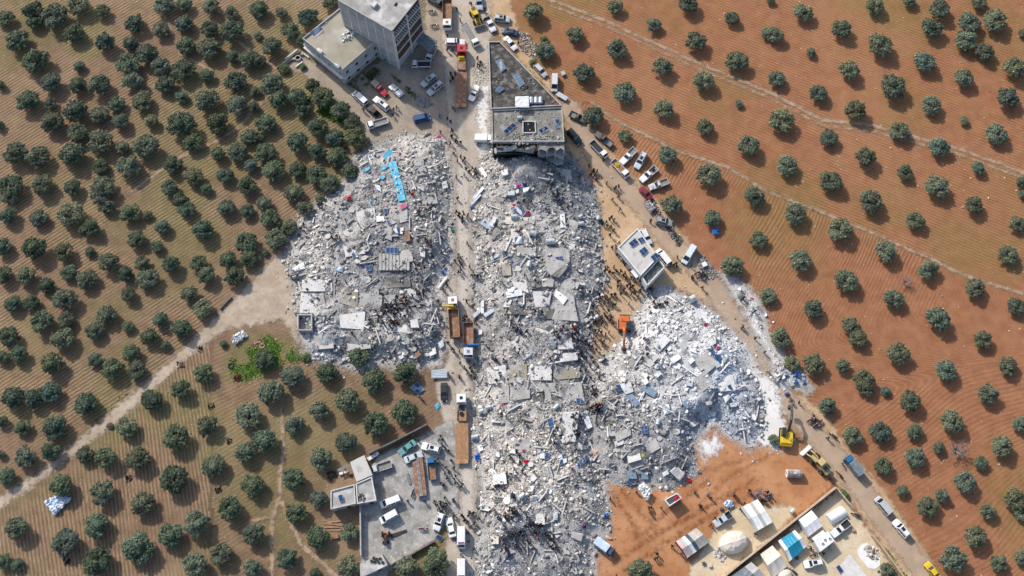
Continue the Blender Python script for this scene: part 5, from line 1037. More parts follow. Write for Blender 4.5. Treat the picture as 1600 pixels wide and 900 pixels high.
heavy_truck('tipper', 8.2, 2.5, 'rust', 'rust'); heavy_truck('crane_truck_yellow', 9.6, 2.5, 'rust', 'rust', crane=('machine_yellow', 1)); mat('crane_blue', (.02, .10, .30), (.03, .14, .36), rough=.5); heavy_truck('crane_truck_blue', 8.2, 2.5, 'rust', 'rust_red', crane=('crane_blue', 1))
def low_loader(kind, L, W, deckm, dozer, spare):
    p = Proto(); h = W / 2; x = L / 2; c1 = x - 2.5; g0 = x - 6.6; nd = 9
    p.add('chassis', MB().box(x - 6.4, x - .4, -.5, .5, .65, .98), 'steel_dark')
    p.add('cab', MB().extr_y([(x, .6), (x, 1.55), (x - .12, 1.8), (c1, 1.8), (c1, .6)], -1.22, 1.22), 'paint'); c = cabin(p, x - .06, c1 + .02, x - .35, c1 + .06, 1.2, 1.1, 1.79, 3.0, 'paint', 1, nm='cab_top'); p.add('roof_hatch', MB().box(c1 + .8, c1 + 1.5, -.35, .35, 3.03, 3.1), 'glass', c)
    for q in (1, -1): p.add('fuel_tank', MB().cyl((x - 3.6, q * .85, .8), .32, 1.3, 'x', 10), 'bed_grey')
    if dozer: p.add('winch', MB().box(c1 - 1.5, c1 - .3, -.8, .8, 1.0, 1.7).cyl((c1 - .9, 0, 1.9), .3, 1.3, 'y', 10), 'machine_yellow')
    gk = p.add('gooseneck', MB().box(g0, x - 4.2, -1.1, 1.1, 1.15, 1.4), deckm)
    if spare:
        for yy in (0,): p.add('spare_wheel', MB().ring((x - 4.9, yy, 1.55), .52, .25, .3, 'z', 14), 'rubber', gk)
        for q in (1, -1): p.add('side_rail', MB().box(g0 + .2, x - 3.6, q * 1.05 - .08, q * 1.05 + .08, 1.41, 1.8), deckm, gk)
    d0, d1_ = -x, g0 - .02; D = p.add('deck', MB().box(d0, d1_, -h * .3, h * .3, .72, .9), 'steel_dark')
    for k in range(nd):
        y0 = -h + W * k / nd; p.add('deck_plank', MB().box(d0, d1_ - (0 if 2 < k < 6 else .5), y0 + .015, y0 + W / nd - .015, .9, 1.0 + .01 * (k % 2)), deckm, D)
    for q in (1, -1): p.add('ramp', MB().box(d0 - .02, d0 + 1.0, q * h * .62 - .45, q * h * .62 + .45, 1.03, 1.12), 'wood', D)
    wheels(p, [(x - 1.3, 1.0), (x - 1.3, -1.0), (x - 4.4, 1.0), (x - 4.4, -1.0), (x - 5.6, 1.0), (x - 5.6, -1.0)] + [(d0 + q, s * (h - .3)) for q in (1.6, 2.7, 3.8) for s in (1, -1)], .48, .34, 'bed_grey'); lights(p, x, d0, 1.0, .95, .8); mirrors(p, x - .2, 1.22, 2.0)
    KINDS[kind] = (p, L)
low_loader('low_loader_red', 16.8, 3.0, 'rust_red', True, False); low_loader('low_loader_white', 16.8, 3.05, 'deck_orange', False, True)
VEH = []
def veh(kind, front, rear, color, label, cat='car', group=None, name=None, z=.75, fit=True, zb=0.0):
    p, L = KINDS[kind]; f, r = P(*front, z + zb), P(*rear, z + zb); d = f - r; c = (f + r) / 2; s = min(1.10, max(.90, d.length / L)) if fit else 1.0
    VEH.append((c.x, c.y)); return p.spawn(name or {'sedan': 'parked_car', 'hatch': 'parked_car', 'suv': 'sport_utility_vehicle', 'suv_bar': 'patrol_vehicle', 'van': 'van', 'minibus': 'ambulance'}.get(kind, 'pickup_truck' if 'pickup' in kind or 'cab' in kind else 'truck'), label, cat, (c.x, c.y, zb), math.atan2(d.y, d.x), group, color, (s, 1.0, 1.0))
WHT, SIL, BLK, RED, GRY = (.72, .73, .73), (.46, .49, .52), (.016, .018, .024), (.36, .02, .03), (.20, .21, .21)
gT, gY, gR, gC, gK = 'vehicles at the top of the street', 'vehicles parked on the forecourt', 'vehicles along the dirt road', 'vehicles in the compound yard', 'vehicles in the tent camp'
veh('tipper', (699, 48), (699, 2), WHT, 'white-cab tipper truck with rusty bed at the very top of the street', 'truck', gT)
veh('suv_bar', (727, 66.5), (696, 66.5), WHT, 'white vehicle with red and blue light bar parked across the street', 'car', gT)
veh('low_loader_red', (721.5, 73), (720, 167), (.50, .012, .03), 'red tractor unit with long rusty low-loader trailer', 'truck', gT, 'low_loader', 1.2)
veh('recovery_truck', (746, 73), (724, 36), WHT, 'small white recovery truck with bare grey deck beside the backhoe', 'truck', gT)
veh('suv', (750, 16), (747, -10), SIL, 'silver off-roader cut by the top edge next to the backhoe', 'car', gT)
veh('double_cab', (772, 49), (760, 27), WHT, 'white double-cab pickup between the backhoe and the silver off-roader', 'pickup', gT)
veh('suv', (797, 31), (772, 28), SIL, 'silver off-roader facing right below the dozer blade', 'car', gT)
veh('sedan', (784, 47), (809, 52.5), (.018, .045, .11), 'dark blue saloon above the white saloon at the stony bank', 'car', gT)
veh('sedan', (806, 77), (789, 58), WHT, 'white saloon beside the tip of the sooty roof', 'car', gT)
veh('hatch', (853, 119), (836, 101), SIL, 'silver hatchback squeezed between the sooty wall and a tree', 'car', gR)
veh('canopy_pickup', (735.5, 157), (746, 136), WHT, 'white pickup parked alongside the rusty trailer', 'pickup', gT)
veh('van', (552, 144), (573, 163), WHT, 'white panel van leftmost on the forecourt', 'van', gY)
veh('double_cab', (574, 165), (594, 184), BLK, 'black double-cab pickup beside the white panel van', 'pickup', gY)
veh('suv', (585, 153), (607, 171), WHT, 'white off-roader between the black pickup and the red pickup', 'car', gY)
veh('canvas_pickup', (605, 150), (581, 127), (.42, .02, .04), 'red pickup with tan canvas cover', 'pickup', gY)
veh('canopy_pickup', (611, 134), (627, 149), WHT, 'white covered pickup with open dark tailgate beside the weeds', 'pickup', gY)
veh('flatbed', (574, 198), (606, 188), WHT, 'white flatbed truck lowest on the forecourt', 'truck', gY)
veh('suv', (659, 134), (681, 118), SIL, 'silver off-roader, upper of the pair in front of the tall block', 'car', gY)
veh('suv', (669, 147), (691, 129), SIL, 'silver off-roader, lower of the pair in front of the tall block', 'car', gY)
veh('flatbed_dark', (643, 101), (673, 101), WHT, 'white truck with black cargo bed at the foot of the tall block', 'truck', gY)
veh('van', (672, 182), (646, 188), (.012, .07, .19), 'dark blue van alone in the middle of the forecourt', 'van', gY)
veh('box_truck', (768, 218), (744, 217.5), WHT, 'small white box truck against the damaged house', 'truck', gT)
veh('suv', (907, 224), (888, 203), (.014, .018, .03), 'black off-roader driving on the pale dirt road', 'car', gR)
veh('old_pickup', (930, 207), (957, 228), (.10, .105, .11), 'dirty dark grey pickup with flat bed under the trees', 'pickup', gR)
veh('flatbed_dark', (947, 246), (924, 222), WHT, 'white truck with empty black bed on the dirt road', 'truck', gR)
veh('flatbed_rust', (981, 277), (957, 251), WHT, 'white truck carrying bright yellow rings', 'truck', gR)
veh('pickup', (970, 256), (993, 232), WHT, 'white pickup with grey empty bed nosing the dirt road', 'pickup', gR)
veh('suv', (994, 263), (1008, 239), (.50, .56, .62), 'pale silver-blue off-roader in the red field', 'car', gR)
veh('pickup', (1001, 283), (1026, 262), WHT, 'white pickup with a tyre in its bed', 'pickup', gR)
veh('old_pickup', (1014, 294), (1044, 283), (.62, .62, .60), 'old off-white pickup nearest the maroon wreck', 'pickup', gR)
veh('sedan', (1018, 311), (1001, 294), (.22, .012, .035), 'maroon car wreck among scrap', 'car', gR)
veh('suv', (1050, 349), (1025, 344), (.30, .32, .32), 'dusty grey off-roader under the olive tree at the bend', 'car', gR)
veh('hatch', (1016, 382), (1003, 357), (.62, .66, .68), 'white hatchback along the upper wall of the white roofed house', 'car', gR)
veh('van', (1027, 390), (1046, 414), WHT, 'white van along the right wall of the white roofed house', 'van', gR)
veh('van', (1068, 412), (1085, 384), (.60, .64, .67), 'silver minivan at the edge of the red field', 'van', gR)
veh('crane_truck_yellow', (707, 464), (711, 528), WHT, 'white-cab truck with yellow loading crane reaching over the rubble', 'truck', 'crane trucks in the street', 'crane_truck', 1.4)
veh('crane_truck_blue', (732, 559), (731.5, 505), (.55, .60, .66), 'truck with blue loading crane and empty rusty bed', 'truck', 'crane trucks in the street', 'crane_truck', 1.4)
veh('sedan', (694, 627), (694, 598), (.014, .022, .026), 'dark green-black car beside the lower street', 'car', gC)
veh('low_loader_white', (721, 616), (722, 724), WHT, 'white tractor unit with orange-brown plank low-loader trailer', 'truck', gC, 'low_loader', 1.2)
veh('sedan', (624, 709), (649, 690), (.12, .30, .30), 'teal saloon in the upper corner of the compound', 'car', gC)
veh('sedan', (660, 709), (632, 720), (.48, .56, .60), 'pale silver saloon beside the teal saloon', 'car', gC)
veh('suv', (659, 696), (688, 704), WHT, 'white off-roader at the upper gate of the compound', 'car', gC)
veh('flatbed_rust', (673, 715), (676, 750), (.012, .13, .30), 'bright blue light truck with empty rusty bed', 'truck', gC)
veh('flatbed', (581, 735), (611, 725), (.55, .56, .55), 'grey-white flatbed truck behind the white shed', 'truck', gC)
veh('van', (594, 790), (626, 778), WHT, 'white van with roof rack, upper of two in the compound yard', 'van', gC)
veh('van', (594, 815), (621, 800), WHT, 'white ribbed-roof van, lower of two in the compound yard', 'van', gC)
veh('suv', (681, 829), (691, 801), WHT, 'white off-roader with dark sunroof at the lower compound gate', 'car', gC)
veh('sedan', (701, 809), (708, 840), WHT, 'white saloon between the off-roader and the ambulance', 'car', gC)
veh('minibus', (721, 858), (721, 823), WHT, 'white ambulance with red and blue roof lamps', 'ambulance', gC, 'ambulance')
veh('minibus', (721, 910), (721, 873), WHT, 'white ambulance cut by the bottom edge', 'ambulance', gC, 'ambulance')
veh('slate_box_truck', (1322, 714), (1345, 743), (.015, .14, .34), 'blue box truck with slate tarp on the dirt road', 'truck', gR)
veh('van', (1369, 777), (1391, 804), (.42, .44, .46), 'grey van driving behind the blue truck', 'van', gR)
veh('suv', (1397, 813), (1419, 839), WHT, 'white off-roader following the grey van', 'car', gR)
veh('sedan', (1447, 879), (1467, 905), (.62, .42, .01), 'yellow taxi at the bottom edge of the dirt road', 'car', gR)
veh('pickup_dark', (1300, 837), (1327, 815), WHT, 'white pickup with black bed beside the white tunnel tent', 'pickup', gK)
veh('suv', (1256, 883), (1285, 877), WHT, 'white off-roader between the tents', 'car', gK)
veh('double_cab', (1116, 820), (1142, 803), (.46, .50, .54), 'silver double-cab pickup between the tents of the red clearing', 'pickup', gK)
veh('blue_box_truck', (957, 864), (931, 845), (.05, .08, .14), 'small truck under pale blue cover at the rubble foot', 'truck', gK)
veh('old_pickup', (913, 188), (892, 178), (.12, .12, .12), 'dark trailer-like pickup half hidden by the olive tree', 'pickup', gR)
veh('van', (866, 143), (867, 117), (.55, .58, .60), 'battered white van with crushed roof beside the sooty building', 'van', gR)
veh('flatbed', (669, 94), (680, 72), (.60, .64, .64), 'white light truck half under the slate canopy by the tall block', 'truck', gY)
veh('flatbed_dark', (690, 8), (668, -6), (.05, .08, .12), 'dark truck in the shade at the top edge beside the tall block', 'truck', gT)
# loads carried by the trucks
def torus_pile(name, label, px, m, r=.38, z=.9, n=4, cat='hose'):
    c = P(*px, z); o = thing(name, label, cat, (c.x, c.y, z))
    for k in range(n): MB().ring((.35 * (k % 2) - .1, .3 * (k // 2) - .15, .08 + .12 * (k // 2)), r, r * .6, .12, 'z', 14).build('ring', m, o)
    return o
torus_pile('hose_coil', 'bright yellow rings lying in the truck bed', (964, 258), 'machine_yellow')
mb = MB().ring((0, 0, .12), .42, .22, .22, 'z', 16); o = mb.build('tyre', 'rubber'); o.location = P(1021, 266, .78); tag(o, 'black tyre lying in a white pickup bed', 'tyre')

# ------------------------------------------------------------------ machines
def excavator(m, boom_up):
    p = Proto()
    for s in (1, -1):
        t = p.add('track', MB().extr_y([(1.75, .35), (1.55, .1), (-1.55, .1), (-1.75, .35), (-1.55, .78), (1.55, .78)], s * 1.15 - .3, s * 1.15 + .3), 'steel_dark')
        for k in range(12): x = -1.5 + k * .27; p.add('track_shoe', MB().box(x, x + .2, s * 1.15 - .34, s * 1.15 + .34, .78, .82), 'rubber', t)
    p.add('undercarriage', MB().box(-1.0, 1.0, -.9, .9, .35, .75).cyl((0, 0, .9), .7, .35), 'steel_dark')
    h = p.add('house', MB().extr_y([(1.2, 1.05), (1.2, 1.75), (-.4, 1.95), (-2.0, 1.95), (-2.25, 1.6), (-2.25, 1.05)], -1.3, 1.3), m)
    p.add('engine_cover', MB().box(-2.0, -.6, -1.1, 1.1, 1.95, 2.1, taper=.08), m, h); p.add('exhaust', MB().cyl((-1.2, -.7, 2.35), .08, .55), 'steel_dark', h); p.add('counterweight', MB().box(-2.5, -2.26, -1.25, 1.25, 1.05, 1.85, taper=.08), 'steel_dark' if m == 'machine_orange' else 'machine_yellow', h)
    c = p.add('cab', MB().box(-.45, 1.4, .28, 1.33, 1.75, 2.85, taper=.08), 'steel_dark', h); p.add('cab_roof', MB().box(-.35, 1.3, .38, 1.24, 2.85, 2.92), 'black_plastic', h); p.add('cab_window', MB().box(1.22, 1.33, .5, 1.15, 1.95, 2.7), 'glass', h); p.add('cab_window', MB().box(-.1, 1.1, 1.22, 1.30, 2.0, 2.7), 'glass', h); p.add('cab_window', MB().box(-.1, 1.1, .37, .45, 2.0, 2.7), 'glass', h)
    def seg(nm, a, b, w0, w1, mm):
        a, b = Vector(a), Vector(b); d = (b - a).normalized(); n = Vector((-d.z, 0, d.x))
        q = [a + n * w0, b + n * w1, b - n * w1, a - n * w0]; p.add(nm, MB().extr_y([(v.x, v.z) for v in q], -.52, -.02), mm)
    if boom_up: pts = [(.9, 1.6), (3.0, 4.2), (5.0, 4.4), (6.3, 3.2), (5.6, 1.4)]
    else: pts = [(.9, 1.6), (2.6, 3.4), (4.6, 3.3), (6.2, 1.9), (6.0, .5)]
    am = m if m == 'machine_orange' else 'steel_dark'
    seg('boom', (pts[0][0], 0, pts[0][1]), (pts[1][0], 0, pts[1][1]), .25, .33, am); seg('boom_tip', (pts[1][0], 0, pts[1][1]), (pts[2][0], 0, pts[2][1]), .33, .2, am); seg('arm', (pts[2][0] - .3, 0, pts[2][1] + .2), (pts[3][0], 0, pts[3][1]), .24, .15, am)
    p.add('hydraulic_ram', MB().tube([(1.3, -.25, 1.5), (2.9, -.25, 3.1)], .09, 6), 'chrome'); p.add('hydraulic_ram', MB().tube([(2.8, -.25, pts[1][1] + .35), (pts[2][0] - .2, -.25, pts[2][1] + .35)], .08, 6), 'chrome')
    bx, bz = pts[3]; p.add('bucket', MB().extr_y([(bx - .35, bz), (bx + .25, bz - .1), (bx + .3, bz - .9), (bx - .35, bz - 1.2), (bx - .75, bz - .75)], -.75, .25), 'steel_dark'); 
    for k in range(4): p.add('bucket_tooth', MB().box(bx - .85, bx - .65, -.7 + k * .28, -.6 + k * .28, bz - .85, bz - .7), 'chrome')
    return p
def machine(p, name, label, body, tip, cat='excavator', zb=0.0, s=1.0):
    a, b = P(*body, 1.5 + zb), P(*tip, 1.5 + zb); d = b - a; VEH.append((a.x, a.y)); return p.spawn(name, label, cat, (a.x, a.y, zb), math.atan2(d.y, d.x), None, None, s)
g_ = G(977, 505, 1.5); machine(excavator('machine_orange', False), 'excavator', 'orange tracked excavator digging down into the white rubble', (976, 507), (976, 545), zb=g_.z * .6, s=1.0)
machine(excavator('machine_yellow', True), 'excavator', 'yellow tracked excavator with dark raised boom in the red clearing', (1229, 680), (1231, 640), s=1.05)
def loader(m, backhoe=False):
    p = Proto()
    p.add('front_frame', MB().box(.2, 2.2, -.55, .55, .7, 1.2), m); p.add('rear_frame', MB().box(-2.6, .1, -.75, .75, .7, 1.35), m)
    e = p.add('engine_hood', MB().extr_y([(-.5, 1.36), (-.5, 2.05), (-2.6, 1.85), (-2.75, 1.36)], -.7, .7), m); p.add('grille', MB().box(-2.3, -1.1, -.5, .5, 1.97, 2.06), 'steel_dark', e)
    c = p.add('cab', MB().box(-.6, .7, -.7, .7, 1.36, 2.9, taper=.06), 'glass'); p.add('cab_roof', MB().box(-.62, .72, -.72, .72, 2.9, 3.02), m if backhoe else 'machine_faded', c)
    for x in (-.58, .64):
        for y in (-.68, .62): p.add('cab_post', MB().box(x, x + .07, y, y + .07, 1.36, 2.9), m, c)
    for s in (1, -1):
        p.add('lift_arm', MB().tube([(.9, s * .5, 1.5), (2.2, s * .55, 1.7), (3.3, s * .6, .9)], .14, 6), m); p.add('hydraulic_ram', MB().tube([(1.0, s * .3, 1.1), (2.4, s * .3, 1.3)], .08, 6), 'chrome')
    b = p.add('bucket', MB().extr_y([(3.2, .3), (3.2, 1.2), (3.35, 1.25), (3.45, .55), (4.2, .25), (4.2, .15), (3.3, .15)], -1.4, 1.4), 'bed_grey' if backhoe else 'chrome')
    for k in range(8): p.add('bucket_tooth', MB().box(4.15, 4.4, -1.35 + k * .36, -1.2 + k * .36, .15, .24), 'chrome', b)
    wheels(p, [(1.4, .95), (1.4, -.95), (-1.5, .95), (-1.5, -.95)], .72 if not backhoe else .6, .5, m)
    if backhoe:
        k = p.add('backhoe_boom', MB().tube([(-2.7, 0, 1.2), (-3.4, 0, 3.0)], [.2, .16], 6), 'steel_dark'); p.add('backhoe_arm', MB().tube([(-3.3, 0, 3.1), (-4.3, .1, 1.6)], [.16, .12], 6), 'steel_dark', k); p.add('backhoe_bucket', MB().extr_y([(-4.1, 1.5), (-4.6, 1.5), (-4.7, .9), (-4.2, .7)], -.3, .3), 'steel_dark', k)
        for s in (1, -1): p.add('stabiliser', MB().tube([(-2.5, s * .6, .9), (-2.6, s * 1.2, .1)], .1, 6), m)
    return p
machine(loader('machine_faded'), 'wheel_loader', 'dusty yellow wheel loader with raised steel bucket at the clearing edge', (1281, 724), (1266, 708), 'loader', s=1.12)
machine(loader('machine_yellow', True), 'backhoe_loader', 'yellow backhoe loader at the top of the street', (743, 24), (750, 41), 'loader')
def tractor():
    p = Proto(); p.add('hood', MB().box(.1, 1.7, -.35, .35, .7, 1.2, taper=.04), 'black_plastic'); p.add('seat', MB().box(-.7, -.3, -.25, .25, 1.0, 1.1).box(-.75, -.68, -.25, .25, 1.1, 1.5), 'black_plastic'); p.add('frame', MB().box(-1.0, 1.5, -.3, .3, .45, .7), 'machine_orange'); p.add('steering_wheel', MB().ring((-.05, 0, 1.45), .22, .17, .04, 'x', 12), 'rubber')
    wheels(p, [(-.6, .75), (-.6, -.75)], .65, .35, 'machine_orange'); wheels(p, [(1.2, .6), (1.2, -.6)], .38, .25, 'machine_orange'); p.add('exhaust', MB().cyl((1.0, .2, 1.5), .04, .6), 'steel_dark'); return p
TR = tractor(); machine(TR, 'tractor', 'small dark and orange tractor in the compound yard', (602, 838), (602, 850), 'tractor')
def motorbike():
    p = Proto()
    for x in (.62, -.62):
        t = p.add('wheel', MB().ring((x, 0, .3), .3, .22, .1, 'y', 14), 'rubber'); p.add('rim', MB().cyl((x, 0, .3), .08, .1, 'y', 8), 'chrome', t)
    p.add('frame', MB().tube([(-.62, 0, .3), (-.1, 0, .42), (.35, 0, .78), (.62, 0, .3)], .035, 5), 'steel_dark'); p.add('engine', MB().box(-.18, .2, -.14, .14, .25, .55), 'chrome'); p.add('fuel_tank', MB().box(.0, .42, -.14, .14, .68, .88, taper=.05), 'paint'); p.add('seat', MB().box(-.72, 0, -.14, .14, .72, .82, taper=.03), 'black_plastic'); p.add('handlebar', MB().tube([(.38, -.36, 1.0), (.45, 0, .95), (.38, .36, 1.0)], .025, 5), 'chrome'); p.add('headlamp', MB().cyl((.6, 0, .85), .09, .1, 'x', 8), 'lamp_white'); p.add('mudguard', MB().box(-.95, -.4, -.08, .08, .6, .64), 'paint'); return p
MOTO = motorbike(); BIKES = {}
def moto(px, rz, col, label, group=None):
    c = P(*px, .5); MOTO.spawn('motorcycle', label, 'motorcycle', (c.x, c.y, 0), rz, group, col, 1.25)
for i, (u, v, a, c, l) in enumerate([(675, 18, .1, BLK, 'motorcycle in the shade beside the tall block, upper of two'), (679, 40, .2, (.02, .04, .1), 'motorcycle in the shade beside the tall block, lower of two'), (645, 769, 1.3, BLK, 'motorcycle beside the rusty flat trailer'), (661, 826, .1, (.45, .03, .12), 'motorcycle draped in pink cloth on the yard concrete'), (649, 684, 2.4, BLK, 'dark motorcycle behind the teal saloon'),
                                     (1302, 681, 2.5, BLK, 'lone motorcycle right of the walking person on the dirt road'), (1312, 742, 2.2, (.4, .03, .1), 'red-pink motorcycle beside the wheel loader'), (1337, 804, 2.8, BLK, 'motorcycle parked behind the white tunnel tent'), (1240, 893, 2.4, (.12, .03, .03), 'motorcycle next to the cream tent'), (657, 622, 2.4, BLK, 'motorcycle under the folded solar panels'), (1060, 372, 1.2, BLK, 'motorcycle nearest the dusty grey off-roader'), (1052, 361, 1.8, GRY, 'motorcycle second in the line at the road bend'), (1046, 356, 2.6, BLK, 'motorcycle first in the line at the road bend'),
                                     (1188, 781, .5, (.1, .02, .02), 'motorcycle in the jumble right of the striped shelter')]): moto((u, v), a, c, l)
for gname, gl, spots in (('motorcycles clustered on the dirt road', 'black motorcycle in the tight cluster on the dirt road', [(1267, 656), (1271, 652), (1275, 656), (1279, 660), (1270, 661), (1275, 664)]), ('motorcycles clustered by the silver minivan', 'black motorcycle in the tight cluster right of the silver minivan', [(1091, 426), (1095, 424), (1099, 428), (1094, 431), (1099, 433)])):
    for k, (u, v) in enumerate(spots): moto((u, v), k * 1.1 + .4, BLK if k % 3 else (.25, .03, .03), gl, gname)
# rusty flat trailer standing in the compound
tp = Proto(); tp.add('chassis', MB().box(-4.4, 4.4, -.5, .5, .7, .95), 'steel_dark')
for k in range(6): y = -1.25 + k * .42; tp.add('deck_plank', MB().box(-4.5, 4.5, y, y + .39, .951, 1.05 + (.10 if k in (2, 3) else .0)), 'rust_red' if k not in (2, 3) else 'tank_rust')
wheels(tp, [(-3.2, 1.0), (-3.2, -1.0), (-2.1, 1.0), (-2.1, -1.0)], .48, .3, 'bed_grey')
for s in (1, -1): tp.add('landing_leg', MB().box(2.6, 2.8, s * .7 - .08, s * .7 + .08, 0, .8), 'steel_dark')
a, b = P(652, 719, 1), P(658, 771, 1); tp.spawn('flat_trailer', 'bare rusty plank trailer standing alone in the compound yard', 'trailer', ((a.x + b.x) / 2, (a.y + b.y) / 2, 0), math.atan2(a.y - b.y, a.x - b.x))
# ------------------------------------------------------------------ solar panels, tanks, sheets, tents
def lerp3(q, u, v):
    a = q[0].lerp(q[1], u); b = q[3].lerp(q[2], u); return a.lerp(b, v)
def solar(label, quad, nx, ny, z=None, dz=0.0, m='solar_cell', legs=False, alt=None):
    """quad: photo corners top-left, top-right, bottom-right, bottom-left; dz lifts the far edge"""
    if z is None:
        g = [G(u, v) for u, v in quad]; base = sum(p.z for p in g) / 4 + .45; zs = [base + .5 * (p.z - base + .45) for p in g]
    else: zs = [z + .35 + dz, z + .35 + dz, z + .35, z + .35]
    q = [P(u, v, zz) for (u, v), zz in zip(quad, zs)]; c = sum(q, Vector()) / 4; ct = Vector((c.x, c.y, min(zs) - .35)); root = thing('solar_panel', label, 'solar panel', ct); q = [p - ct for p in q]
    MB().quadthick(q, .05).build('frame', 'alu', root); n = (q[1] - q[0]).cross(q[3] - q[0]).normalized(); n = n if n.z > 0 else -n
    for i in range(nx):
        for j in range(ny):
            e = .04; cell = [lerp3(q, (i + a) / nx, (j + b) / ny) + n * .015 for a, b in ((e, e), (1 - e, e), (1 - e, 1 - e), (e, 1 - e))]
            mm = alt if alt and (i + j) % 2 else m; MB().quadthick(cell, .012).build('panel', mm, root)
    if legs:
        for p in q: MB().tube([(p.x * .9, p.y * .9, -.05), (p.x * .9, p.y * .9, p.z - .04)], .03, 4).build('leg', 'alu', root)
    else:
        MB().tube([(0, 0, -.6), (0, 0, min(p.z for p in q) - .02)], .08, 5).build('bracket', 'alu', root)
    return root
rz_ = SH_
solar('pale four-row solar panel, upper left on the soot-black roof', [(774, 95), (783, 92), (791, 107), (783, 113)], 1, 4, rz_, .8, 'solar_pale', True)
solar('pale four-row solar panel, right one on the soot-black roof', [(801, 119), (809, 114), (820, 131), (812, 137)], 1, 4, rz_, .8, 'solar_pale', True)
solar('small tilted solar panel, lowest on the soot-black roof', [(773, 142), (781, 134), (789, 138), (781, 145)], 3, 1, rz_, .5, 'solar_pale', True)
solar('blue three-part solar panel left of the square roof opening', [(786, 205), (801, 192), (807, 196), (792, 209)], 3, 1, hs_, .5, 'solar_cell', True)
solar('blue two-part solar panel right of the square roof opening', [(841, 203), (853, 197), (857, 201), (846, 208)], 2, 1, hs_, .5, 'solar_cell', True)
solar('small dark panel near the right parapet of the grey roof', [(867, 186), (874, 186), (874, 192), (868, 192)], 1, 1, hs_, .3, 'solar_cell', True)
solar('small pale panel near the right parapet of the grey roof', [(866, 196), (872, 194), (873, 199), (868, 200)], 1, 1, hs_, .3, 'solar_pale', True)
solar('blue solar pair uppermost left on the white roof', [(982, 380), (992, 372), (998, 379), (988, 386)], 2, 1, WH, .4, 'solar_cell', True)
solar('small solar pair uppermost right on the white roof', [(996, 373), (1004, 370), (1008, 376), (1001, 380)], 2, 1, WH, .4, 'solar_cell', True)
solar('deep blue solar pair in the middle of the white roof', [(998, 392), (1007, 385), (1013, 392), (1005, 400)], 2, 1, WH, .4, 'solar_cell', True)
solar('dark solar pair at the right corner of the white roof', [(1016, 401), (1025, 394), (1031, 401), (1022, 408)], 2, 1, WH, .4, 'solar_cell', True)
solar('single blue solar panel on the compound house roof', [(528, 774), (534, 772), (538, 783), (531, 785)], 1, 1, 3.2, .3, 'solar_cell', True)
solar('pale sheet-like panel on posts at the left corner of the tan roof', [(484, 50), (499, 40), (505, 45), (491, 57)], 3, 1, lowH, .9, 'solar_pale', True)
solar('single dark solar panel beside the pale plot in the camp', [(1306, 886), (1311, 882), (1318, 892), (1313, 896)], 1, 1, 0, .4, 'solar_cell', True)
solar('solar panel propped at the lower compound gate', [(680, 839), (684, 835), (693, 840), (688, 847)], 1, 1, 0, .5, 'solar_cell', True)
solar('three folded solar panels under the olive tree beside the street', [(640, 605), (652, 597), (664, 609), (653, 616)], 2, 2, 0, .5, 'solar_pale', True, 'solar_cell')
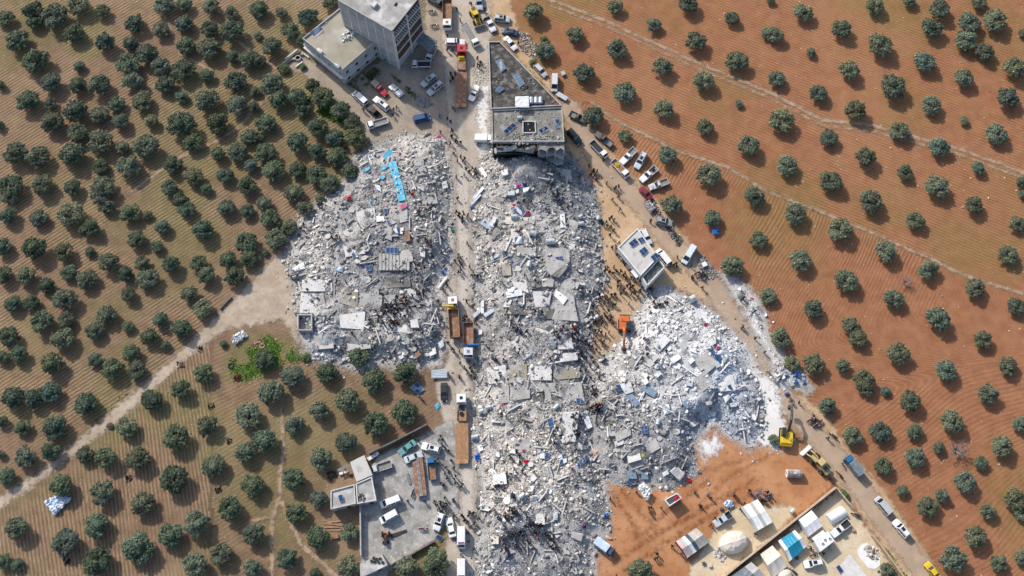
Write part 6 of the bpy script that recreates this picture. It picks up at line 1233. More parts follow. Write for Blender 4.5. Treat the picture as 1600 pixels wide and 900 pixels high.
for lab, q, nx, ny, m, alt in [
 ('single blue panel below the striped cloth in the left rubble', [(600, 325), (606, 325), (606, 333), (600, 333)], 1, 1, 'solar_cell', None), ('dark leaning panel beside white boards in the left rubble', [(603, 344), (607, 343), (611, 351), (607, 353)], 1, 1, 'solar_cell', None),
 ('white and blue panels next to the brown box in the left rubble', [(614, 357), (631, 355), (629, 366), (618, 364)], 3, 1, 'solar_white', 'solar_cell'), ('triple dark blue panel in the left rubble', [(603, 386), (622, 386), (622, 397), (603, 396)], 3, 1, 'solar_cell', None),
 ('pair of pale blue panels in the left rubble', [(523, 415), (537, 416), (535, 425), (523, 423)], 2, 1, 'solar_pale', None), ('small dark panel tilted between stones in the left rubble', [(549, 396), (554, 395), (557, 402), (551, 402)], 1, 1, 'solar_cell', None), ('pair of dark panels above the joists in the left rubble', [(571, 416), (582, 413), (581, 422), (573, 424)], 2, 1, 'solar_cell', None), ('pale panel below the joists in the left rubble', [(570, 434), (580, 435), (579, 442), (570, 440)], 1, 1, 'solar_pale', None), ('dark panel at the leafy corner of the left rubble', [(570, 247), (580, 241), (583, 247), (573, 251)], 2, 1, 'solar_cell', None), ('white board pair in the left rubble', [(588, 337), (600, 338), (600, 345), (588, 347)], 2, 1, 'solar_white', None),
 ('blue four-part panel amid red cloths in the middle rubble', [(797, 324), (807, 321), (822, 332), (816, 339)], 4, 1, 'solar_cell', None), ('blue panel next to a pale one beside the tanks', [(804, 370), (816, 369), (816, 380), (804, 382)], 2, 1, 'solar_cell', 'solar_pale'), ('two deep blue panels on a grey slab', [(869, 401), (879, 400), (881, 406), (871, 410)], 2, 1, 'solar_cell', None), ('long white four-part panel in the middle rubble', [(790, 456), (815, 451), (817, 461), (792, 466)], 4, 1, 'solar_white', None),
 ('blue three-row panel in the lower middle rubble', [(854, 655), (863, 652), (868, 671), (859, 674)], 1, 3, 'solar_cell', None), ('pale strip of four panels beside the big pale slab', [(908, 645), (917, 641), (926, 667), (918, 671)], 1, 4, 'solar_white', None), ('white and dark panel pair in the lower middle rubble', [(843, 709), (858, 707), (858, 718), (844, 716)], 2, 1, 'solar_white', 'solar_cell'), ('crossed white and blue panels in the lower middle rubble', [(872, 712), (884, 708), (886, 722), (875, 727)], 2, 2, 'solar_white', 'solar_cell'), ('dark leaning four-part panel at the edge of the middle rubble', [(901, 725), (917, 710), (919, 716), (904, 732)], 4, 1, 'solar_cell', None), ('dark blue panel at the crowd in the middle rubble', [(900, 622), (913, 621), (913, 631), (901, 631)], 2, 1, 'solar_cell', None), ('pale panel standing near the truck crane', [(791, 457 + 0), (791.5, 457), (792, 458), (791, 458)], 1, 1, 'solar_pale', None), ('pale propped panel in the dust of the middle rubble', [(857, 530), (863, 528), (869, 538), (864, 541)], 1, 1, 'solar_pale', None), ('white panel beside the street in the lower rubble', [(745, 697), (752, 694), (756, 703), (749, 706)], 1, 1, 'solar_white', None),
 ('blue and white panels leftmost in the right heap', [(961, 602), (976, 598), (978, 607), (967, 611)], 2, 1, 'solar_cell', 'solar_white'), ('diagonal strip of four blue panels in the right heap', [(975, 616), (983, 610), (1001, 630), (993, 636)], 1, 4, 'solar_pale', None), ('two-row block of six panels in the right heap', [(999, 607), (1008, 601), (1028, 612), (1021, 621)], 3, 2, 'solar_pale', None), ('pale pair of panels in the upper right heap', [(1066, 629), (1073, 622), (1081, 629), (1074, 638)], 2, 1, 'solar_pale', None), ('dark square of four panels in the right heap', [(1001, 666), (1011, 664), (1013, 677), (1003, 678)], 2, 2, 'solar_cell', None), ('bent pale panels in the right heap', [(1034, 632), (1045, 631), (1048, 645), (1038, 648)], 2, 2, 'solar_pale', 'solar_white'), ('pale frame panel at the foot of the right heap, left one', [(981, 735), (993, 735), (995, 748), (980, 748)], 2, 2, 'solar_pale', None), ('pale frame panel at the foot of the right heap, right one', [(1003, 738), (1013, 738), (1013, 749), (1002, 749)], 2, 2, 'solar_pale', None), ('dark panel fallen below the right heap', [(978, 753), (982, 751), (989, 756), (985, 760)], 1, 1, 'solar_cell', None), ('white panel beside the broken trough', [(1034, 739), (1043, 734), (1046, 740), (1037, 745)], 1, 1, 'solar_white', None), ('dark upright panel near the bluish slab', [(1136, 603), (1141, 600), (1146, 609), (1141, 612)], 1, 1, 'solar_cell', None)]:
    if q[0][0] == 791: continue
    solar(lab, q, nx, ny, None, 0, m, False, alt)
# cylindrical water tanks
def tank(label, px, L, r, deg, z=None, m='tank_metal', upright=False, cat='water tank'):
    g = G(*px, r) if z is None else P(*px, z + r)
    z0 = g.z + .15 if z is None else z
    root = thing('water_tank', label, cat, (g.x, g.y, z0), math.radians(deg)); b = MB()
    if upright: b.cyl((0, 0, L / 2), r, L, 'z', 16); b.build('shell', m, root); MB().cyl((0, 0, L + .06), r * .4, .12, 'z', 10).build('lid', 'alu', root)
    else:
        b.tube([(-L / 2, 0, r), (-L / 2 + .06, 0, r), (L / 2 - .06, 0, r), (L / 2, 0, r)], [r * .9, r, r, r * .9], 16).build('shell', m, root); MB().cyl((0, 0, 2 * r + .02), r * .35, .12, 'z', 10).build('lid', 'alu', root)
        for s in (-1, 1): MB().ring((s * L * .3, 0, r), r * 1.03, r * .98, .06, 'x', 16).build('band', 'alu', root); MB().box(s * L * .3 - .06, s * L * .3 + .06, -r * .7, r * .7, -.12, r * .25).build('cradle', 'steel_dark', root)
    return root
for k, (u, l) in enumerate(((830, 'left'), (837.5, 'middle'), (844.5, 'right'))): tank('silver upright cylinder, %s of three in a row on the soot-black roof' % l, (u, 157), 1.7, .55, 90, SH_, upright=False)
tank('silver water tank lying on the tan roof beside the tall block', (545, 30), 1.8, .55, -40, lowH); tank('white tank at the lower left edge of the tan roof', (500, 80), 1.6, .5, -40, lowH, 'plaster_white'); tank('pale tank at the bottom corner of the tan roof', (527, 103), 1.7, .55, -40, lowH)
tank('silver cube-like tank under the white tarp edge', (812, 184), 1.2, .5, 0, hs_)
for lab, px, L, r, dg in [('silver tank tipped over beside the blue panels', (803, 339), 1.5, .6, 0), ('silver tank half buried near two people', (833, 365), 1.7, .7, -20), ('long pale green tank in the middle rubble', (860, 378), 2.2, .75, 5), ('silver upright-looking tank of the tank cluster', (827, 413), 1.5, .6, 80), ('small tank at the back of the tank cluster', (830, 400), .9, .4, 0), ('small dark-lidded tank right in the cluster', (836, 399), .9, .4, 90), ('pale square tank at the right edge of the middle rubble', (908, 350), 1.3, .55, 10), ('blue-grey tank above the pale square one', (907, 339), 1.0, .5, 40), ('blue-grey barrel beside the crowd at the dirt road', (935, 341), 1.1, .6, 90), ('large dented silver tank at the top of the white heap', (1082, 467), 1.5, .85, 30), ('white dented tank near the yellow-vested person', (814, 476), 1.3, .45, -30), ('pale tank lying at the lower street edge, left', (752, 643), 1.3, .55, 20), ('pale tank lying at the lower street edge, right', (763, 637), 1.3, .55, 10), ('white cylinder above the blue three-row panel', (869, 636), 1.5, .45, 45), ('silver cylinder beside the trailer tail', (742, 683), 1.6, .55, 10), ('grey tank in the lower rubble', (816, 775), 1.4, .55, 40), ('pale green tank in the right heap', (1028, 660), 1.2, .5, 80), ('white broken tank next to the crowd at the street end', (932, 497), 1.3, .6, 50)]:
    tank(lab, px, L, r, dg)
tank('large rusty grey cylinder lying in the red clearing', (1241, 740), 3.4, 1.0, 0, 0, 'tank_rust', cat='tank'); o = thing('concrete_collar', 'pale crushed end piece of the rusty cylinder', 'debris', P(1230, 741)); MB().ring((0, 0, .95), .95, .55, .8, 'x', 14).build('collar', 'concrete_white', o)
tank('small silver tank against the camp wall', (1238, 799), 1.0, .5, 40, 0)
# loose sheets, cloths and tarps
def cloth(name, label, quad, m, z=None, up=.15, cat='tarp', color=None, n=7, amp=.16, seed=1, zs=None, th=.03):
    """a crumpled sheet over four photo corners"""
    r = random.Random(seed)
    if z is None:
        g = [G(u, v) for u, v in quad]; zz = [p.z + up for p in g]
    else: zz = zs or [z + up] * 4
    q = [P(u, v, w) for (u, v), w in zip(quad, zz)]; mb = MB(); vs = []
    for j in range(n + 1):
        for i in range(n + 1):
            p = lerp3(q, i / n, j / n); e = .25 if i in (0, n) or j in (0, n) else 1
            vs.append((p.x + r.gauss(0, amp * .35), p.y + r.gauss(0, amp * .35), p.z + abs(r.gauss(0, amp)) * e))
    k = len(vs); mb.add(vs + [(a, b, c - th) for a, b, c in vs], [(j * (n + 1) + i, j * (n + 1) + i + 1, (j + 1) * (n + 1) + i + 1, (j + 1) * (n + 1) + i) for j in range(n) for i in range(n)] + [(k + j * (n + 1) + i, k + (j + 1) * (n + 1) + i, k + (j + 1) * (n + 1) + i + 1, k + j * (n + 1) + i + 1) for j in range(n) for i in range(n)])
    bd = [i for i in range(n + 1)] + [j * (n + 1) + n for j in range(1, n + 1)] + [n * (n + 1) + i for i in range(n - 1, -1, -1)] + [j * (n + 1) for j in range(n - 1, 0, -1)]
    mb.add([], []); mb.f += [(bd[(i + 1) % len(bd)], bd[i], k + bd[i], k + bd[(i + 1) % len(bd)]) for i in range(len(bd))]; mb.m += [0] * len(bd)
    o = mb.build(name, m); tag(o, label, cat)
    if color: o.color = (*color, 1)
    return o
cloth('tarp', 'crumpled pale blue tarp under the tree by the farm track', [(69, 783), (95, 772), (113, 778), (85, 806)], 'tarp_pale_blue', 0, .5, n=12, amp=.35, seed=2)
cloth('sheet', 'crumpled white sheet heap on the grass near the farm track', [(361, 530), (378, 515), (387, 524), (368, 539)], 'tarp_white', 0, .3, n=12, amp=.4, seed=3)
cloth('tarp', 'dark blue tarp tied below an olive tree in the red field', [(1112, 357), (1124, 356), (1124, 365), (1113, 367)], 'crane_blue', 0, .8, seed=4)
cloth('tarp', 'small light blue tarp on the dirt beside the dark car', [(679, 634), (684, 629), (689, 635), (683, 641)], 'blue_paint', 0, .05, seed=5)
cloth('cloth', 'magenta cloth lying at the top of the left rubble', [(683, 212), (688, 211), (689, 215), (684, 216)], 'cloth', 0, .1, 'cloth', (.6, .01, .22), 4, .1, 6)
cloth('cloth', 'pink striped cloth below the blue slab', [(624, 321), (633, 317), (637, 323), (627, 328)], 'cloth', None, .75, 'cloth', (.50, .14, .24), 5, .08, 7)
cloth('tarp', 'bright blue tarp bundle beside the low-loader tail', [(741, 712), (748, 708), (750, 717), (743, 720)], 'cloth', None, .4, 'tarp', (.005, .10, .50), 6, .3, 8)
for i, (u, v, c, l) in enumerate([(803, 321, (.6, .01, .06), 'red bundle left of the blue panels in the middle rubble'), (825, 333, (.55, .01, .06), 'red bundle right of the blue panels in the middle rubble'), (822, 721, (.55, .03, .08), 'red and pink cloth heap in the lower middle rubble'), (894, 732, (.50, .12, .16), 'pink clothes heap beside the crossed panels'), (810, 290, (.6, .06, .3), 'pink bedding below the collapsed front'), (820, 289, (.01, .03, .25), 'dark blue cloth below the collapsed front'), (877, 514, (.35, .02, .25), 'purple blankets at the rescue crowd'), (898, 511, (.55, .10, .05), 'orange-red blankets at the rescue crowd'), (655, 325, (.45, .3, .35), 'pale pink bedding in the left rubble'), (645, 303, (.5, .01, .03), 'red cloth in the left rubble'), (545, 310, (.5, .02, .06), 'red cloth at the leafy edge of the left rubble'), (1122, 543, (.5, .15, .25), 'pink clothes heap in the white rubble'), (1102, 507, (.5, .02, .08), 'red cloth on the white rubble'), (913, 823, (.15, .02, .2), 'purple and blue clothes heap at the lower rubble edge'), (947, 805, (.02, .12, .4), 'blue cloth at the lower right rubble edge'), (1070, 744, (.55, .08, .05), 'orange-red bundle beside the broken trough'), (1077, 750, (.5, .02, .04), 'red-white bundle right of the broken trough'), (692, 425, (.02, .18, .55), 'bright blue bag at the edge of the left rubble'), (707, 359, (.01, .30, .30), 'teal cloth at the street edge of the left rubble'), (738, 325, (.02, .09, .3), 'blue barrel bag on the street edge'), (930, 707, (.6, .35, .2), 'orange foam piece beside the middle ridge'), (1005, 712, (.5, .55, .1), 'yellow cloth in the right heap')]):
    w = 3.2 if i % 3 else 2.4; cloth('cloth', l, [(u - w, v - w * .7), (u + w, v - w), (u + w * .9, v + w), (u - w, v + w * .8)], 'cloth', None, .35, 'cloth', c, 5, .22, 20 + i)
# white plastic canopy and truck canopy
cloth('tarp', 'white plastic sheet stretched over frames on the soot-black roof', [(805, 151), (826, 150), (827, 168), (805, 167)], 'tarp_white', 0, 0, n=8, amp=.06, seed=9, zs=[SH_ + 1.5, SH_ + 1.5, SH_ + 1.2, SH_ + 1.2])
for i, (u, v) in enumerate(((806, 152), (825, 151), (826, 167), (806, 166))):
    p = P(u, v, SH_ + 1.2); o = MB().tube([(p.x, p.y, SH_ - .02), (p.x, p.y, SH_ + 1.3)], .05, 5).build('pole', 'alu'); tag(o, 'thin pole under the white roof sheet, %s corner' % ('upper left', 'upper right', 'lower right', 'lower left')[i], 'pole')
cloth('canopy', 'slate blue tarpaulin canopy strung from the tall block to a truck', [(646, 62), (657, 49), (684, 64), (672, 82)], 'tarp_slate', 0, 0, n=9, amp=.12, seed=10, zs=[3.4, 3.6, 3.0, 2.8], cat='canopy')
for i, (u, v) in enumerate(((648, 62), (657, 51), (682, 65), (671, 80))):
    p = P(u, v, 3.2); o = MB().tube([(p.x, p.y, -.05), (p.x, p.y, 2.95)], .06, 5).build('pole', 'steel_dark'); tag(o, 'thin pole under the slate canopy, %s corner' % ('left', 'top', 'right', 'bottom')[i], 'pole')
# sheet-metal pieces
def plate(name, label, quad, m, z=None, up=.5, th=.12, cat='metal sheet', ribs=0):
    if z is None: g = [G(u, v) for u, v in quad]; zz = [p.z + up for p in g]
    else: zz = [z + up] * 4
    q = [P(u, v, w) for (u, v), w in zip(quad, zz)]; c = sum(q, Vector()) / 4; q = [p - c for p in q]; root = thing(name, label, cat, c); MB().quadthick(q, th).build('plate', m, root)
    n = (q[1] - q[0]).cross(q[3] - q[0]).normalized(); n = n if n.z > 0 else -n
    for k in range(ribs): a, b = lerp3(q, 0, (k + .5) / ribs), lerp3(q, 1, (k + .5) / ribs); MB().tube([a + n * .03, b + n * .03], .05, 4).build('rib', m, root)
    MB().box(-.1, .1, -.1, .1, -up - .2, -.02).build('prop', 'concrete', root); return root
plate('metal_sheet', 'corrugated grey sheet roof panel lying beside the street', [(674, 579), (697, 576), (699, 590), (674, 591)], 'sheet_metal', 0, .7, .08, ribs=5)
plate('metal_sheet', 'long pale metal gutter at the street edge, upper', [(737, 309), (754, 291), (756, 295), (740, 312)], 'sheet_metal', None, .6); plate('metal_sheet', 'long pale metal gutter at the street edge, lower', [(735, 318), (750, 302), (752, 305), (738, 320)], 'sheet_metal', None, .5)
plate('car_panel', 'white curved car panel thrown at the street edge', [(748, 264), (753, 261), (761, 274), (758, 277)], 'solar_white', None, .6); plate('metal_sheet', 'white plank-like sheet at the edge of the left rubble', [(683, 449), (697, 431), (699, 433), (686, 450)], 'solar_white', None, .6); plate('metal_sheet', 'grey trough of bent sheet metal beside the battered van', [(868, 148), (873, 143), (888, 152), (884, 157)], 'sheet_metal', 0, .9, .5)
plate('board', 'white square board at the upper crowd near the truck', [(747, 516), (753, 515), (753, 522), (747, 523)], 'solar_white', None, .6); plate('board', 'dark green plank box lying on the yard concrete', [(634, 741), (638, 739), (643, 756), (639, 757)], 'tarp_slate', 0, .3, .3, 'board'); plate('metal_sheet', 'long black plank ramp beside the small tractor', [(610, 835), (635, 827), (636, 831), (612, 841)], 'black_plastic', 0, .25, .15)
plate('board', 'teal slatted cart beside the white shed', [(573, 716), (590, 705), (593, 709), (577, 720)], 'paint_old', 0, .8, .25, 'cart', 4); plate('metal_sheet', 'blue roofing strip left of the white shed', [(527, 733), (546, 725), (547, 728), (528, 737)], 'tarp_slate', 0, 1.6, .1); plate('board', 'white wash tub in the scrap corner left of the compound house', [(530, 738), (536, 737), (536, 741), (530, 742)], 'solar_white', 0, .5, .3, 'tub'); plate('board', 'white crate in the scrap corner left of the compound house', [(537, 737), (543, 735), (543, 739), (538, 740)], 'solar_white', 0, .5, .3, 'crate')
plate('tarp_box', 'red tarpaulin bundle beside the lumber stack', [(517, 836), (527, 833), (530, 840), (519, 843)], 'rust_red', 0, .6, .4, 'tarp'); plate('board', 'small white box in the red field beside the battered van', [(876, 112), (881, 110), (884, 115), (879, 118)], 'tank_metal', 0, .8, .7, 'box'); plate('board', 'white box beside the black motorcycle cluster', [(1096, 411), (1102, 408), (1106, 414), (1099, 417)], 'solar_white', 0, .9, .6, 'box')
plate('cart', 'small grey trailer heaped with household goods at the road bend', [(1006, 318), (1014, 312), (1025, 325), (1016, 333)], 'bed_grey', 0, .9, .3, 'cart'); roof_debris('household_goods', 'household goods heaped on the small grey trailer', [(1007, 318), (1014, 314), (1023, 325), (1016, 331)], .9, 60, 31, (.5, .5, .5), .6, 'litter')
plate('bed_frame', 'broken pale trough bath at the foot of the right heap', [(1047, 737), (1056, 730), (1070, 744), (1062, 752)], 'concrete_pale', None, .9, .5, 'trough')
mb = MB()
for k in range(9): x = .2 * k; mb = MB().box(-1.8, 1.8, -.09, .09, 0, .07); o = mb.build('lumber_plank', 'wood'); c = P(515 + k * 1.7, 815 + (k % 4) * 4.5, .1); o.location = (c.x, c.y, .02 + .075 * (k % 3)); o.rotation_euler = (0, 0, .1 * (k % 5) - .2); tag(o, 'sawn plank in the loose stack below the compound house', 'plank', 'planks below the compound house')
def tyre_at(u, v, z, label, r=.34, group=None):
    p = P(u, v, z); o = MB().ring((0, 0, .1), r, r * .55, .2, 'z', 14).build('tyre', 'rubber'); o.location = (p.x, p.y, z); tag(o, label, 'tyre', group)
for u, v in ((584, 872), (589, 874), (594, 873), (586, 878), (592, 879), (598, 879), (581, 877)): tyre_at(u, v, 3.0, 'old tyre on the roof of the bottom hut', .34, 'tyres on the hut roof')
for u, v in ((513, 740), (518, 738), (523, 739), (514, 746), (520, 745), (525, 744), (517, 750), (549, 744)): tyre_at(u, v, 0, 'old tyre in the scrap corner left of the white shed', .38, 'tyres in the scrap corner')
tyre_at(361, 572, 0, 'big tractor tyre lying in the bright grass', .8)
for i, (u, v, l) in enumerate([(202, 748, 'black charred heap between olive trees left of the middle'), (341, 765, 'black charred heap at the lower olive trees'), (105, 877, 'black charred heap at the bottom left'), (358, 689, 'black scrap heap near the right olive trees'), (330, 634, 'small black scrap heap below the farm track'), (312, 546, 'dark brushwood heap on the side of the farm track'), (282, 570, 'long charred strip beside the farm track')]):
    scatter('charred_heap', l, [(u - 6, v - 5), (u + 4, v - 6), (u + 6, v + 4), (u - 4, v + 6)], 70, .12, .45, (.02, .02, .022), 40 + i, 'heap')
scatter('machine_scrap', 'dark red machine scrap in the bright grass', [(366, 587), (378, 586), (380, 594), (368, 596)], 40, .3, .8, (.10, .035, .03), 60, 'scrap'); scatter('garden_litter', 'red and white litter at the edge of the bright grass', [(396, 534), (412, 533), (414, 544), (400, 545)], 60, .2, .7, (.45, .25, .22), 61, 'litter')
# blue barrels dumped by the road
for i, (u, v) in enumerate([(1228, 588), (1242, 587), (1247, 588), (1243, 598), (1256, 597), (1243, 570), (1229, 617 - 2)]):
    p = P(u, v, .4); o = thing('plastic_barrel', 'blue plastic barrel in the litter at the road edge', 'barrel', (p.x, p.y, hz(p.x, p.y) + .1), i * 1.1, 'barrels dumped at the road edge'); MB().tube([(-.5, 0, .3), (-.35, 0, .3), (.35, 0, .3), (.5, 0, .3)], [.24, .31, .31, .24], 12).build('shell', 'crane_blue', o); MB().cyl((.52, 0, .3), .1, .05, 'x', 8).build('cap', 'black_plastic', o)
# ------------------------------------------------------------------ tents and shelters of the camp
mat('stripe_green', (.30, .36, .30), (.38, .42, .36), rough=.9); mat('stripe_navy', (.05, .075, .11), (.08, .10, .14), rough=.9); mat('stripe_rose', (.46, .30, .30), (.55, .42, .40), rough=.9); mat('grey_cloth', (.36, .36, .34), (.44, .44, .42), rough=.9)
def ridge_tent(name, label, quad, he, hr, strips, nu=6, wallm='tarp_cream', open_=False, sag=.12, ridge_along=True):
    """quad at eave height; ridge runs from the middle of edge 0-3 to the middle of edge 1-2; strips = materials along the ridge"""
    q = [P(u, v, he) for u, v in quad]; c = sum(q, Vector()) / 4; c.z = 0; q = [p - c for p in q]; root = thing(name, label, 'tent', c); ns = len(strips); K = 6
    def pt(u, v):
        p = lerp3(q, u, v); s = 1 - abs(2 * v - 1); p = p.copy(); p.z = he + (hr - he) * s ** 1.15 - sag * math.sin(math.pi * ((u * ns) % 1)) * math.sin(math.pi * v); return p
    for k, m in enumerate(strips):
        mb = MB(); vs = [pt((k + i / 4 * .985) / ns, j / (2 * K)) for i in range(5) for j in range(2 * K + 1)]; w = 2 * K + 1; n = len(vs); f = [(i * w + j, (i + 1) * w + j, (i + 1) * w + j + 1, i * w + j + 1) for i in range(4) for j in range(2 * K)]
        mb.add(vs + [v - Vector((0, 0, .03)) for v in vs], f + [tuple(n + a for a in reversed(t)) for t in f]); mb.build('roof_sheet', m, root)
    for (i, j) in ((0, 1), (2, 3)):
        a, b = q[i], q[j]; mb = MB(); mb.add([(a.x, a.y, -.05), (b.x, b.y, -.05), (b.x, b.y, he - .03), (a.x, a.y, he - .03)], [(0, 1, 2, 3)]); d = (b - a).cross(Vector((0, 0, 1))).normalized() * .04; mb.add([(a.x + d.x, a.y + d.y, -.05), (b.x + d.x, b.y + d.y, -.05), (b.x + d.x, b.y + d.y, he - .03), (a.x + d.x, a.y + d.y, he - .03)], [(3, 2, 1, 0)]); mb.build('side_wall', wallm, root)
    if not open_:
        for (i, j) in ((1, 2), (3, 0)):
            a, b = q[i], q[j]; m_ = (a + b) / 2; mb = MB(); s_ = .98; mb.add([(a.x * s_, a.y * s_, -.05), (b.x * s_, b.y * s_, -.05), (b.x * s_, b.y * s_, he - .04), (m_.x * s_, m_.y * s_, hr - .06), (a.x * s_, a.y * s_, he - .04)], [(0, 1, 2, 3, 4)]); mb.build('end_wall', wallm, root)
    for p in q: MB().tube([(p.x * 1.01, p.y * 1.01, -.05), (p.x * 1.01, p.y * 1.01, he + .1)], .05, 5).build('pole', 'wood', root)
    for i, p in enumerate(q): e = p * 1.22; MB().tube([(p.x, p.y, he), (e.x, e.y, 0)], .015, 4).build('guy_rope', 'canvas_tan', root)
    return root
ridge_tent('patchwork_tent', 'long tent roofed with patchwork blankets in the red clearing', [(1056, 846), (1088, 825), (1108, 847), (1074, 872)], 1.6, 2.5, ['stripe_rose', 'grey_cloth', 'tarp_white', 'stripe_navy', 'stripe_green', 'stripe_rose', 'stripe_green'], wallm='stripe_navy', open_=False)
ridge_tent('open_shelter', 'white and grey striped shelter roof beside the wall', [(1157, 793), (1184, 780), (1207, 816), (1181, 831)], 2.0, 2.5, ['grey_cloth', 'tarp_white', 'tarp_white', 'grey_cloth', 'tarp_white', 'tarp_white'], wallm='grey_cloth', open_=True)
ridge_tent('long_tent', 'long white tent in the walled camp', [(1248, 812), (1268, 797), (1285, 822), (1264, 838)], 1.9, 2.6, ['tarp_white', 'tarp_white', 'tarp_white'], wallm='tarp_white')
ridge_tent('cream_tent', 'cream canvas tent next to the grey one at the bottom edge', [(1188, 866), (1207, 852), (1230, 885), (1208, 903)], 1.5, 2.7, ['tarp_cream', 'tarp_cream'], wallm='tarp_cream', sag=.25)
ridge_tent('grey_tent', 'grey tent with blue-grey sheeting cut by the bottom edge', [(1143, 900), (1174, 878), (1196, 900), (1170, 925)], 1.7, 2.4, ['tarp_slate', 'tarp_slate', 'grey_cloth'], wallm='tarp_slate')
ridge_tent('blue_tent', 'tent covered with a turquoise tarpaulin and white skirts', [(1216, 845), (1242, 828), (1260, 854), (1234, 877)], 1.5, 2.5, ['tarp_white', 'tarp_blue', 'tarp_blue', 'tarp_blue', 'tarp_blue', 'tarp_white'], wallm='tarp_cream')
# domed octagonal tent
def dome_tent(label, px, ax, ay, h, rz, m='tarp_cream'):
    c = P(*px, 1.2); root = thing('dome_tent', label, 'tent', (c.x, c.y, 0), math.radians(rz)); n = 10
    prof = [(1.0, 0), (.99, .45), (.80, .76), (.50, .96)]
    for k in range(n):
        mb = MB(); vs = []
        for r_, z_ in prof:
            for q in (0, .5, 1): a = 2 * math.pi * (k + q * .99) / n; bul = .985 if q == .5 else 1; vs.append((ax * r_ * math.cos(a) * bul, ay * r_ * math.sin(a) * bul, h * z_ - (.05 if q == .5 else 0)))
        for q in (0, .5, 1): a = 2 * math.pi * (k + q * .99) / n; vs.append((ax * .36 * math.cos(a), 0, h * 1.05))
        f = []
        for i in range(4):
            for j in range(2): f.append((i * 3 + j, i * 3 + j + 1, i * 3 + j + 4, i * 3 + j + 3))
        mb.add(vs, f); mb.build('canvas_panel', m, root)
    MB().tube([(-ax * .32, 0, h * 1.03), (ax * .32, 0, h * 1.03)], .05, 5).build('ridge_pole', 'canvas_tan', root)
    for k in range(n): a = 2 * math.pi * k / n; MB().tube([(ax * math.cos(a), ay * math.sin(a), .5), (ax * 1.25 * math.cos(a), ay * 1.25 * math.sin(a), 0)], .015, 4).build('guy_rope', 'canvas_tan', root)
    return root
dome_tent('big cream ridge-topped dome tent on a ring of sand in the clearing', (1147, 847), 3.5, 2.5, 2.6, 18)
def tunnel_tent(label, a, b, r):
    a, b = P(*a, .8), P(*b, .8); d = b - a; root = thing('tunnel_tent', label, 'tent', ((a.x + b.x) / 2, (a.y + b.y) / 2, 0), math.atan2(d.y, d.x)); L = d.length; n = 4
    for k in range(n):
        mb = MB(); x0, x1 = -L / 2 + L * k / n, -L / 2 + L * (k + .99) / n; vs = [(x, r * math.cos(t), r * 1.1 * math.sin(t)) for x in (x0, (x0 + x1) / 2, x1) for t in np.linspace(0, math.pi, 11)]; vs = [(x, y, z - (.03 if abs(x - (x0 + x1) / 2) < .01 else 0)) for x, y, z in vs]; mb.add(vs, [(i * 11 + j, i * 11 + j + 1, (i + 1) * 11 + j + 1, (i + 1) * 11 + j) for i in range(2) for j in range(10)]); mb.build('cover_panel', 'tarp_white', root, True)
    for x in (-L / 2, L / 2): MB().add([(x, r * math.cos(t), r * 1.1 * math.sin(t)) for t in np.linspace(0, math.pi, 11)], [tuple(range(11))]).build('end_wall', 'tarp_pale_blue', root)
    return root
tunnel_tent('white tunnel tent beside the white pickup with black bed', (1296, 812), (1320, 798), 1.35)
# flat white shed roof with three round vents
rq = [(1273, 847), (1294, 830), (1304, 845), (1282, 862)]; shd, shp = flat_building('tin_shed', 'white flat-roofed cabin with three round vents beside the long tent', rq, 2.5, 'plaster_white', 'solar_white', 0)
for (u, v) in ((1286, 850), (1289.5, 844), (1297, 842)): p = P(u, v, 2.5); b = MB().ring((p.x, p.y, 2.56), .28, .17, .12, 'z', 14).build('roof_vent', 'steel_dark', shd)
plate('metal_sheet', 'white sheet bridging the long tent and the cabin', [(1268, 841), (1286, 828), (1290, 833), (1273, 846)], 'tarp_white', 0, 2.2, .05)
ks, kp = flat_building('market_kiosk', 'dark-topped cabin with red goods standing in the red clearing', [(1038, 781), (1058, 770), (1065, 778), (1046, 791)], 2.4, 'plaster_white', 'steel_dark', .12); cloth('cloth', 'red cloth lying on the dark cabin roof', [(1052, 779), (1061, 773), (1064, 778), (1054, 784)], 'cloth', 2.4, .1, 'cloth', (.4, .01, .05), 5, .1, 70)
cloth('tarp', 'white crumpled tent sheet at the foot of the right heap', [(996, 762), (1005, 753), (1020, 768), (1011, 783)], 'tarp_white', 0, 0, n=10, amp=.25, seed=71, zs=[1.8, 2.0, 1.3, 1.0], cat='tent')
for i, (u, v) in enumerate(((999, 763), (1015, 768))): p = P(u, v, 1.5); tag(MB().tube([(p.x, p.y, -.05), (p.x, p.y, 1.9)], .05, 5).build('pole', 'wood'), 'pole under the white crumpled tent sheet, %s' % ('left', 'right')[i], 'pole')
cloth('tarp', 'white and blue bags beside the silver pickup in the clearing', [(1131, 784), (1144, 780), (1146, 790), (1136, 796)], 'tarp_pale_blue', 0, .5, n=8, amp=.4, seed=72, cat='bags')
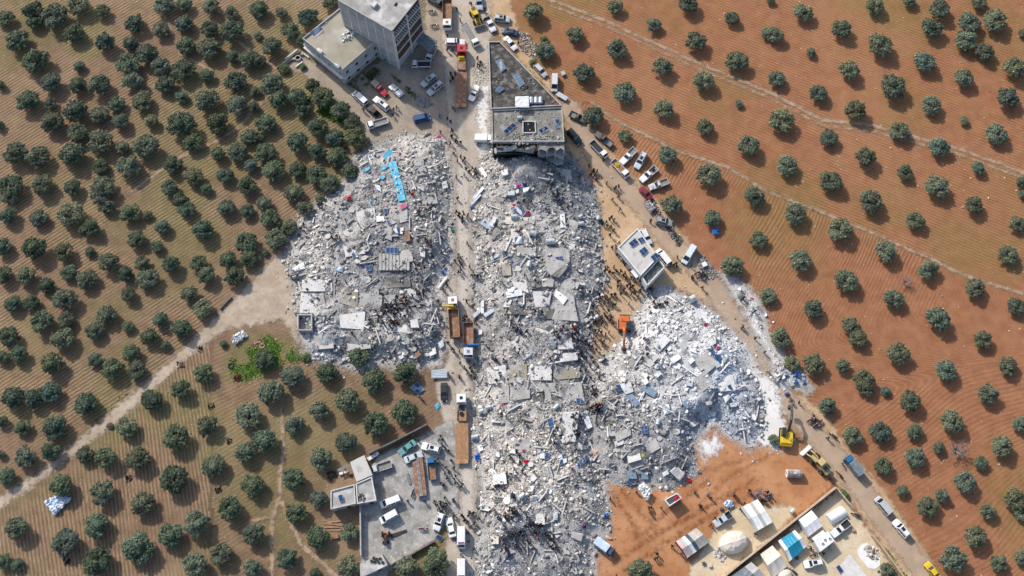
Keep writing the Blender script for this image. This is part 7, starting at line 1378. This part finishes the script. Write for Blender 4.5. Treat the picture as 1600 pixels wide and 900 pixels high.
# pads and mounds in the camp
pp = [tuple(P(u, v, .12))[:2] for u, v in [(1310, 888), (1328, 865), (1356, 903), (1330, 925)]]; tag(MB().prism(pp, -.05, .14).build('plaster_plot', 'concrete_pale'), 'rectangular pale concrete plot at the bottom of the camp', 'slab')
pp = [tuple(P(u, v, .12))[:2] for u, v in [(1340, 860), (1347, 850), (1358, 848), (1376, 870), (1375, 884), (1368, 889), (1357, 888), (1341, 868)]]; tag(MB().prism(pp, -.05, .12).build('plaster_pad', 'concrete_white'), 'white octagonal pad under a heap of rock', 'slab')
scatter('rock_pile', 'heap of pale rocks on the white octagonal pad', [(1351, 854), (1358, 851), (1374, 868), (1368, 876), (1358, 870)], 120, .4, 1.4, (.5, .45, .4), 73, 'rocks')
scatter('stone_ring', 'ring of pale stones beside the dome tent', [(1115, 855), (1124, 858), (1134, 872), (1128, 878), (1118, 870)], 90, .3, .9, (.5, .48, .45), 74, 'rocks')
scatter('camp_litter', 'household clutter beside the striped shelter', [(1170, 775), (1188, 765), (1210, 770), (1200, 785), (1188, 784)], 120, .2, .7, (.25, .2, .25), 75, 'litter')
scatter('camp_litter', 'household clutter along the tents of the camp', [(1240, 818), (1246, 815), (1275, 858), (1290, 872), (1280, 875), (1262, 856)], 160, .15, .5, (.3, .28, .26), 76, 'litter')

dome_tent('small round cream tent at the bottom edge beside the cream canvas tent', (1226, 900), 2.0, 1.6, 1.9, 30)
for i, (u, v, m_, l) in enumerate([(1236, 878, 'wood', 'brown crate beside the turquoise tent'), (1246, 872, 'steel_dark', 'dark crate beside the turquoise tent'), (1300, 856, 'tank_metal', 'pale drum box at the cabin corner'), (1334, 828, 'wood', 'brown crate near the parked motorcycle'), (1100, 880, 'steel_dark', 'dark bucket crate on the sand below the patchwork tent'), (1110, 884, 'alu', 'silver bucket crate on the sand below the patchwork tent'), (1212, 838, 'rust', 'rusty crate against the camp wall'), (1128, 795, 'steel_dark', 'dark crate beside the silver pickup')]):
    plate('crate', l, [(u - 2.4, v - 2), (u + 2, v - 2.4), (u + 2.4, v + 2), (u - 2, v + 2.4)], m_, 0, .6, .55, 'crate')
# ------------------------------------------------------------------ people
def person_mesh(pose, seed):
    """one continuous skinned body; faces coloured by body zone: jacket takes the object's colour"""
    r = random.Random(seed); J = {}
    lean = {'stand': .0, 'walk': .05, 'bend': .55, 'reach': .15, 'crouch': .35}[pose]; hip = .92 if pose != 'crouch' else .45
    def rot(p): x, z = p[0], p[2] - hip; c, s = math.cos(lean), math.sin(lean); return (x * c + z * s, p[1], hip + z * c - x * s)
    V_, E_, R_ = [], [], []
    def v(p, rad, par=None):
        V_.append(p); R_.append(rad)
        if par is not None: E_.append((par, len(V_) - 1))
        return len(V_) - 1
    pel = v((0, 0, hip), .155); bel = v(rot((0, 0, hip + .2)), .15, pel); ch = v(rot((0, 0, hip + .42)), .175, bel); nk = v(rot((.01, 0, hip + .59)), .075, ch); hd = v(rot((.03, 0, hip + .70)), .105, nk); top = v(rot((.03, 0, hip + .83)), .085, hd)
    for s in (1, -1):
        sw = {'stand': .03 * s, 'walk': .28 * s, 'bend': .08 * s, 'reach': .05 * s, 'crouch': .1 * s}[pose]
        if pose == 'crouch': k = v((.32, s * .16, .48), .085, pel); a = v((.05, s * .15, .1), .06, k); v((.22, s * .16, .05), .05, a)
        else: k = v((.03 + sw * .6, s * .11, hip * .52), .088, pel); a = v((-.02 + sw, s * .12, .09), .058, k); v((.16 + sw, s * .13, .05), .05, a)
        sh = v(rot((0, s * .19, hip + .50)), .085, ch); aw = {'stand': .03, 'walk': -.22 * s, 'bend': .3, 'reach': .35, 'crouch': .25}[pose]
        el = v(rot((aw * .5, s * .27, hip + .24)), .055, sh); wr = v(rot((aw + .1, s * (.25 if pose != 'stand' else .28), hip + (.02 if pose != 'reach' else .3))), .042, el); v(rot((aw + .17, s * .24, hip - (.06 if pose != 'reach' else -.32))), .038, wr)
    me = bpy.data.meshes.new('person'); me.from_pydata(V_, E_, []); o = bpy.data.objects.new('person_tmp', me); COL.objects.link(o)
    o.modifiers.new('s', 'SKIN'); sv = me.skin_vertices[0].data
    for i, q in enumerate(R_): sv[i].radius = (q * .85 if i in (0, 1, 2) else q, q * 1.15 if i in (0, 1, 2) else q); sv[i].use_root = (i == 0)
    d = o.modifiers.new('d', 'SUBSURF'); d.levels = 1; d.render_levels = 1
    dg = bpy.context.evaluated_depsgraph_get(); dg.update(); m = bpy.data.meshes.new_from_object(o.evaluated_get(dg)); bpy.data.objects.remove(o); bpy.data.meshes.remove(me)
    m.name = 'person'; m.materials.clear()
    for k in ('cloth', 'trousers', 'skin', 'hair'): m.materials.append(MATS[k])
    nk_z = V_[nk][2]; hx, hy, hzz = V_[hd]; hands = [Vector(V_[i]) for i in range(len(V_)) if R_[i] == .038]; tp = V_[top]
    for f in m.polygons:
        c = f.center; dh = (c - Vector((hx, hy, hzz))).length
        if dh < .22 and c.z > nk_z + .01 * (pose != 'bend') or (c - Vector(tp)).length < .16: f.material_index = 2 if (c.x > hx + .045 and c.z < hzz + .07 or c.z < hzz - .08) else 3
        elif min((c - h).length for h in hands) < .07: f.material_index = 2
        elif c.z < hip - .02 and abs(c.y) < .22 and (c.z < hip - .12 or pose != 'bend'): f.material_index = 1
        f.use_smooth = True
    return m
PM = [person_mesh(p, i) for i, p in enumerate(('stand', 'walk', 'bend', 'reach', 'crouch', 'stand', 'walk'))]
JK = [(.016, .016, .02)] * 4 + [(.05, .045, .05), (.09, .08, .075), (.12, .05, .05)] + [(.02, .022, .035), (.035, .03, .03), (.05, .045, .04), (.10, .02, .025), (.03, .05, .10), (.06, .06, .065), (.16, .11, .08), (.30, .29, .28), (.20, .03, .03), (.02, .05, .04), (.06, .10, .20)]
pr_ = random.Random(21); PEOPLE = []
def slab_z(x, y): return max(hz(x, y), near_slab(SLABW, x, y) or 0)
SPEC = []
def person(u, v, label, group=None, pose=None, jk=None, rz=None, z=None):
    if z is None:
        g = G(u, v, .9); zz = slab_z(g.x, g.y) if (g.z > .05) else 0.0
        if zz: g = P(u, v, zz + .9)
    else: g = P(u, v, z + .9); zz = z
    me = PM[pose] if pose is not None else pr_.choices(PM, [4, 4, 1.2, 1.2, .8, 3, 3])[0]; sc = pr_.uniform(.97, 1.12)
    SPEC.append((u, v, label, group, me, (g.x, g.y, zz - .01), rz if rz is not None else pr_.uniform(0, 6.28), sc, jk or pr_.choice(JK)))
def crowd(lab, group, spots=None, blobs=None, z=None):
    for (u, v) in spots or []: person(u, v, lab, group, z=z)
    for (cu, cv, ru, rv, n) in blobs or []:
        got = []; tries = 0
        while len(got) < n and tries < n * 30:
            tries += 1; a, q = pr_.uniform(0, 6.28), math.sqrt(pr_.random()); u, v = cu + ru * q * math.cos(a), cv + rv * q * math.sin(a)
            if any(math.hypot(u - x, v - y) < 3.0 for x, y in got): continue
            got.append((u, v)); person(u, v, lab, group, z=z)
def T6(ox, oy, pts): return [(ox + a / 6, oy + b / 6) for a, b in pts]
crowd('dark-clothed walker on the upper street', 'people walking on the upper street', T6(580, 200, [(650, 35), (757, 20), (755, 75), (795, 115), (745, 145), (775, 235), (838, 268), (875, 285), (862, 310), (808, 303), (888, 378), (920, 405), (950, 375), (980, 385), (972, 425)]) + T6(560, 80, [(885, 530), (905, 545), (835, 630), (865, 660), (878, 740), (875, 795), (915, 835)]))
person(713, 276, 'person in black standing apart on the pale street lane below the walkers', pose=0); person(*T6(580, 200, [(838, 137)])[0], 'broad person in black at the bend of the upper street', jk=(.01, .01, .012)); person(725.5, 272, 'person in white walking alone on the pale street lane', jk=(.6, .62, .64)); person(714.5, 310, 'person in dark red alone on the street beside the left rubble', jk=(.12, .02, .02))
crowd('dark-clothed walker on the middle street', 'people on the middle street', T6(600, 330, [(705, 20), (735, 65), (750, 30), (785, 35), (735, 95), (680, 5), (700, 45), (700, 405), (690, 435), (715, 440), (705, 470), (712, 495), (715, 525), (722, 548), (665, 460)]))
person(730, 379, 'person alone on the empty middle of the street', jk=BLK); person(733.5, 416, 'person alone on the street above the goods pile', jk=BLK); person(717, 425, 'person in blue cap stepping at the street edge', jk=(.02, .03, .09)); person(729, 471, 'person alone on the street right of the crane truck cab', jk=BLK)
crowd('person near the street goods pile', 'people at the goods pile', T6(600, 330, [(825, 600), (850, 600), (875, 610), (905, 605), (590, 690), (585, 670), (553, 730), (568, 750), (320, 735), (350, 650), (260, 700)]))
crowd('person on the street by the crane trucks', 'people below the crane trucks', T6(600, 450, [(755, 265), (775, 265), (755, 290), (830, 165), (600, 510), (640, 575), (655, 590), (712, 700), (755, 740), (770, 770), (800, 690), (810, 750), (825, 775), (845, 715), (780, 800), (815, 820), (695, 820), (705, 835), (605, 800), (615, 835), (850, 840), (850, 310), (870, 285)]))
person(721.5, 523, 'person in orange standing between the two crane trucks', jk=(.5, .06, .02)); person(718, 548, 'person in red at the rear of the crane truck', jk=(.45, .02, .03))
crowd('rescuer on the left rubble slab', 'crowd on the left rubble', blobs=[(606, 494, 21, 19, 26), (625, 478, 18, 18, 14), (645, 465, 22, 14, 10)])
crowd('person climbing over the left rubble', 'people on the left rubble', [(640, 300), (655, 335), (668, 320), (680, 350), (690, 370), (676, 400), (690, 395), (650, 420), (560, 350), (590, 380), (540, 440), (550, 520), (585, 540), (660, 520), (650, 540), (690, 500), (684, 470)] + T6(440, 330, [(470, 165), (515, 230), (545, 250), (510, 265), (470, 240), (175, 145), (155, 220), (205, 120), (215, 185), (240, 735), (95, 615), (150, 610)]) + [(497, 320), (502, 325), (665, 374), (668, 377), (672, 377), (674, 383), (661, 386), (540, 230), (564, 235), (577, 500), (572, 489), (598, 461)])
crowd('person on the upper dirt road', 'people on the upper dirt road', T6(880, 170, [(243, 530), (282, 575), (290, 590), (318, 585), (260, 610), (312, 660), (295, 630), (408, 695), (480, 750), (495, 735), (520, 725), (518, 820), (462, 845), (375, 480)]))
crowd('person waiting by the white roofed house', 'crowd at the white roofed house', T6(920, 320, [(125, 145), (130, 175), (165, 160), (195, 130), (215, 115), (235, 140), (170, 195), (210, 205), (232, 235), (200, 280), (255, 385), (285, 355), (260, 410), (220, 400), (265, 465), (290, 480), (320, 520), (340, 555), (325, 535), (150, 580), (180, 585), (235, 580), (150, 625), (195, 630), (230, 635), (260, 620), (300, 620), (340, 645), (325, 665), (350, 680), (165, 720), (270, 720), (290, 715), (270, 765), (300, 770), (360, 755), (385, 740), (390, 775), (415, 760), (330, 795), (300, 830), (355, 825), (245, 840), (215, 840), (160, 860), (430, 820), (400, 835), (460, 860), (480, 800), (500, 770), (540, 775), (580, 785), (600, 795), (555, 840), (125, 745), (100, 770), (110, 870), (100, 840), (385, 610), (400, 680), (430, 690), (490, 715), (640, 670), (820, 550), (800, 560), (775, 555), (825, 575)]))
crowd('person in the crowd by the orange excavator', 'crowd beside the orange excavator', blobs=[(940, 480, 15, 17, 12), (938, 505, 20, 20, 17), (928, 545, 24, 26, 20), (920, 580, 18, 18, 9), (890, 515, 22, 12, 10)])
crowd('person near the orange excavator', 'row behind the orange excavator', T6(920, 450, [(610, 130), (625, 165), (650, 158), (668, 150), (692, 155), (708, 130), (735, 135), (375, 140), (245, 60), (215, 60), (160, 80), (200, 95), (250, 155), (225, 155), (155, 235), (175, 268), (205, 300)]))
crowd('person searching the white rubble', 'searchers on the white heap', T6(920, 450, [(520, 470), (540, 540), (550, 620), (508, 660), (640, 675), (625, 695), (810, 517), (725, 590), (150, 670), (75, 795), (130, 810), (95, 840)]))
crowd('searcher on the middle rubble ridge', 'searchers on the middle ridge', [(760, 360), (775, 350), (790, 395), (755, 420), (765, 620), (790, 650), (820, 660), (800, 600), (870, 690), (840, 690), (900, 700), (905, 740), (880, 770), (850, 780), (910, 780), (770, 400), (785, 440), (820, 430), (850, 470), (770, 470), (760, 540), (775, 560), (900, 420), (910, 450), (880, 380), (905, 560), (860, 560)] + T6(740, 500, [(380, 60), (410, 80), (440, 90), (445, 120), (500, 100), (495, 150), (430, 275), (420, 310), (180, 345), (200, 360), (150, 410), (215, 375), (280, 370), (285, 400), (240, 490), (250, 530), (210, 565), (640, 545), (735, 515), (755, 120), (785, 130), (800, 165), (910, 155), (935, 170), (965, 240), (980, 185), (1020, 160)]) + T6(760, 370, [(460, 700), (490, 700), (520, 705), (205, 760), (245, 775), (250, 850), (290, 860), (320, 880), (380, 880)]) + [(650 / 6 + 760, 390 / 6 + 240), (869, 305), (867, 311), (872, 303), (864, 304), (870, 296), (860, 295), (876, 320), (809, 361), (813, 361), (819, 314), (826, 317), (830, 315), (809, 316)])
person(790.5, 488, 'rescuer in a bright yellow vest on the middle ridge, upper', jk=(.55, .55, .03)); person(817.5, 534, 'rescuer in a bright yellow vest on the middle ridge, lower', jk=(.55, .55, .03))
crowd('person in the knot beside the pale strip of panels', 'crowd beside the panel strip', blobs=[(932, 637, 10, 8, 18), (925, 612, 8, 12, 8), (899, 650, 5, 4, 4), (902, 676, 6, 5, 5)])
crowd('searcher on the lower middle rubble', 'searchers on the lower ridge', T6(740, 630, [(335, 490), (350, 510), (405, 440), (410, 465), (430, 490), (435, 550), (380, 615), (350, 660), (310, 660), (395, 675), (450, 635), (565, 640), (235, 765), (185, 800), (205, 775), (285, 800), (350, 870), (380, 880), (360, 850), (760, 300), (750, 350), (755, 380), (785, 235), (815, 140)]))
crowd('rescuer at the lower crater', 'arc of people at the lower crater', T6(740, 750, [(260, 540), (275, 525), (290, 545), (310, 530), (325, 515), (345, 500), (355, 525), (375, 510), (390, 490), (420, 515), (440, 500), (465, 510), (475, 475), (490, 430), (510, 440), (525, 415), (545, 425), (560, 405), (575, 425), (590, 410), (610, 430), (630, 415), (650, 430), (560, 485), (580, 500), (610, 500), (640, 510), (670, 500), (690, 515), (705, 545), (720, 555), (735, 565), (750, 575), (725, 490), (385, 605), (400, 630), (415, 615), (460, 625), (510, 630), (570, 645), (720, 620), (740, 640), (770, 630), (785, 650), (280, 600), (300, 620), (310, 650), (320, 690), (340, 720), (285, 640), (500, 570), (525, 580)]))
crowd('onlooker in the group above the lower crater', 'group above the lower crater', T6(740, 750, [(340, 260), (355, 285), (375, 265), (380, 300), (400, 280), (410, 310), (365, 315), (440, 270), (300, 350), (320, 370), (290, 350), (230, 345), (245, 360), (195, 285), (490, 315), (500, 345), (670, 350), (350, 350), (280, 425), (285, 460)]))
person(839.5, 842, 'person in a bright orange jacket inside the lower crater', jk=(.6, .09, .02)); person(789.5, 801, 'person in a red jacket above the lower crater', jk=(.5, .02, .03))
crowd('person on the dirt road beside the white heap', 'people on the lower dirt road', T6(1080, 450, [(475, 370), (485, 360), (600, 470), (690, 600), (725, 780), (795, 775), (785, 860), (840, 845)]) + T6(1180, 620, [(340, 40), (410, 48), (683, 385), (825, 625), (710, 770), (315, -20)]) + T6(920, 320, [(295, 40), (580, 160), (830, 487), (970, 670), (975, 690), (1065, 775), (960, 575)]))
crowd('person on the rubble bank', 'people on the rubble bank', T6(1080, 390, [(470, 470), (490, 455), (600, 575)]))
crowd('person in the red clearing', 'people in the red clearing', T6(900, 720, [(565, 285), (320, 355), (683, 440), (710, 430), (695, 480), (798, 435), (1110, 290), (1165, 415), (760, 865)]) + T6(1020, 750, [(515, 140), (545, 165), (765, 150), (765, 125), (845, 215), (545, 420), (40, 690), (20, 740), (38, 730), (440, 240), (585, 355), (265, 690), (180, 620)]))
crowd('person beside the striped shelter', 'people beside the striped shelter', T6(1140, 750, [(185, 100), (205, 130), (265, 130), (120, 215), (350, 150), (385, 140), (355, 115), (340, 195), (310, 185)]))
crowd('person between the tents of the walled camp', 'people in the walled camp', T6(1140, 750, [(760, 640), (780, 655), (880, 690), (765, 710), (795, 700), (240, 505)]))
crowd('person on the compound yard', 'people in the compound yard', T6(600, 660, [(505, 345), (505, 385), (580, 420), (615, 460), (645, 425), (570, 475), (590, 525), (655, 525), (670, 505), (668, 570), (735, 580), (720, 600), (535, 570), (565, 585), (628, 360), (605, 265), (575, 240), (545, 225), (515, 165), (530, 125), (545, 160), (572, 705), (650, 720), (655, 740)]))
person(663, 783, 'person in blue on the yard concrete apart from the group', jk=(.02, .05, .25)); person(637, 783, 'person alone in the middle of the yard concrete', jk=BLK)
crowd('person at the compound gate', 'group at the compound gate', T6(600, 660, [(470, 740), (480, 770), (528, 745), (555, 750), (580, 755), (530, 775), (548, 790), (510, 810), (575, 785), (525, 825), (545, 830), (650, 850), (655, 880), (740, 880), (790, 870), (800, 835), (830, 850)]))
crowd('person near the upper ambulance', 'people beside the ambulance', [(730, 815), (734, 820), (738, 820), (733, 802), (740, 801), (748, 808), (726, 813), (723, 807), (742, 817), (731, 833), (732, 846), (740, 858), (720, 866), (735, 897), (710, 842)])
crowd('person on the forecourt', 'people on the forecourt', T6(560, 80, [(330, 545), (358, 525), (318, 583), (48, 548), (865, 210), (880, 235), (862, 280), (885, 255), (905, 210)]))
person(687.5, 179, 'person in light blue on the forecourt near the blue van', jk=(.15, .3, .5)); person(602.5, 93, 'person in the gap between the flat-roofed house and the tall block', jk=BLK)
crowd('person at the street top', 'people at the top of the street', T6(640, 0, [(440, 80), (472, 180), (352, 335), (352, 465), (402, 465), (632, 610), (655, 615), (668, 585), (636, 545), (700, 185), (718, 140), (705, 90), (1020, 400)]))

# the 290 people who stand most apart are individuals; the rest of the dense crowds is one mass
XY = np.array([(s[0], s[1]) for s in SPEC]); D = np.hypot(XY[:, None, 0] - XY[None, :, 0], XY[:, None, 1] - XY[None, :, 1]); D.sort(axis=1); iso = D[:, 1] + .5 * D[:, 2] + np.array([0 if s[3] else 100 for s in SPEC])
order = np.argsort(-iso); solo = set(order[:290].tolist()); VV, FF, TT, off = [], [], [], 0
for i, (u, v, lab, grp, me, loc, rz, sc, jk) in enumerate(SPEC):
    if i in solo:
        o = link('person', me); o.location = loc; o.rotation_euler = (0, 0, rz); o.scale = (sc * 1.22, sc * 1.22, sc); o.color = (*jk, 1); tag(o, uniq(lab, u, v) if grp else lab, 'person', grp); continue
    n = len(me.vertices); a = np.empty(n * 3, np.float32); me.vertices.foreach_get('co', a); a = a.reshape(n, 3) * np.array([sc * 1.22, sc * 1.22, sc]); c, s = math.cos(rz), math.sin(rz)
    VV.append(np.stack([a[:, 0] * c - a[:, 1] * s + loc[0], a[:, 0] * s + a[:, 1] * c + loc[1], a[:, 2] + loc[2]], 1))
    q = np.array([tuple(p.vertices) for p in me.polygons if len(p.vertices) == 4]); mi = np.array([p.material_index for p in me.polygons if len(p.vertices) == 4]); FF.append(q + off); off += n
    pal = np.array([jk, (.03, .032, .04), (.35, .21, .15), (.02, .016, .013)]); TT.append(pal[mi])
tag(link('crowd', fast_mesh('crowd', np.concatenate(VV), np.concatenate(FF), 'debris', np.concatenate(TT), True)), 'people packed closely in the crowds on and beside the rubble', 'crowd', kind='stuff')
